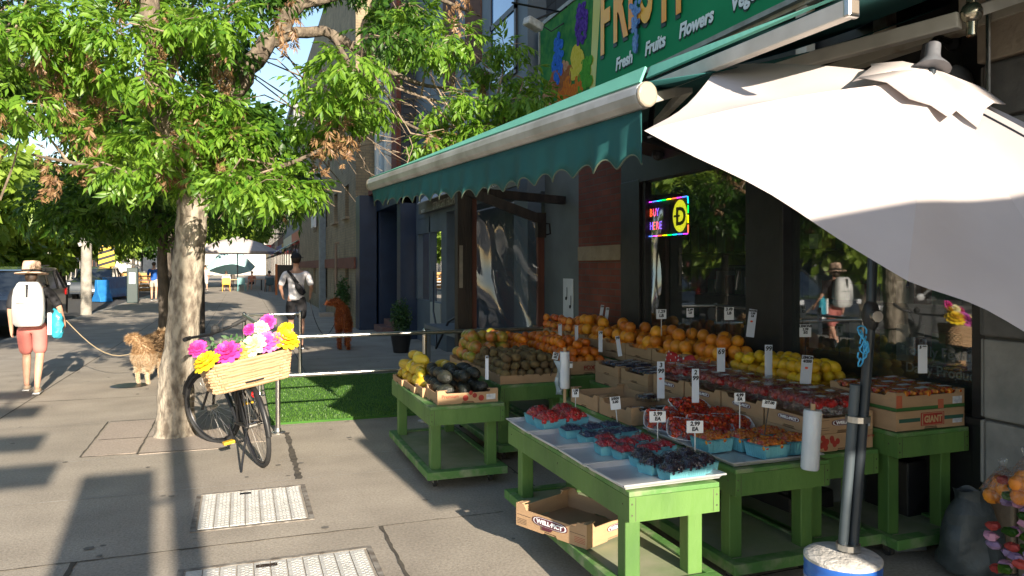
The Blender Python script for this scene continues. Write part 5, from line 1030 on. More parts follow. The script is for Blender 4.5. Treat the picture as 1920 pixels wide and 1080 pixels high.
for pts,rad in limbs:
    pp=[Pt(*q) for q in pts]; 
    fine=[];fr_=[]
    for i in range(len(pp)-1):
        for k in range(3):
            t_=k/3; fine.append(pp[i].lerp(pp[i+1],t_)+Vector([rnd.uniform(-1,1)*rad[i]*.35 for _ in range(3)])*(1 if (i or k) else 0)); fr_.append(rad[i]*(1-t_)+rad[i+1]*t_)
    fine.append(pp[-1]); fr_.append(rad[-1]); m=MB(); m.tube(fine,fr_,10); bl('branch',m,mat('ash_branch_bark_shaded',(.085,.065,.048),(.21,.17,.125),scale=22,rough=.95,bump=1.0,bscale=40,stretch=(1,1,.4),detail=9),mt_,smooth=True); SK+=fine  # limbs coloured darker than the trunk to carry the crown's shade
# clump centres: a handful of near, bright ones, the rest through the depth of the crown
near=[(60,110),(130,92),(28,60),(205,60),(345,48),(420,40),(250,150),(330,205),(400,200),(450,262),(505,300),(380,285),(300,262),(200,272),(30,190),(150,200),(180,130),(622,172),(690,200),(590,245),(560,350),(790,40),(850,70),(905,130),(945,92),(985,150),(925,205),(960,235),(900,235),(870,190),(820,100),(740,20),(820,260),(660,120),(750,90),(120,30),(270,10),(470,350),(330,330),(240,330),(420,330),(960,185),(1010,185),(830,210),(880,260)]
cl=[Pt(x+rnd.uniform(-8,8),y+rnd.uniform(-8,8),rnd.uniform(6.0,7.2) if x<720 else rnd.uniform(7.6,8.6)) for x,y in near]
far=[]
while len(far)<125:
    x=rnd.uniform(-420,760); y=rnd.uniform(-190,365); D=rnd.uniform(6.6,10.4)
    if D<6.9 and rnd.random()<.5: continue
    if x>560 and (y>270 or rnd.random()<.5): continue
    if x>690 and y>90: continue
    if 425<x<640 and 0<y<240 and rnd.random()<.93: continue
    if x<140 and y>225: continue
    if 30<x<130 and 0<y<70 : continue
    if x<520 and y>340 : continue
    if D<7.3 and 250<x<330 and y<120: continue
    if math.sin(x*.021+1)*math.cos(y*.027+D)>.62: continue
    far.append(Pt(x,y,D))
def crown_part(nm,lst,rad,per,mt2,seed,tmpl,**k):
    o=crown(nm,mt_,[list(c-mt_.location) for c in lst],rad,per,mt2,seed,tmpl,**k); return o
crown_part('crown',[c for c,q in zip(cl,near) if q[0]<720],.25,74,LEAF,21,ASH,droop=.8)
crown_part('shop_side_crown',[c for c,q in zip(cl,near) if q[0]>=720],.20,50,LEAF,22,ASH,droop=.9)
crown_part('inner_crown',far,.36,66,LEAFD,31,ASH,droop=.7)  # darker leaf colour here paints the shaded inside of the crown
sk_=[c+Vector((rnd.uniform(-.2,.2),rnd.uniform(-.2,.2),-.12)) for c in rnd.sample(cl,20)+rnd.sample(far,60)]
for (x,y) in ((125,200),(105,180),(180,260),(420,130),(640,260),(610,270),(365,260),(340,300),(90,330),(420,275),(540,55),(860,10)): sk_.append(Pt(x,y,6.7 if x<700 else 7.9))
crown_part('seed_cluster',sk_,.13,34,SEED,41,KEYS,droop=2.2,flat=1.5,sc_=(.7,1.3))
# twigs
m=MB()
for c in cl+far:
    best=min(SK,key=lambda q:(q-c).length+rnd.uniform(0,.4)); mid=best.lerp(c,.5)+Vector((rnd.uniform(-.15,.15),rnd.uniform(-.15,.15),rnd.uniform(.0,.25)*(c-best).length)); m.tube([best,mid,c],[.014,.008,.004],5)
    for k in range(3): d=Vector((rnd.uniform(-1,1),rnd.uniform(-1,1),rnd.uniform(-.9,.3)))*rnd.uniform(.2,.45); m.tube([c,c+d*.5+Vector((0,0,.04)),c+d],[.005,.004,.002],4)
for k in range(150):   # bare tangled twigs on the shop side of the crown
    x,y=rnd.uniform(600,860),rnd.uniform(60,300); a=Pt(x,y,rnd.uniform(7.6,9.2)); b=a+Vector((rnd.uniform(-.2,.6),rnd.uniform(-.5,.5),rnd.uniform(-.45,.1))); m.tube([a,a.lerp(b,.5)+Vector((rnd.uniform(-.08,.08),0,rnd.uniform(-.02,.10))),b],[.007,.005,.002],4)
for (x0,y0,x1,y1,x2,y2) in ((700,150,800,185,905,290),(720,170,770,250,905,275),(810,150,870,250,945,262),(820,300,870,330,930,330),(0,375,25,310,35,270),(540,330,580,350,640,360)): m.tube([Pt(x0,y0,7.9),Pt(x1,y1,7.8),Pt(x2,y2,7.7)],[.012,.010,.006],5)
bl('twigs',m,TWIG,mt_)
def simple_tree(lab,x,y,h,r,tr,zc,mt2,seed,n=46,per=26,group=None,lean=0,bark=BARKD,tmpl=None,rad=.55,sc_=(.9,1.4),ell=(1,1,.8)):
    t=thing('street_tree',lab,'tree',(x,y,0),0,group); rs=np.random.RandomState(seed); m=MB(); top=Vector((lean,0,zc)); m.tube([Vector((0,0,-.05)),Vector((lean*.2+.02,0,zc*.35)),Vector((lean*.6-.02,.02,zc*.7)),top],[tr*1.25,tr,tr*.85,tr*.6],10)
    cs=[]
    for i in range(n):
        d=rs.normal(size=3); d/=np.linalg.norm(d); q=rs.rand()**.45; c=np.array([lean,0,zc+h*.0])+d*q*r*np.array(ell)+np.array([0,0,(h-zc)*.35]); cs.append(c)
        if i%4==0: e=Vector(c); m.tube([top.lerp(Vector((lean*.6,0,zc*.7)),rs.rand()),top.lerp(e,.5)+Vector((0,0,.1)),e],[tr*.35,tr*.2,.01],6)
    m.build('trunk',bark,t,smooth=True); crown('crown',t,cs,rad,per,mt2,seed,tmpl or FAR,sc_=sc_,droop=.5); return t
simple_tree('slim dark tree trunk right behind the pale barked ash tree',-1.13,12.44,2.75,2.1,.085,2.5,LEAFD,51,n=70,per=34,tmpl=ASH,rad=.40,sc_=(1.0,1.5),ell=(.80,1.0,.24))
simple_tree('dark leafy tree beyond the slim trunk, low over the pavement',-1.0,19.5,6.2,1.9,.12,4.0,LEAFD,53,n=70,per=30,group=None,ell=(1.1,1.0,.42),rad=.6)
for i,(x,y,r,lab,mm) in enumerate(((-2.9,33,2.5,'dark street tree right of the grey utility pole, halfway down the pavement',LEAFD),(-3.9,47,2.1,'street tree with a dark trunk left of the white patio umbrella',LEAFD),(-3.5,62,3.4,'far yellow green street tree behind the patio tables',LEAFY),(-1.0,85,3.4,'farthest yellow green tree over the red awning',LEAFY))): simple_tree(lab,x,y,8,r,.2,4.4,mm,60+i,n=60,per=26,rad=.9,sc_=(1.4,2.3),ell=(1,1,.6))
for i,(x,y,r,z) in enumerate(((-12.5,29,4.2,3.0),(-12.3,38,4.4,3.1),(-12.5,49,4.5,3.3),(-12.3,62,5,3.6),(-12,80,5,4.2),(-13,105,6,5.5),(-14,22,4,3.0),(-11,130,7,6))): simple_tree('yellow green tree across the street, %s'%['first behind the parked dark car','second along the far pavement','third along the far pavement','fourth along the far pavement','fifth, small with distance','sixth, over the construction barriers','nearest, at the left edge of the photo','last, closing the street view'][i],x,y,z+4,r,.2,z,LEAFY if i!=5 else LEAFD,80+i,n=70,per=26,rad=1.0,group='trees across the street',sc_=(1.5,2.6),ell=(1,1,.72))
# ---------------------------------------------------------------- railing
rl=thing('metal_railing','brushed steel pipe railing round the turf, with a corner post by the bicycle','railing',(.32,7.51,0))
def post(x,y,h=.94): 
    m=MB(); m.cyl((x,y,0),(x,y,h),.024,14); m.lathe([(.07,0),(.07,.012),(.035,.02),(.03,.05)],(x,y,0),16); m.ball((x,y,h),.026,10); bl('post',m,STEEL,rl,smooth=True)
for x,y in ((.32,7.51),(1.77,7.57),(.2,9.75),(.02,11.1),(.78,11.15)): post(x,y)
m=MB()
for z in (.92,.55): m.cyl((.32,7.51,z),(3.1,7.6,z),.021,12); m.cyl((.32,7.51,z),(.02,11.1,z),.021,12); m.cyl((.02,11.1,z),(.78,11.15,z),.021,12)
for x,y in ((.30,7.75),(.2,9.5)): m.ball((x,y,.92),.032,8)
bl('rail',m,STEEL,rl,smooth=True)
# ---------------------------------------------------------------- bicycle
bx=thing('bicycle','black city bicycle leaning on the railing with a wicker basket on its rear rack','bicycle',(.14,6.30,0),R(14)); bx.rotation_euler=(0,R(-9),R(16))
def wheel(nm,c,r,par,yaw=0,fender=True):
    M=Matrix.Translation(c)@Matrix.Rotation(yaw,4,'Z'); m=MB(); n=40
    def ring(R_,rt,k=8):
        vs=[]; 
        for i in range(n):
            a=2*math.pi*i/n
            for j in range(k):
                b=2*math.pi*j/k; q=R_+rt*math.cos(b); vs.append(M@Vector((rt*math.sin(b),q*math.cos(a),q*math.sin(a))))
        m.add(vs,[(i*k+j,((i+1)%n)*k+j,((i+1)%n)*k+(j+1)%k,i*k+(j+1)%k) for i in range(n) for j in range(k)])
    ring(r-.019,.019); w_=m.build(nm,RUBBER,par,smooth=True); m=MB(); ring(r-.045,.010,6); m.build('rim',DARKMET,w_,smooth=True); m=MB(); m.cyl(M@Vector((-.045,0,0)),M@Vector((.045,0,0)),.02,10)
    for i in range(28): a=2*math.pi*i/28; s_=(-1)**i*.03; m.tube([M@Vector((s_,.015*math.cos(a),.015*math.sin(a))),M@Vector((0,(r-.05)*math.cos(a+.2),(r-.05)*math.sin(a+.2)))],.0013,4)
    m.build('spokes',STEEL,w_)
    if fender:
        m=MB(); pts=[M@Vector((0,(r+.012)*math.cos(a),(r+.012)*math.sin(a))) for a in [R(x) for x in range(20,200,15)]]; m.tube(pts,[.02]*len(pts),8); m.build('mudguard',BLACK,par,smooth=True)
    return w_
r_=.345; wheel('rear_wheel',(0,0,r_),r_,bx); wheel('front_wheel',(-.06,1.04,r_),r_,bx,yaw=R(28))
m=MB(); BBk=Vector((0,.46,.29)); ST=Vector((0,.32,.78)); HT=Vector((0,.92,.86)); HB=Vector((0,.96,.70)); RA=Vector((.0,0,r_))
m.tube([BBk,ST],.017,10); m.tube([BBk,HB],.020,10); m.tube([ST-Vector((0,0,.06)),HB+Vector((0,-.02,.06))],.017,10); m.tube([HB,HT],.02,10)
for s_ in (-.06,.06): m.tube([BBk+Vector((s_*.5,0,0)),RA+Vector((s_,0,0))],.01,8); m.tube([ST-Vector((0,0,.1)),RA+Vector((s_,0,0))],.009,8); m.tube([HB,Vector((-.10+s_*.8,1.05,r_))],.012,8)
m.build('frame',BLACK,bx,smooth=True)
m=MB(); m.tube([ST,ST+Vector((0,-.03,.12))],.014,8); m.ball(ST+Vector((0,-.06,.14)),.11,12,(.65,1.1,.32)); m.build('saddle',mat('saddle_black',(.02,.018,.016),rough=.5),bx,smooth=True)
m=MB(); m.tube([HT,HT+Vector((0,.0,.14))],.014,8); hc=HT+Vector((0,0,.15)); m.tube([hc+Vector((-.26,-.22,.03)),hc+Vector((-.2,-.10,.02)),hc,hc+Vector((.2,.10,.02)),hc+Vector((.32,.06,.07))],.012,8); h_=m.build('handlebar',DARKMET,bx,smooth=True)
m=MB(); m.tube([hc+Vector((.22,.095,.03)),hc+Vector((.34,.055,.075))],.019,8); m.tube([hc+Vector((-.265,-.23,.03)),hc+Vector((-.2,-.11,.02))],.019,8); m.ball(hc+Vector((.05,.02,.04)),.04,8); m.tube([hc+Vector((.1,.02,0)),hc+Vector((.16,.12,.12)),hc+Vector((-.05,.2,-.1)),HB],.004,4); m.build('grip',RUBBER,h_)
m=MB(); m.tube([(-.085,.46,.29),(-.085,.36,.17)],.009,6); m.tube([(.07,.46,.29),(.07,.56,.41)],.009,6); m.lathe([(.085,-.004),(.085,.004)],(.055,.46,.29),20,Matrix.Rotation(R(90),4,'Y')); ck=m.build('crank',DARKMET,bx)
for q in (Vector((-.13,.36,.17)),Vector((.12,.56,.41))): m=MB(); m.box(q.x-.045,q.x+.045,q.y-.03,q.y+.03,q.z-.012,q.z+.012); m.build('pedal',mat('pedal_yellow',(.62,.36,.02),rough=.4),bx,bevel=.004)
m=MB(); m.tube([(-.03,.12,.30),(-.16,-.05,.06),(-.19,-.1,.0)],.009,6); m.build('kickstand',DARKMET,bx)
m=MB(); m.box(-.07,.07,-.22,.32,.73,.742); m.tube([(-.05,0,r_),(-.05,-.02,.73)],.006,6); m.tube([(.05,0,r_),(.05,-.02,.73)],.006,6); rk=m.build('rear_rack',DARKMET,bx)
m=MB(); m.ball((.0,-.16,.62),.03,8,(1,.5,1)); m.build('reflector',mat('reflector_red',(.6,.01,.01),rough=.15),bx)
m=MB(); m.tube([(-.02,.06,.35),(-.02,.40,.30)],.005,5); m.tube([(.05,.02,.38),(.05,.46,.35)],.005,5); m.build('chain',DARKMET,bx)
# wicker basket: woven strands
bk_=[]; WIC=mat('wicker',(.36,.22,.115),(.54,.37,.21),scale=14,rough=.75,island=True); m=MB(); X,Y,H=.325,.165,.20; z0=.70
per=[]
def rp(s_,f):   # rounded rectangle perimeter point at fraction s_, size factor f
    a=2*math.pi*s_; ca,sa=math.cos(a),math.sin(a); return (X*f*abs(ca)**.35*(1 if ca>=0 else -1),Y*f*abs(sa)**.35*(1 if sa>=0 else -1))
NS=44
for r in range(10):
    q=r/9; f=.86+.14*q; pts=[]
    for i in range(NS+1):
        x,y=rp(i/NS,f); w_=.009*(1 if (i+r)%2 else -1); l=math.hypot(x,y); pts.append((x*(1+w_/l*1),y*(1+w_/l*1),z0+H*q))
    m.tube(pts,.0125,6,cap=False)
for i in range(NS): 
    x,y=rp(i/NS,.86); x1,y1=rp(i/NS,1.0); m.tube([(x,y,z0),(x1,y1,z0+H)],.005,4)
m.tube([(*rp(i/NS,1.01),z0+H+.008) for i in range(NS+1)],.014,6,cap=False); m.box(-X*.8,X*.8,-Y*.8,Y*.8,z0-.002,z0+.006)
wb=m.build('wicker_basket',WIC,bx,smooth=True); wb.location=(0,-.05,0); wb.rotation_euler=(0,R(0),0)
# flowers in the basket
bpy.context.view_layer.update(); BM=bx.matrix_world.copy()
def flower(kind,lab,c,rad,mt2,layers=5,npet=11,center=None):
    t=MB(); rs=random.Random(hash(lab)%999 if False else int(c[0]*1000)%97+3)
    for l in range(layers):
        q=l/(layers-1); el=R(5+78*q); rr=rad*(1-.55*q)
        for k in range(npet-l):
            a=2*math.pi*(k+.5*l+rs.uniform(-.2,.2))/(npet-l); d=Vector((math.cos(a)*math.cos(el),math.sin(a)*math.cos(el),math.sin(el))); s_=Vector((-math.sin(a),math.cos(a),0)); w_=rr*.36; base=Vector((0,0,rad*.15*q)); up=d.cross(s_)
            t.add([base,base+d*rr*.55+s_*w_-up*.0,base+d*rr-up*rr*.12+s_*w_*.35,base+d*rr-up*rr*.12-s_*w_*.35,base+d*rr*.55-s_*w_],[(0,1,2,3,4)])
    t.ball((0,0,0),rad*.35,8)
    o=t.build(kind,mt2,None,solid=.0012); o.location=BM@Vector(c); o.rotation_euler=(R(rs.uniform(35,70)),rs.uniform(-.4,.4),R(rs.uniform(-30,30))-YAW); tag(o,lab,'flower'); return o
PET={n:mat('petal_'+n,a,b,scale=1,rough=.55,island=True,sub=.1) for n,a,b in (('yellow',(.78,.50,.01),(.85,.62,.02)),('magenta',(.70,.03,.24),(.80,.06,.36)),('orangep',(.80,.30,.06),(.85,.42,.14)),('cream',(.82,.72,.32),(.85,.80,.5)),('violet',(.55,.08,.45),(.72,.15,.5)),('pinkp',(.78,.15,.26),(.85,.3,.35)))}
for k,lab,c,r,p_ in (('dahlia','yellow flower hanging at the left end of the wicker basket',(-.31,-.17,.98),.085,'yellow'),('dahlia','magenta flower second from the left in the basket',(-.15,-.16,1.02),.085,'magenta'),('rose','orange pink flower between the magenta and the cream ones',(-.05,-.15,1.0),.065,'orangep'),('dahlia','cream white flower at the middle of the basket',(.05,-.16,1.03),.08,'cream'),('dahlia','violet flower right of the cream one',(.16,-.14,1.03),.075,'violet'),('dahlia','pink flower between the violet and the yellow ones',(.225,-.16,1.03),.065,'pinkp'),('marigold','deep yellow flower at the right end of the basket',(.30,-.17,1.02),.085,'yellow'),('rose','bright yellow rose topping the right end of the basket',(.33,-.10,1.09),.06,'yellow'),('dahlia','small magenta flower at the back left of the basket',(-.30,.08,1.06),.06,'magenta'),('lily','cream flower standing highest behind the violet one',(.18,.02,1.13),.05,'cream'),('dahlia','magenta flower at the top right beside the corner post',(.25,.06,1.16),.055,'magenta'),('dahlia','small pink flower left of the highest cream one',(.10,.05,1.13),.045,'magenta')): flower(k,lab,(c[0],c[1],c[2]-.035),r*1.28,PET[p_])
lf=thing('basket_greenery','green artificial leaves poking out between the basket flowers','leaves',BM@Vector((0,-.05,.98)),R(16)); leafball('leaves',lf,np.array([0,0,.02]),np.array([.32,.16,.07]),170,.06,mat('silk_leaf',(.04,.12,.03),(.14,.22,.12),scale=1,rough=.6,island=True),5,drop=0)
# ---------------------------------------------------------------- people
def human(lab,loc,rz,H,shirt,legs,skin_=SKIN,hair=HAIRD,stride=.22,rarm=None,larm=None,shorts_len=.5,shoe=None,sit=False,sleeve=.5,pants=None,hairlen=.0):
    t=thing('person',lab,'person',loc,rz); k=H/1.75
    def S(d): return {a:tuple(q*k for q in v) for a,v in d.items()}
    hip=.93; sh=1.44
    if sit: hip=.48; sh=.98
    dz=hip-.93
    LA=larm or [(-.20,0,sh-.02),(-.25,-.02,sh-.30),(-.25,.06,sh-.56)]; RA=rarm or [(.20,0,sh-.02),(.25,-.02,sh-.30),(.25,.06,sh-.56)]
    if sit: LG=[(-.10,.0,hip),(-.12,.42,hip+.02),(-.12,.44,.08)]; RG=[(.10,.0,hip),(.12,.42,hip+.02),(.12,.44,.08)]
    else: LG=[(-.095,0,.90),(-.10,stride*.5+.03,.49),(-.10,stride*.55,.085)]; RG=[(.095,0,.90),(.10,-stride*.15+.04,.50),(.10,-stride*.6,.10)]
    b={'pel':(0,0,hip+.02,.14,.10),'wa':(0,0,hip+.17,.115,.085),'ch':(0,0,sh-.12,.145,.10),'nk0':(0,-.01,sh+.03,.075,.06),'nk':(0,.0,sh+.09,.052),'hd0':(0,.012,sh+.15,.068,.075),'hd1':(0,.012,sh+.225,.082,.095),'hd2':(0,.005,sh+.29,.06,.07)}
    for n_,A,sx in (('l',LA,-1),('r',RA,1)):
        b[n_+'s']=(*A[0],.055); b[n_+'e']=(*A[1],.040); b[n_+'w']=(*A[2],.026)
        d=(Vector(A[2])-Vector(A[1])).normalized(); p_=Vector(A[2])+d*.05; b[n_+'p']=(*p_,.022,.036)
        side=Vector((0,1,0)); 
        for q in range(4):
            o_=side*(.028-.019*q); f1=p_+d*.045+o_; f2=f1+d*(.030+.006*(1.5-abs(q-1.5)))+Vector((-sx*.012,0,0)); b[n_+'f%da'%q]=(*f1,.0095); b[n_+'f%db'%q]=(*f2,.008)
        th=p_+side*.04-d*.01+Vector((-sx*.01,0,0)); b[n_+'t']=(*th,.010); b[n_+'t2']=(*(th+d*.035+side*.012),.0085)
    for n_,A in (('l',LG),('r',RG)):
        b[n_+'h']=(A[0][0],A[0][1],A[0][2],.088); b[n_+'k']=(*A[1],.055); b[n_+'c']=(*(Vector(A[1]).lerp(Vector(A[2]),.3)+Vector((0,-.015,0))),.056); b[n_+'a']=(*A[2],.034); b[n_+'ft']=(A[2][0],A[2][1]+.13,.035,.036,.028)
    e=[('pel','wa'),('wa','ch'),('ch','nk0'),('nk0','nk'),('nk','hd0'),('hd0','hd1'),('hd1','hd2')]
    for s_ in 'lr':
        e+=[('ch',s_+'s'),(s_+'s',s_+'e'),(s_+'e',s_+'w'),(s_+'w',s_+'p'),('pel',s_+'h'),(s_+'h',s_+'k'),(s_+'k',s_+'c'),(s_+'c',s_+'a'),(s_+'a',s_+'ft'),(s_+'p',s_+'t'),(s_+'t',s_+'t2')]
        for q in range(4): e+=[(s_+'p',s_+'f%da'%q),(s_+'f%da'%q,s_+'f%db'%q)]
    skin('body',S(b),e,skin_,t)
    # face and ears (the figure faces its own +Y)
    hz=(sh+.215)*k; m=MB(); m.ball((0,.105*k,hz-.015),.014,8,(.8,1,1.4)); m.ball((-.078*k,.0,hz),.018,8,(.4,.8,1.3)); m.ball((.078*k,.0,hz),.018,8,(.4,.8,1.3)); m.build('nose_and_ears',skin_,t,smooth=True)
    m=MB(); m.ball((-.03*k,.096*k,hz+.015),.009,8); m.ball((.03*k,.096*k,hz+.015),.009,8); m.build('eyes',INKB,t); m=MB(); m.box(-.022,.022,.098*k,.104*k,hz-.055,hz-.047); m.build('mouth',mat('lips',(.45,.15,.13),rough=.5),t)
    # hair
    m=MB(); m.ball((0,-.012*k,(sh+.245)*k),.098*k,16,(.93,1.08,1.02)); 
    if hairlen: m.ball((0,-.055*k,(sh+.15)*k),.075*k,14,(1,.7,1.2*hairlen+.6))
    hb=m.build('hair',hair,t,smooth=True); bm=bmesh.new(); bm.from_mesh(hb.data); bmesh.ops.delete(bm,geom=[v for v in bm.verts if v.co.y>.035*k and v.co.z<(sh+.29)*k],context='VERTS'); bm.to_mesh(hb.data); bm.free()
    # shirt
    g=.014; f_=Vector
    s={'hem':(0,0,hip-.05,.172,.135),'pel':(0,0,hip+.05,.155+g*.3,.115),'wa':(0,0,hip+.17,.135+g,.10+g),'ch':(0,0,sh-.12,.155+g,.11+g),'nk0':(0,-.01,sh+.01,.085,.072)}
    es=[('hem','pel'),('pel','wa'),('wa','ch'),('ch','nk0')]
    for n_,A in (('l',LA),('r',RA)): s[n_+'s']=(*A[0],.068); q=f_(A[0]).lerp(f_(A[1]),sleeve); s[n_+'e']=(*q,.062); q2=f_(A[0]).lerp(f_(A[1]),sleeve+.25); s[n_+'e2']=(*q2,.060); es+=[('ch',n_+'s'),(n_+'s',n_+'e'),(n_+'e',n_+'e2')]
    skin('shirt',S(s),es,shirt,t)
    s={'pel':(0,0,hip+.03,.152,.115),'pel2':(0,0,hip+.10,.142,.108)}; es=[('pel','pel2')]
    for n_,A in (('l',LG),('r',RG)): s[n_+'h']=(A[0][0]*1.02,A[0][1],A[0][2]-.02 if not sit else A[0][2],.105); q=f_(A[0]).lerp(f_(A[1]),shorts_len); s[n_+'m']=(*q,.098); q=f_(A[0]).lerp(f_(A[1]),min(1.2,shorts_len*1.55)); s[n_+'k']=(*q,.088); es+=[('pel',n_+'h'),(n_+'h',n_+'m'),(n_+'m',n_+'k')]
    skin('shorts',S(s),es,legs,t)
    if shoe:
        for n_,A in (('l',LG),('r',RG)):
            m=MB(); a=f_(A[2]); m.ball(((a.x)*k,(a.y+.045)*k,.04*k+max(0,a.z-.085)*k),.06*k,12,(.75,2.15,.62)); m.build('shoe',shoe,t,smooth=True)
            m=MB(); m.box((a.x-.042)*k,(a.x+.042)*k,(a.y-.08)*k,(a.y+.17)*k,.002+max(0,a.z-.085)*k,.02+max(0,a.z-.085)*k); m.build('shoe_sole',WHITE,t,bevel=.008)
    return t
CORAL=mat('coral_shorts',(.52,.16,.14),(.58,.20,.17),scale=6,rough=.8,bump=.2,bscale=12); BLK=mat('black_cloth',(.012,.012,.015),(.02,.02,.024),scale=8,rough=.8); WTEE=mat('white_tee',(.70,.68,.72),(.76,.74,.77),scale=5,rough=.85,bump=.25,bscale=9)
wm=human('person in straw hat, black top and coral shorts with a white backpack',(-2.52,11.0,0),R(3),1.62,BLK,CORAL,stride=.40,rarm=[(.20,0,1.40),(.33,-.03,1.17),(.36,.13,.96)],shorts_len=.62,shoe=mat('beige_flats',(.55,.42,.30),rough=.6),hairlen=.5,sleeve=.75)
hz=1.62/1.75*1.70
m=MB(); m.lathe([(.095,.14),(.085,.152),(.0,.150)],n=26); m.lathe([(.19,-.012),(.185,0),(.112,.012),(.106,.05),(.10,.125),(.088,.15)],n=26); ht=m.build('straw_hat',mat('straw',(.72,.52,.38),(.62,.43,.31),scale=40,rough=.8),wm,smooth=True,solid=.003); ht.location=(0,-.01,hz-.055); ht.rotation_euler=(R(-5),0,0)
m=MB(); m.lathe([(.114,.014),(.110,.042)],n=26); hb=m.build('hat_band',BLK,wm,solid=.003); hb.location=ht.location; hb.rotation_euler=ht.rotation_euler
BPW=mat('white_backpack',(.68,.69,.68),(.60,.61,.61),scale=7,rough=.55,bump=.3,bscale=9)
m=MB(); vs=[]; lv=[(.86,.135,.07),(.90,.165,.10),(1.05,.175,.12),(1.22,.17,.115),(1.32,.155,.095),(1.39,.12,.065),(1.41,.10,.04)]; n=20
for z,X,Y in lv:
    for j in range(n): a=2*math.pi*j/n; ca,sa=math.cos(a),math.sin(a); vs.append((X*abs(ca)**.5*(1 if ca>0 else -1),-.20+Y*abs(sa)**.6*(1 if sa>0 else -1),z))
m.add(vs,[(i*n+j,i*n+(j+1)%n,(i+1)*n+(j+1)%n,(i+1)*n+j) for i in range(len(lv)-1) for j in range(n)]+[tuple(range(n))[::-1],tuple((len(lv)-1)*n+j for j in range(n))]); bp_=m.build('backpack',BPW,wm,smooth=True)
m=MB(); m.box(-.012,.012,-.326,-.29,1.22,1.38); m.box(-.11,.11,-.329,-.315,1.15,1.157); m.tube([(-.14,-.10,1.38),(-.16,.06,1.36),(-.15,.10,1.15),(-.15,-.05,.98)],.016,6); m.tube([(.14,-.10,1.38),(.16,.06,1.36),(.15,.10,1.15),(.15,-.05,.98)],.016,6); m.build('straps',BLK,bp_)
m=MB(); m.lathe([(.02,.0),(.06,.02),(.085,.07),(.075,.12),(.10,.17),(.08,.23),(.085,.27),(.05,.33),(.03,.35),(.05,.38)],n=12,M=Matrix.Diagonal((.9,.55,1,1))); m.v=[(x*(1+rnd.uniform(-.22,.18)),y*(1+rnd.uniform(-.3,.2)),z+rnd.uniform(-.012,.012)) for x,y,z in m.v]; bgm=m.build('teal_bag',mat('teal_bag',(.02,.28,.40),(.05,.38,.5),scale=9,rough=.35,bump=.4,bscale=14),None,smooth=True); bgm.location=(-2.52+.27,11.02,.68); tag(bgm,'crumpled teal bag held at the side of the person in the straw hat','bag'); 
m=MB(); m.box(-.02,.02,-.03,.03,.05,.33); bw_=m.build('white_paper',WHITE,bgm,loc=(-.07,-.02,0))
mn=human('person in black cap and white T shirt with a black sling bag across the back',(.98,15.1,0),R(-6),1.82,WTEE,BLK,stride=.25,rarm=[(.20,0,1.42),(.28,-.02,1.16),(.25,.18,.98)],larm=[(-.20,0,1.42),(-.28,-.03,1.16),(-.25,.14,1.0)],shorts_len=.58,shoe=mat('dark_sneaker',(.03,.03,.03),rough=.6),sleeve=.7)
kz=1.82/1.75; m=MB(); m.ball((0,-.008,1.70*kz),.108*kz,16,(.95,1.08,.95)); cp=m.build('cap',BLK,mn,smooth=True); bm=bmesh.new(); bm.from_mesh(cp.data); bmesh.ops.delete(bm,geom=[v for v in bm.verts if v.co.z<1.70*kz],context='VERTS'); bm.to_mesh(cp.data); bm.free()
m=MB(); m.prism([(-.075,.06),(.075,.06),(.06,.19),(0,.205),(-.06,.19)],lambda a,b:Vector((a,b,1.715*kz)),lambda a,b:Vector((a,b*1.02,1.705*kz))); o=m.build('cap_peak',BLK,mn); o.rotation_euler=(0,0,R(-25))
m=MB(); 
pts=[(-.15,-.10,1.46*kz),(-.06,-.155,1.36*kz),(.03,-.175,1.22*kz)]; m.tube(pts,[.022,.03,.04],8); m.ball((.075,-.175,1.12*kz),.10,14,(.62,.5,1.35),Matrix.Rotation(R(-32),3,'Y')); m.tube([(.13,-.12,1.02*kz),(.17,.02,1.05*kz),(.1,.13,1.2*kz),(-.12,.12,1.42*kz),(-.15,-.10,1.46*kz)],.017,6); m.build('sling_bag',BLK,mn,smooth=True)
bm_=human('person in a blue top and pale shorts far along the pavement behind the slim trunk',(-3.95,39,0),0,1.8,mat('blue_tee',(.01,.09,.38),rough=.8),mat('khaki',(.42,.40,.33),rough=.8),stride=.2,shoe=BLK,sleeve=.7)
human('person in pink and white clothes with a bag, beyond the trunk of the ash tree',(-2.35,54,0),R(20),1.7,mat('patterned_top',(.6,.42,.42),(.7,.65,.62),scale=14,rough=.8),mat('white_skirt',(.62,.58,.56),rough=.8),stride=.1,shoe=BLK,shorts_len=.8)
# ---------------------------------------------------------------- dogs
def fur(name,par,src,n,ln,mt2,seed,zone=None,sweep=(0,-.6,-.5)):
    rs=np.random.RandomState(seed); me=src.data; pol=[p for p in me.polygons if zone is None or zone(p.center)]; ar=np.array([p.area for p in pol]); ix=rs.choice(len(pol),n,p=ar/ar.sum()); V=[]
    for i in ix:
        p=pol[i]; vs=[me.vertices[v].co for v in p.vertices]; w_=rs.dirichlet(np.ones(len(vs))); c=sum((v*float(a) for v,a in zip(vs,w_)),Vector()); nr=p.normal; d=(nr+Vector(sweep)*rs.uniform(.3,1.1)+Vector(rs.normal(0,.25,3))).normalized(); s_=nr.cross(d)
        if s_.length<1e-3: s_=Vector((1,0,0))
        s_=s_.normalized()*.004; L=ln*rs.uniform(.5,1.2); V+=[c-nr*.004-s_,c-nr*.004+s_,c+d*L]
    m2=bpy.data.meshes.new(name); m2.from_pydata(V,[],[(3*i,3*i+1,3*i+2) for i in range(n)]); m2.materials.append(mt2); o=bpy.data.objects.new(name,m2); col.objects.link(o); o.parent=par; return o
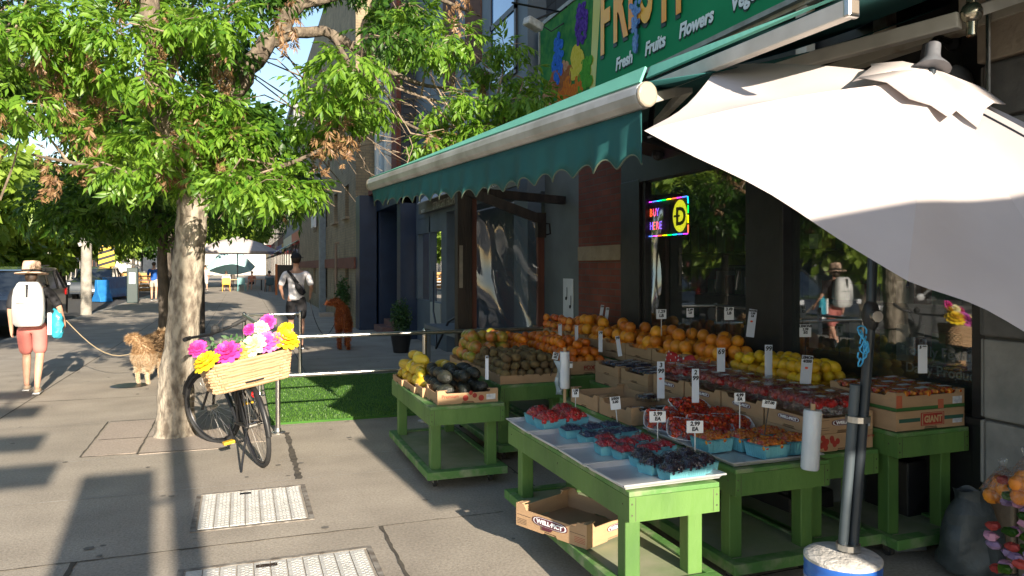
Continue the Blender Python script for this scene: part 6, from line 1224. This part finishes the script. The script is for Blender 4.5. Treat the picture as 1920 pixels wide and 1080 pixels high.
def dog(lab,loc,rz,H,c1,c2,patch=None,head=(0,.42,.95),tail='curl',furn=9000,furl=.05,bulk=1.,mz=(0,.14,-.04)):
    t=thing('dog',lab,'dog',loc,rz); k=H
    coat=mat('coat_'+str(len(MATS)),c1,c2,scale=4,rough=.8); B={}
    w_=bulk; B={'rump':(0,-.34,.66,.135*w_,.14*w_),'loin':(0,-.15,.70,.12*w_,.13*w_),'ribs':(0,.10,.67,.14*w_,.17*w_),'chest':(0,.27,.66,.125*w_,.16*w_),'neck':(0,.37,.80,.085*w_,.09*w_),'hd':(*head,.085,.085),'mz':(head[0]+mz[0],head[1]+mz[1],head[2]+mz[2],.04,.04),'mz2':(head[0]+mz[0]*1.5,head[1]+mz[1]*1.5,head[2]+mz[2]*1.4,.028,.026)}
    e=[('rump','loin'),('loin','ribs'),('ribs','chest'),('chest','neck'),('neck','hd'),('hd','mz'),('mz','mz2')]
    for n_,s_,ph in (('l',-1,.05),('r',1,-.06)):
        B[n_+'th']=(s_*.085*w_,-.33,.52,.085,.10); B[n_+'st']=(s_*.09*w_,-.25+ph,.37,.048,.055); B[n_+'hk']=(s_*.085*w_,-.40+ph,.20,.026,.03); B[n_+'pa']=(s_*.085*w_,-.36+ph,.05,.026); B[n_+'tt']=(s_*.085*w_,-.30+ph,.028,.030,.026)
        B[n_+'sh']=(s_*.085*w_,.25,.50,.06,.07); B[n_+'el']=(s_*.085*w_,.21-ph,.36,.038); B[n_+'wr']=(s_*.08*w_,.24-ph,.19,.028); B[n_+'fp']=(s_*.08*w_,.24-ph,.05,.025); B[n_+'ff']=(s_*.08*w_,.29-ph,.028,.030,.025)
        e+=[('rump',n_+'th'),(n_+'th',n_+'st'),(n_+'st',n_+'hk'),(n_+'hk',n_+'pa'),(n_+'pa',n_+'tt'),('chest',n_+'sh'),(n_+'sh',n_+'el'),(n_+'el',n_+'wr'),(n_+'wr',n_+'fp'),(n_+'fp',n_+'ff')]
    if tail=='curl': B.update({'t1':(-.02,-.46,.80,.06),'t2':(-.10,-.50,.93,.075),'t3':(-.20,-.46,.92,.06),'t4':(-.24,-.42,.84,.03)}); e+=[('rump','t1'),('t1','t2'),('t2','t3'),('t3','t4')]
    else: B.update({'t1':(0,-.46,.68,.035),'t2':(0,-.54,.56,.035),'t3':(0,-.56,.44,.02)}); e+=[('rump','t1'),('t1','t2'),('t2','t3')]
    B={a:tuple(q*k for q in v) for a,v in B.items()}; body=skin('body',B,e,coat,t)
    h=Vector(head)*k; m=MB()
    for s_ in (-1,1): 
        if tail=='curl': m.lathe([(.038*k,0),(.03*k,.04*k),(0,.085*k)],(h.x+s_*.055*k,h.y-.01*k,h.z+.055*k),10,Matrix.Diagonal((1,.5,1,1)))
        else: m.ball((h.x+s_*.085*k,h.y-.0,h.z-.03*k),.055*k,10,(.35,.8,1.3))
    m.build('ears',coat,t,smooth=True); m=MB(); mm=Vector(mz)*k; m.ball(h+mm*1.75,.016*k,8); m.ball(h+mm*.75+Vector((.035*k,0,.04*k)),.010*k,6); m.ball(h+mm*.75+Vector((-.035*k,0,.04*k)),.010*k,6); m.build('nose_and_eyes',INKB,t)
    return t,body,coat
dg,body,coat=dog('fluffy tan and black dog with a curled tail, seen from behind by the ash tree',(-1.22,11.5,0),R(-12),.56/.80,(.42,.28,.15),(.58,.45,.30),head=(.10,.42,.92),bulk=1.25)
FT=leafmat('fur_tan',(.34,.20,.095),(.58,.42,.25),.15); FB=leafmat('fur_black',(.015,.012,.01),(.05,.03,.02),.05); FC=leafmat('fur_cream',(.62,.50,.34),(.78,.68,.52),.15)
fur('fur_tan',dg,body,17000,.06,FT,1,lambda c:c.z>.26); fur('fur_cream',dg,body,11000,.05,FC,2,lambda c:(.17<c.z<.42 and c.y<-.12) or .17<c.z<.28); fur('fur_legs',dg,body,6000,.018,FC,7,lambda c:c.z<.20); fur('fur_black',dg,body,9000,.06,FB,3,lambda c:c.z>.40 and c.y>-.20 and c.z<.60)
m=MB(); m.box(-.05,.05,.22,.25,.66,.70); 
dg2,body2,coat2=dog('red brown setter looking left by the navy shopfront',(1.86,14.95,0),R(-4),.78/.80,(.20,.05,.015),(.26,.07,.02),head=(-.12,.36,.93),tail='down',bulk=.95,mz=(-.14,.04,-.04))
FR_=leafmat('fur_red',(.27,.065,.016),(.50,.17,.05),.1); fur('fur_red',dg2,body2,13000,.045,FR_,4)
m=MB(); a=Vector((-2.17,11.15,.90)); b=Vector((-1.17,11.7,.55)); m.tube([a.lerp(b,q/12)+Vector((0,0,-.33*math.sin(math.pi*q/12))) for q in range(13)],.006,5); o=m.build('leash',mat('leash_tan',(.35,.28,.18),rough=.7)); tag(o,'thin tan leash sagging from the hatted person to the fluffy dog','leash')
m=MB(); a=Vector((1.24,15.35,1.02)); b=Vector((1.80,15.2,.72)); m.tube([a.lerp(b,q/12)+Vector((0,0,-.62*math.sin(math.pi*q/12)**.8)) for q in range(13)],.007,5); o=m.build('leash',BLK); tag(o,'dark leash looping from the white shirted person to the red dog','leash')
# ---------------------------------------------------------------- vehicles
CGL=mat('car_glass',(.02,.025,.03),rough=.04,spec=.9,coat=1)
def car(lab,loc,rz,paint,L=4.6,W=1.85,H=1.7,suv=True,group='cars parked along the kerb'):
    t=thing('parked_car',lab,'car',loc,rz,group); k=L/4.6; h=H/1.7
    side=[(-2.3,.35),(-2.28,.75),(-2.18,1.02),(-1.15,1.10)] ; roof=[(-.45,1.62),(.2,1.70),(1.5,1.66),(2.12,1.15)] if suv else [(-.35,1.42),(.2,1.47),(1.1,1.42),(1.85,1.08)]
    prof=[(-2.3,.30),(-2.32,.62),(-2.2,.92),(-1.15,1.08)]+[(2.2,1.10 if suv else 1.02),(2.3,.85),(2.28,.32)]
    m=MB(); secs=[]
    # body: longitudinal profile swept across width with tumblehome
    def loft(pr,ws,z_floor):
        n=len(pr); rows=[]
        for (fx,fw) in ws: rows.append([Vector((fx*W/2*(1-max(0,(z-1.0))*fw),y*k,z*h)) for y,z in pr])
        vs=[p for r in rows for p in r]; fs=[(i*n+j,i*n+j+1,(i+1)*n+j+1,(i+1)*n+j) for i in range(len(rows)-1) for j in range(n-1)]; return vs,fs+[tuple(range(n)),tuple((len(rows)-1)*n+j for j in range(n))[::-1],tuple([i*n for i in range(len(rows))])[::-1],tuple([i*n+n-1 for i in range(len(rows))])]
    vs,fs=loft(prof,[(-.97,0),(-1,0),(-.6,0),(.6,0),(1,0),(.97,0)],0); m.add(*[vs,fs]); m.build('body',paint,t,smooth=True,bevel=.04)
    gp=[(-1.15,1.06)]+roof+[(2.15 if suv else 1.9,1.06)]
    vs,fs=loft(gp,[(-.96,.22),(0,.22),(.96,.22)],0); m=MB(); m.add(vs,fs); m.build('windows',CGL,t,smooth=False)
    m=MB(); rz_=roof; 
    pr=[(rz_[0][0]-.05,rz_[0][1]+.0),(rz_[0][0]+.1,rz_[0][1]+.035),(rz_[1][0],rz_[1][1]+.03),(rz_[2][0],rz_[2][1]+.03),(rz_[2][0]+.15,rz_[2][1]-.03),(rz_[2][0],rz_[2][1]-.04),(rz_[0][0],rz_[0][1]-.03)]
    m.prism(pr,lambda a,b:Vector((-W*.43,a*k,b*h)),lambda a,b:Vector((W*.43,a*k,b*h)))
    for s_ in (-1,1):
        for (y0,z0,y1,z1) in ((-1.15,1.07,rz_[0][0],rz_[0][1]),(.35,1.07,.35,rz_[1][1]),(rz_[3][0],1.07,rz_[2][0],rz_[2][1]),(1.35,1.07,1.3,rz_[2][1])): m.bar((s_*W*.475,y0*k,z0*h),(s_*W*.415,y1*k,z1*h),.06,.05)
    m.build('roof',paint,t,bevel=.015)
    for s_ in (-1,1):
        for y in (-1.42*k,1.38*k):
            m=MB(); m.cyl((s_*(W/2-.22),y,.34),(s_*(W/2+.01),y,.34),.34,24); w_=m.build('wheel',RUBBER,t,smooth=True); m=MB(); m.cyl((s_*(W/2),y,.34),(s_*(W/2+.025),y,.34),.21,18)
            m.build('rim',STEEL,w_)
        m=MB(); m.box(s_*W*.49-.12,s_*W*.49+.02,-2.27*k,-2.05*k,.78*h,.90*h); m.build('headlight',mat('headlamp',(.6,.62,.65),rough=.1),t,bevel=.02)
        m=MB(); m.box(s_*W*.49-.14,s_*W*.49+.02,2.08*k,2.28*k,.88*h,1.10*h); m.build('tail_light',mat('tail_red',(.5,.01,.01),rough=.15),t,bevel=.02)
        m=MB(); m.ball((s_*(W/2+.10),-.95*k,1.12*h),.10,8,(1,.6,.8)); m.build('mirror',paint,t)
        m=MB(); m.box(s_*(W/2)-.005,s_*(W/2)+.006,-.5,-.492,.4,1.06); m.box(s_*(W/2)-.005,s_*(W/2)+.006,.5,.508,.4,1.06); m.box(s_*(W/2)-.01,s_*(W/2)+.02,.2,.36,.98*h,1.0*h); m.build('door_seam',BLACK,t)
    m=MB(); m.box(-.35,.35,2.28*k,2.31*k,.6,.72); m.box(-.35,.35,-2.34*k,-2.31*k,.42,.54); m.build('number_plate',WHITE,t)
    m=MB(); m.box(-W*.36,-W*.32,-.2,1.4,1.74*h if suv else 1.5*h,1.78*h if suv else 1.53*h); m.box(W*.32,W*.36,-.2,1.4,1.74*h if suv else 1.5*h,1.78*h if suv else 1.53*h)
    if suv: m.build('roof_rack',DARKMET,t)
    return t
CP=lambda n,c: mat('paint_'+n,c,rough=.3,coat=1,metal=.2)
car('black SUV parked at the kerb behind the hatted person, its pale roof catching the sky',(-5.95,23.6,-.13),0,CP('black',(.010,.010,.012)),L=5.0)
car('dark car at the left edge of the photo, nearest of the parked ones',(-6.05,17.2,-.13),0,CP('charcoal',(.02,.02,.024)),L=4.6)
car('dark pickup coloured car facing the camera farther up the street',(-7.6,47,-.13),0,CP('navy',(.02,.03,.045)),L=4.8)
car('pale silver car far up the street behind the hazard board',(-6.9,60,-.13),0,CP('silver',(.5,.52,.53)),suv=False,H=1.5)
car('white car far up the street between the barriers',(-8.9,72,-.13),0,CP('white',(.75,.76,.76)),suv=False,H=1.5)
car('light SUV parked at the kerb outside the left edge, mirrored in the right shop window',(-5.95,10.3,-.13),R(180),CP('silverwhite',(.62,.64,.66)),L=4.7)
# ---------------------------------------------------------------- utility pole and street things
m=MB(); m.cyl((-4.9,28.2,0),(-4.85,28.2,9.5),.17,16,.13); o=m.build('utility_pole',mat('pole_concrete',(.36,.34,.29),(.24,.22,.19),scale=6,rough=.9,bump=.4,detail=9),smooth=True); tag(o,'grey round utility pole at the kerb left of the dogs','pole')
m=MB(); 
for k in range(12): m.box(-.12,-.02,-.01,.01,0,.12,Matrix.Translation((-4.9+rnd.uniform(-.1,.16),28.02-rnd.uniform(0,.02),1.9+rnd.uniform(0,1.5)))@Matrix.Rotation(rnd.uniform(-.4,.4),4,'Y'))
pst=m.build('torn_posters',mat('old_paper',(.4,.38,.36),(.08,.08,.09),scale=3,rough=.8,island=True)); tag(pst,'torn paper posters stuck round the grey utility pole','posters'); pst['kind']='stuff'
def at_(x,y,z=0): D=F*(EYE-z)/(y-500); return P(x,500+F*(EYE)/D,D) if False else (lambda X: Vector((X*cY+D*sY,D*cY-X*sY,z)))((x-960)*D/F)
b=at_(200,556,-.13); hs=thing('hazard_board','black and yellow diagonal striped hazard board on an orange post','sign',(b.x,b.y,-.13)); m=MB(); m.box(-.42,.42,-.02,.02,1.7,2.95); m.build('board',mat('hazard_yellow',(.75,.48,.02),rough=.5),hs)
m=MB()
for k in range(4): z=1.72+k*.34; m.add([(-.42,-.025,z),(.42,-.025,z+.28 if z+.28<2.95 else 2.95),(.42,-.025,min(2.95,z+.44)),(-.42,-.025,z+.16)],[(0,1,2,3)])
m.build('stripes',INKB,hs); m=MB(); m.box(-.06,.06,0,.05,0,1.7); m.build('post',mat('safety_orange',(.75,.13,.03),rough=.5),hs)
# jersey barriers
def jersey(lab,p0,p1,mt2):
    p0=Vector(p0);p1=Vector(p1); t=thing('road_barrier',lab,'barrier',(p0+p1)/2); u=(p1-p0).normalized(); n=Vector((-u.y,u.x,0)); m=MB(); pr=[(-.35,0),(.35,0),(.33,.15),(.14,.45),(.10,1.05),(-.10,1.05),(-.14,.45),(-.33,.15)]; m.prism(pr,lambda a,b:p0+n*a+Vector((0,0,b)),lambda a,b:p1+n*a+Vector((0,0,b))); bl('barrier_body',m,mt2,t,bevel=.02); return t
BLU=mat('blue_plastic',(.02,.16,.45),(.03,.22,.55),scale=3,rough=.4,bump=.2,bscale=4)
jersey('long blue plastic road barrier beside the parking meter',at_(196,558),at_(242,553),BLU)
jersey('short blue plastic barrier end turned across the kerb',at_(180,566,-.1),at_(203,565,-.1),BLU)
pm=thing('parking_meter','dark pay and display machine with a slanted solar panel on top','parking machine',(-4.55,36.6,0)); m=MB(); m.box(-.22,.22,-.18,.18,0,1.55); m.build('cabinet',mat('meter_green',(.03,.05,.05),rough=.4),pm,bevel=.03); m=MB(); m.add([(-.40,-.25,1.85),(.35,-.25,1.60),(.35,.25,1.60),(-.40,.25,1.85)],[(0,1,2,3)]); m.build('solar_panel',DARKMET,pm,solid=.05); m=MB(); m.box(-.13,.13,-.19,-.18,.85,1.35); m.build('screen_panel',mat('meter_pale',(.4,.5,.5),rough=.3),pm)
wp=thing('timber_planter','orange timber slat patio enclosure beyond the parking machine','patio enclosure',at_(250,548)); m=MB()
a=at_(190,549); b=at_(325,546)
for k in range(5): m.bar(a+Vector((0,0,.15+k*.24)),b+Vector((0,0,.15+k*.24)),.05,.17)
bl('slats',m,mat('orange_wood',(.60,.33,.12),(.50,.26,.09),scale=6,rough=.7),wp); m=MB()
for k in range(5): q=a.lerp(b,k/4); m.bar(q,q+Vector((0,0,1.25)),.1,.1)
bl('posts',m,MATS['orange_wood'],wp)
for i,(x,y) in enumerate(((180,556),(172,553),(222,545),(245,543),(316,545))):
    p=at_(x,y,-.13); t=thing('traffic_bollard','orange plastic traffic bollard, %s'%['nearest, left of the hazard board','just left and behind the nearest one','behind the blue barrier','behind the timber planter','beside the person in blue'][i],'bollard',p,0,'orange bollards by the roadworks'); m=MB(); m.lathe([(.28,0),(.28,.06),(.12,.08),(.10,1.1),(.06,1.15)],n=14); m.build('bollard_body',MATS['safety_orange'],t,smooth=True); m=MB(); m.lathe([(.115,.75),(.112,.9)],n=14); m.build('reflective_band',WHITE,t)
# traffic signals
for i,(x,y,D) in enumerate(((266,452,75),(258,438,95))):
    p=P(x,y,D); t=thing('traffic_signal','yellow traffic signal head %s'%['lower and nearer, over the street','higher and farther, over the street'][i],'traffic light',(p.x,p.y,0)); m=MB(); m.box(-.35,.35,-.2,.2,p.z-.5,p.z+.7); m.build('signal_head',mat('signal_yellow',(.75,.5,.02),rough=.5),t,bevel=.05); m=MB(); m.cyl((0,.2,0),(0,.2,p.z+.8),.08,8); m.build('pole',DARKMET,t)
for i,(x,y,D,lab,c) in enumerate(((303,425,60,'red and white shop sign glimpsed through leaves left of the ash trunk',(.6,.08,.1)),(485,468,80,'red awning fascia far behind the white patio umbrella',(.7,.03,.04)),(148,472,60,'small maroon street sign near the utility pole',(.25,.06,.08)))):
    p=P(x,y,D); m=MB(); m.box(-1.1 if i else -.9,1.3,-.05,.05,-.5,.5); 
    o=m.build('hanging_sign',mat('sign_r%d'%i,c,(.7,.6,.6) if i==0 else c,scale=2,rough=.5),loc=(p.x,p.y,p.z)); tag(o,lab,'sign')
    m=MB(); m.bar((0,.1,.5),(0,.1,-p.z) if i!=1 else (3,.1,.5),.06); m.build('sign_support',DARKMET,o)
# ---------------------------------------------------------------- patio far along the pavement
pu=thing('patio_umbrella','big white open patio umbrella over the far cafe tables','umbrella',(-.35,58,0)); m=MB(); n=16; m.lathe([(2.9,2.55),(2.95,2.7),(1.6,3.35),(.25,3.75),(0,3.8)],n=8); m.build('canopy',UMB,pu,solid=.01); m=MB(); m.cyl((0,0,0),(0,0,3.75),.04,8); m.build('pole',DARKMET,pu)
pu=thing('patio_umbrella','pale blue tilted umbrella below the big white one','umbrella',(-.9,66,0)); m=MB(); m.lathe([(1.9,1.7),(1.1,2.6),(0,2.9)],n=10,M=Matrix.Rotation(.35,4,'X')); m.build('canopy',mat('paleblue',(.45,.68,.72),rough=.7),pu,solid=.01); m=MB(); m.cyl((0,0,0),(0,0,2.6),.04,8); m.build('pole',DARKMET,pu)
def chair(lab,p,rz,mt2):
    t=thing('cafe_chair',lab,'chair',p,rz,'chairs at the far cafe'); m=MB(); m.box(-.24,.24,-.24,.24,.43,.47); m.build('seat',mt2,t,bevel=.01); m=MB(); m.box(-.24,.24,-.27,-.23,.47,.88); m.build('backrest',mt2,t,bevel=.02)
    for i in (-1,1):
        for j in (-1,1): m=MB(); m.tube([(i*.2,j*.2,.43),(i*.24,j*.26,0)],.022,6); m.build('leg',mt2,t)
    return t
YC=mat('chair_yellow',(.70,.38,.04),rough=.5); TC=mat('chair_teal',(.20,.42,.42),rough=.5); DCn=mat('chair_dark',(.05,.10,.12),rough=.5)
chair('yellow cafe chair seen from behind, left of the teal one',(-1.0,52,0),0,YC); chair('pale teal cafe chair right of the yellow one',(-.05,52,0),R(-8),TC); chair('dark teal cafe chair in the shade at the right of the patio',(1.6,50,0),R(10),DCn)
for i,(x,y) in enumerate(((-.6,53.3),(1.2,53.4),(2.0,51))):
    t=thing('cafe_table','cafe table %s'%['behind the yellow chair','behind the teal chair','beside the dark teal chair'][i],'table',(x,y,0),0,'far cafe tables'); m=MB(); m.box(-.6,.6,-.4,.4,.72,.76); m.build('table_top',mat('table_wood',(.5,.35,.2),rough=.6),t); m=MB(); m.cyl((0,0,0),(0,0,.72),.04,8); m.build('leg',DARKMET,t)
human('person in white seated at the far cafe on the yellow chair',(-1.0,52,0),0,1.75,WTEE,BLK,sit=True); human('person with bare arms seated across the far cafe table',(.6,54.2,0),R(160),1.72,mat('rust_top',(.5,.2,.12),rough=.8),BLK,sit=True); human('person in grey seated on the dark teal chair',(1.6,50,0),R(10),1.78,mat('grey_tee',(.22,.27,.30),rough=.8),BLK,sit=True)
op=thing('wooden_post','orange wooden post with a dark menu board in front of the cafe patio','post',at_(518,553)); m=MB(); m.box(-.06,.06,-.06,.06,0,1.75); m.build('post',mat('rust_post',(.50,.16,.05),rough=.7),op); m=MB(); m.box(.06,1.1,-.03,.03,.6,1.7); m.build('board',BLACK,op)
# ---------------------------------------------------------------- far buildings
WD=mat('dark_window',(.03,.04,.05),rough=.1); 
def block(lab,x0,x1,y0,y1,h,mt2,face,fl=3,cat='building',awn=None,group=None):
    t=thing('street_building',lab,cat,((x0+x1)/2,(y0+y1)/2,0),0,group); m=MB(); m.box(x0,x1,y0,y1,0,h); m.box(x0-.15,x1+.15,y0-.1,y1+.1,h,h+.35); bl('wall',m,mt2,t)
    X=x1+.03 if face>0 else x0-.03; ny=max(2,int((y1-y0)/2.6)); nf=max(1,int((h-3.6)/3))
    for f_ in range(nf):
        for k in range(ny):
            m=MB(); yy=y0+(k+.5)*(y1-y0)/ny; m.box(X-.03,X+.03,yy-.5,yy+.5,4.3+f_*3,6.0+f_*3); w_=bl('window',m,WD,t)
            m=MB(); m.box(X-.06,X+.08,yy-.58,yy+.58,4.2+f_*3,4.29+f_*3); m.box(X-.05,X+.06,yy-.58,yy+.58,6.01+f_*3,6.15+f_*3); s_=m.build('sill',TRIMW,w_); s_.matrix_parent_inverse=w_.matrix_parent_inverse
    m=MB(); m.box(X-.05,X+.05,y0+.3,y1-.3,.5,2.7); bl('shop_window',m,WD,t); m=MB(); m.box(X-.1,X+.12,y0+.1,y1-.1,2.9,3.6); bl('fascia',m,awn or MATS['rust_post'],t)
    for k in range(ny+1): m=MB(); yy=y0+.3+k*(y1-y0-.6)/ny; m.box(X-.08,X+.10,yy-.08,yy+.08,0,2.9); bl('shopfront_pillar',m,mt2,t)
BR=[BRICKR,YB_,mat('render_pale',(.50,.47,.42),(.42,.39,.35),scale=2,rough=.8),mat('render_grey',(.25,.26,.27),(.2,.2,.2),scale=2,rough=.8),brick('brown_far',(.22,.10,.06),(.28,.13,.08),(.15,.12,.1))]
FA=[mat('fascia_%d'%i,c,rough=.5) for i,c in enumerate(((.5,.05,.05),(.05,.1,.3),(.6,.55,.45),(.05,.2,.1),(.5,.3,.05)))]
nm=['nearest','second','third','fourth','fifth','sixth','seventh','eighth','ninth','tenth']
y=14
for i in range(10):
    w_=rnd.uniform(8,15); block('shop building across the street, %s from the camera'%nm[i],-30,-20.5,y,y+w_-.1,rnd.uniform(8,12),BR[(i*2+1)%5],1,awn=FA[i%5],group='buildings across the street'); y+=w_
y=40.2
for i in range(8):
    w_=rnd.uniform(7,13); block('shop building beyond the yellow brick one, %s along the right side'%nm[i],3.0 if i<2 else 3.4,13,y,y+w_-.1,rnd.uniform(8,12),BR[(i*3)%5] if i else MATS['render_grey'],-1,awn=FA[(i*2)%5],group='buildings along the right side'); y+=w_
block('pale building closing the far end of the street',-22,14,150,160,14,MATS['render_pale'],-1)
# small shop clutter in shade along the right: awnings
for i,(y,c) in enumerate(((42,FA[3]),(47,FA[2]),(55,FA[1]))):
    m=MB(); m.add([(3.1,y,3.2),(3.1,y+3.5,3.2),(1.9,y+3.5,2.5),(1.9,y,2.5)],[(0,1,2,3)]); o=m.build('shop_awning',c,None,solid=.03); tag(o,'sloping shop awning past the drainpipe, %s of three'%['nearest','middle','farthest'][i],'awning')
# ---------------------------------------------------------------- things beside and behind the camera whose shadows the photo shows
def shadow_board(lab,x,y,z0,z1,w_,post_h):
    t=thing('street_sign',lab,'sign',(x,y,0)); m=MB(); m.box(-w_/2,w_/2,-.03,.03,z0,z1); m.build('board',MATS['render_grey'],t,bevel=.01); m=MB(); m.cyl((w_/2+.18,0,0),(w_/2+.18,0,post_h),.085,12); m.build('post',DARKMET,t,smooth=True)
    m=MB(); m.bar((w_/2-.1,0,z1-.3),(w_/2+.18,0,z1-.3),.04); m.bar((w_/2-.1,0,z0+.2),(w_/2+.18,0,z0+.2),.04); m.build('brackets',DARKMET,t)
shadow_board('tall grey sign panel on a round post behind the camera, casting the long shadow',.11,-4.0,1.2,3.62,.50,6.5)
for i,(y,z) in enumerate(((-4,3.72),(-4,4.30),(-4,4.95))):
    m=MB(); m.box(-1.6,-1.0,-.02,.02,0,.34); 
sb_=thing('parking_sign_stack','post with stacked small parking signs behind the camera','sign',(-1.2,-4,0)); m=MB(); m.cyl((.0,0,0),(.0,0,6.2),.035,10); m.build('post',DARKMET,sb_)
for k,(z,w_) in enumerate(((3.55,.86),(3.98,.63),(4.56,.40),(5.0,.2))): m=MB(); m.box(-.6,w_,-.015,.015,z,z+.25); m.build('sign_plate',MATS['render_grey'],sb_)
# neighbouring shop wall behind the camera, plus added casters shading the near carts
nbr=thing('neighbour_shop','neighbouring shop wall with added shade casters just behind the camera','shop',(4,-6,0)); m=MB(); m.box(3.85,10,-8.5,.9,0,10); bl('wall',m,BRICKD,nbr)
m=MB(); n=24; m.add([(1.80+2.04*i/n,-1.55,2.20) for i in range(n+1)]+[(1.80+2.04*i/n,-1.55,2.96+.10*math.sin(math.pi*i/n)+(1.3*max(0,(i/n-.66)/.34)**.5 if i/n>.66 else 0)) for i in range(n+1)],[(i,i+1,n+2+i,n+1+i) for i in range(n)]); bl('shade_panel',m,AWN,nbr,solid=.01)  # unseen panel standing in for a neighbouring umbrella, shaped for its shade
m=MB(); m.box(2.80,3.84,-2.6,-1.8,0,2.35); bl('shade_block',m,GREEN,nbr)  # unseen block added to keep the sun off the cart ends

# TIDY
for o in bpy.data.objects:
    if 'used' in o: del o['used']
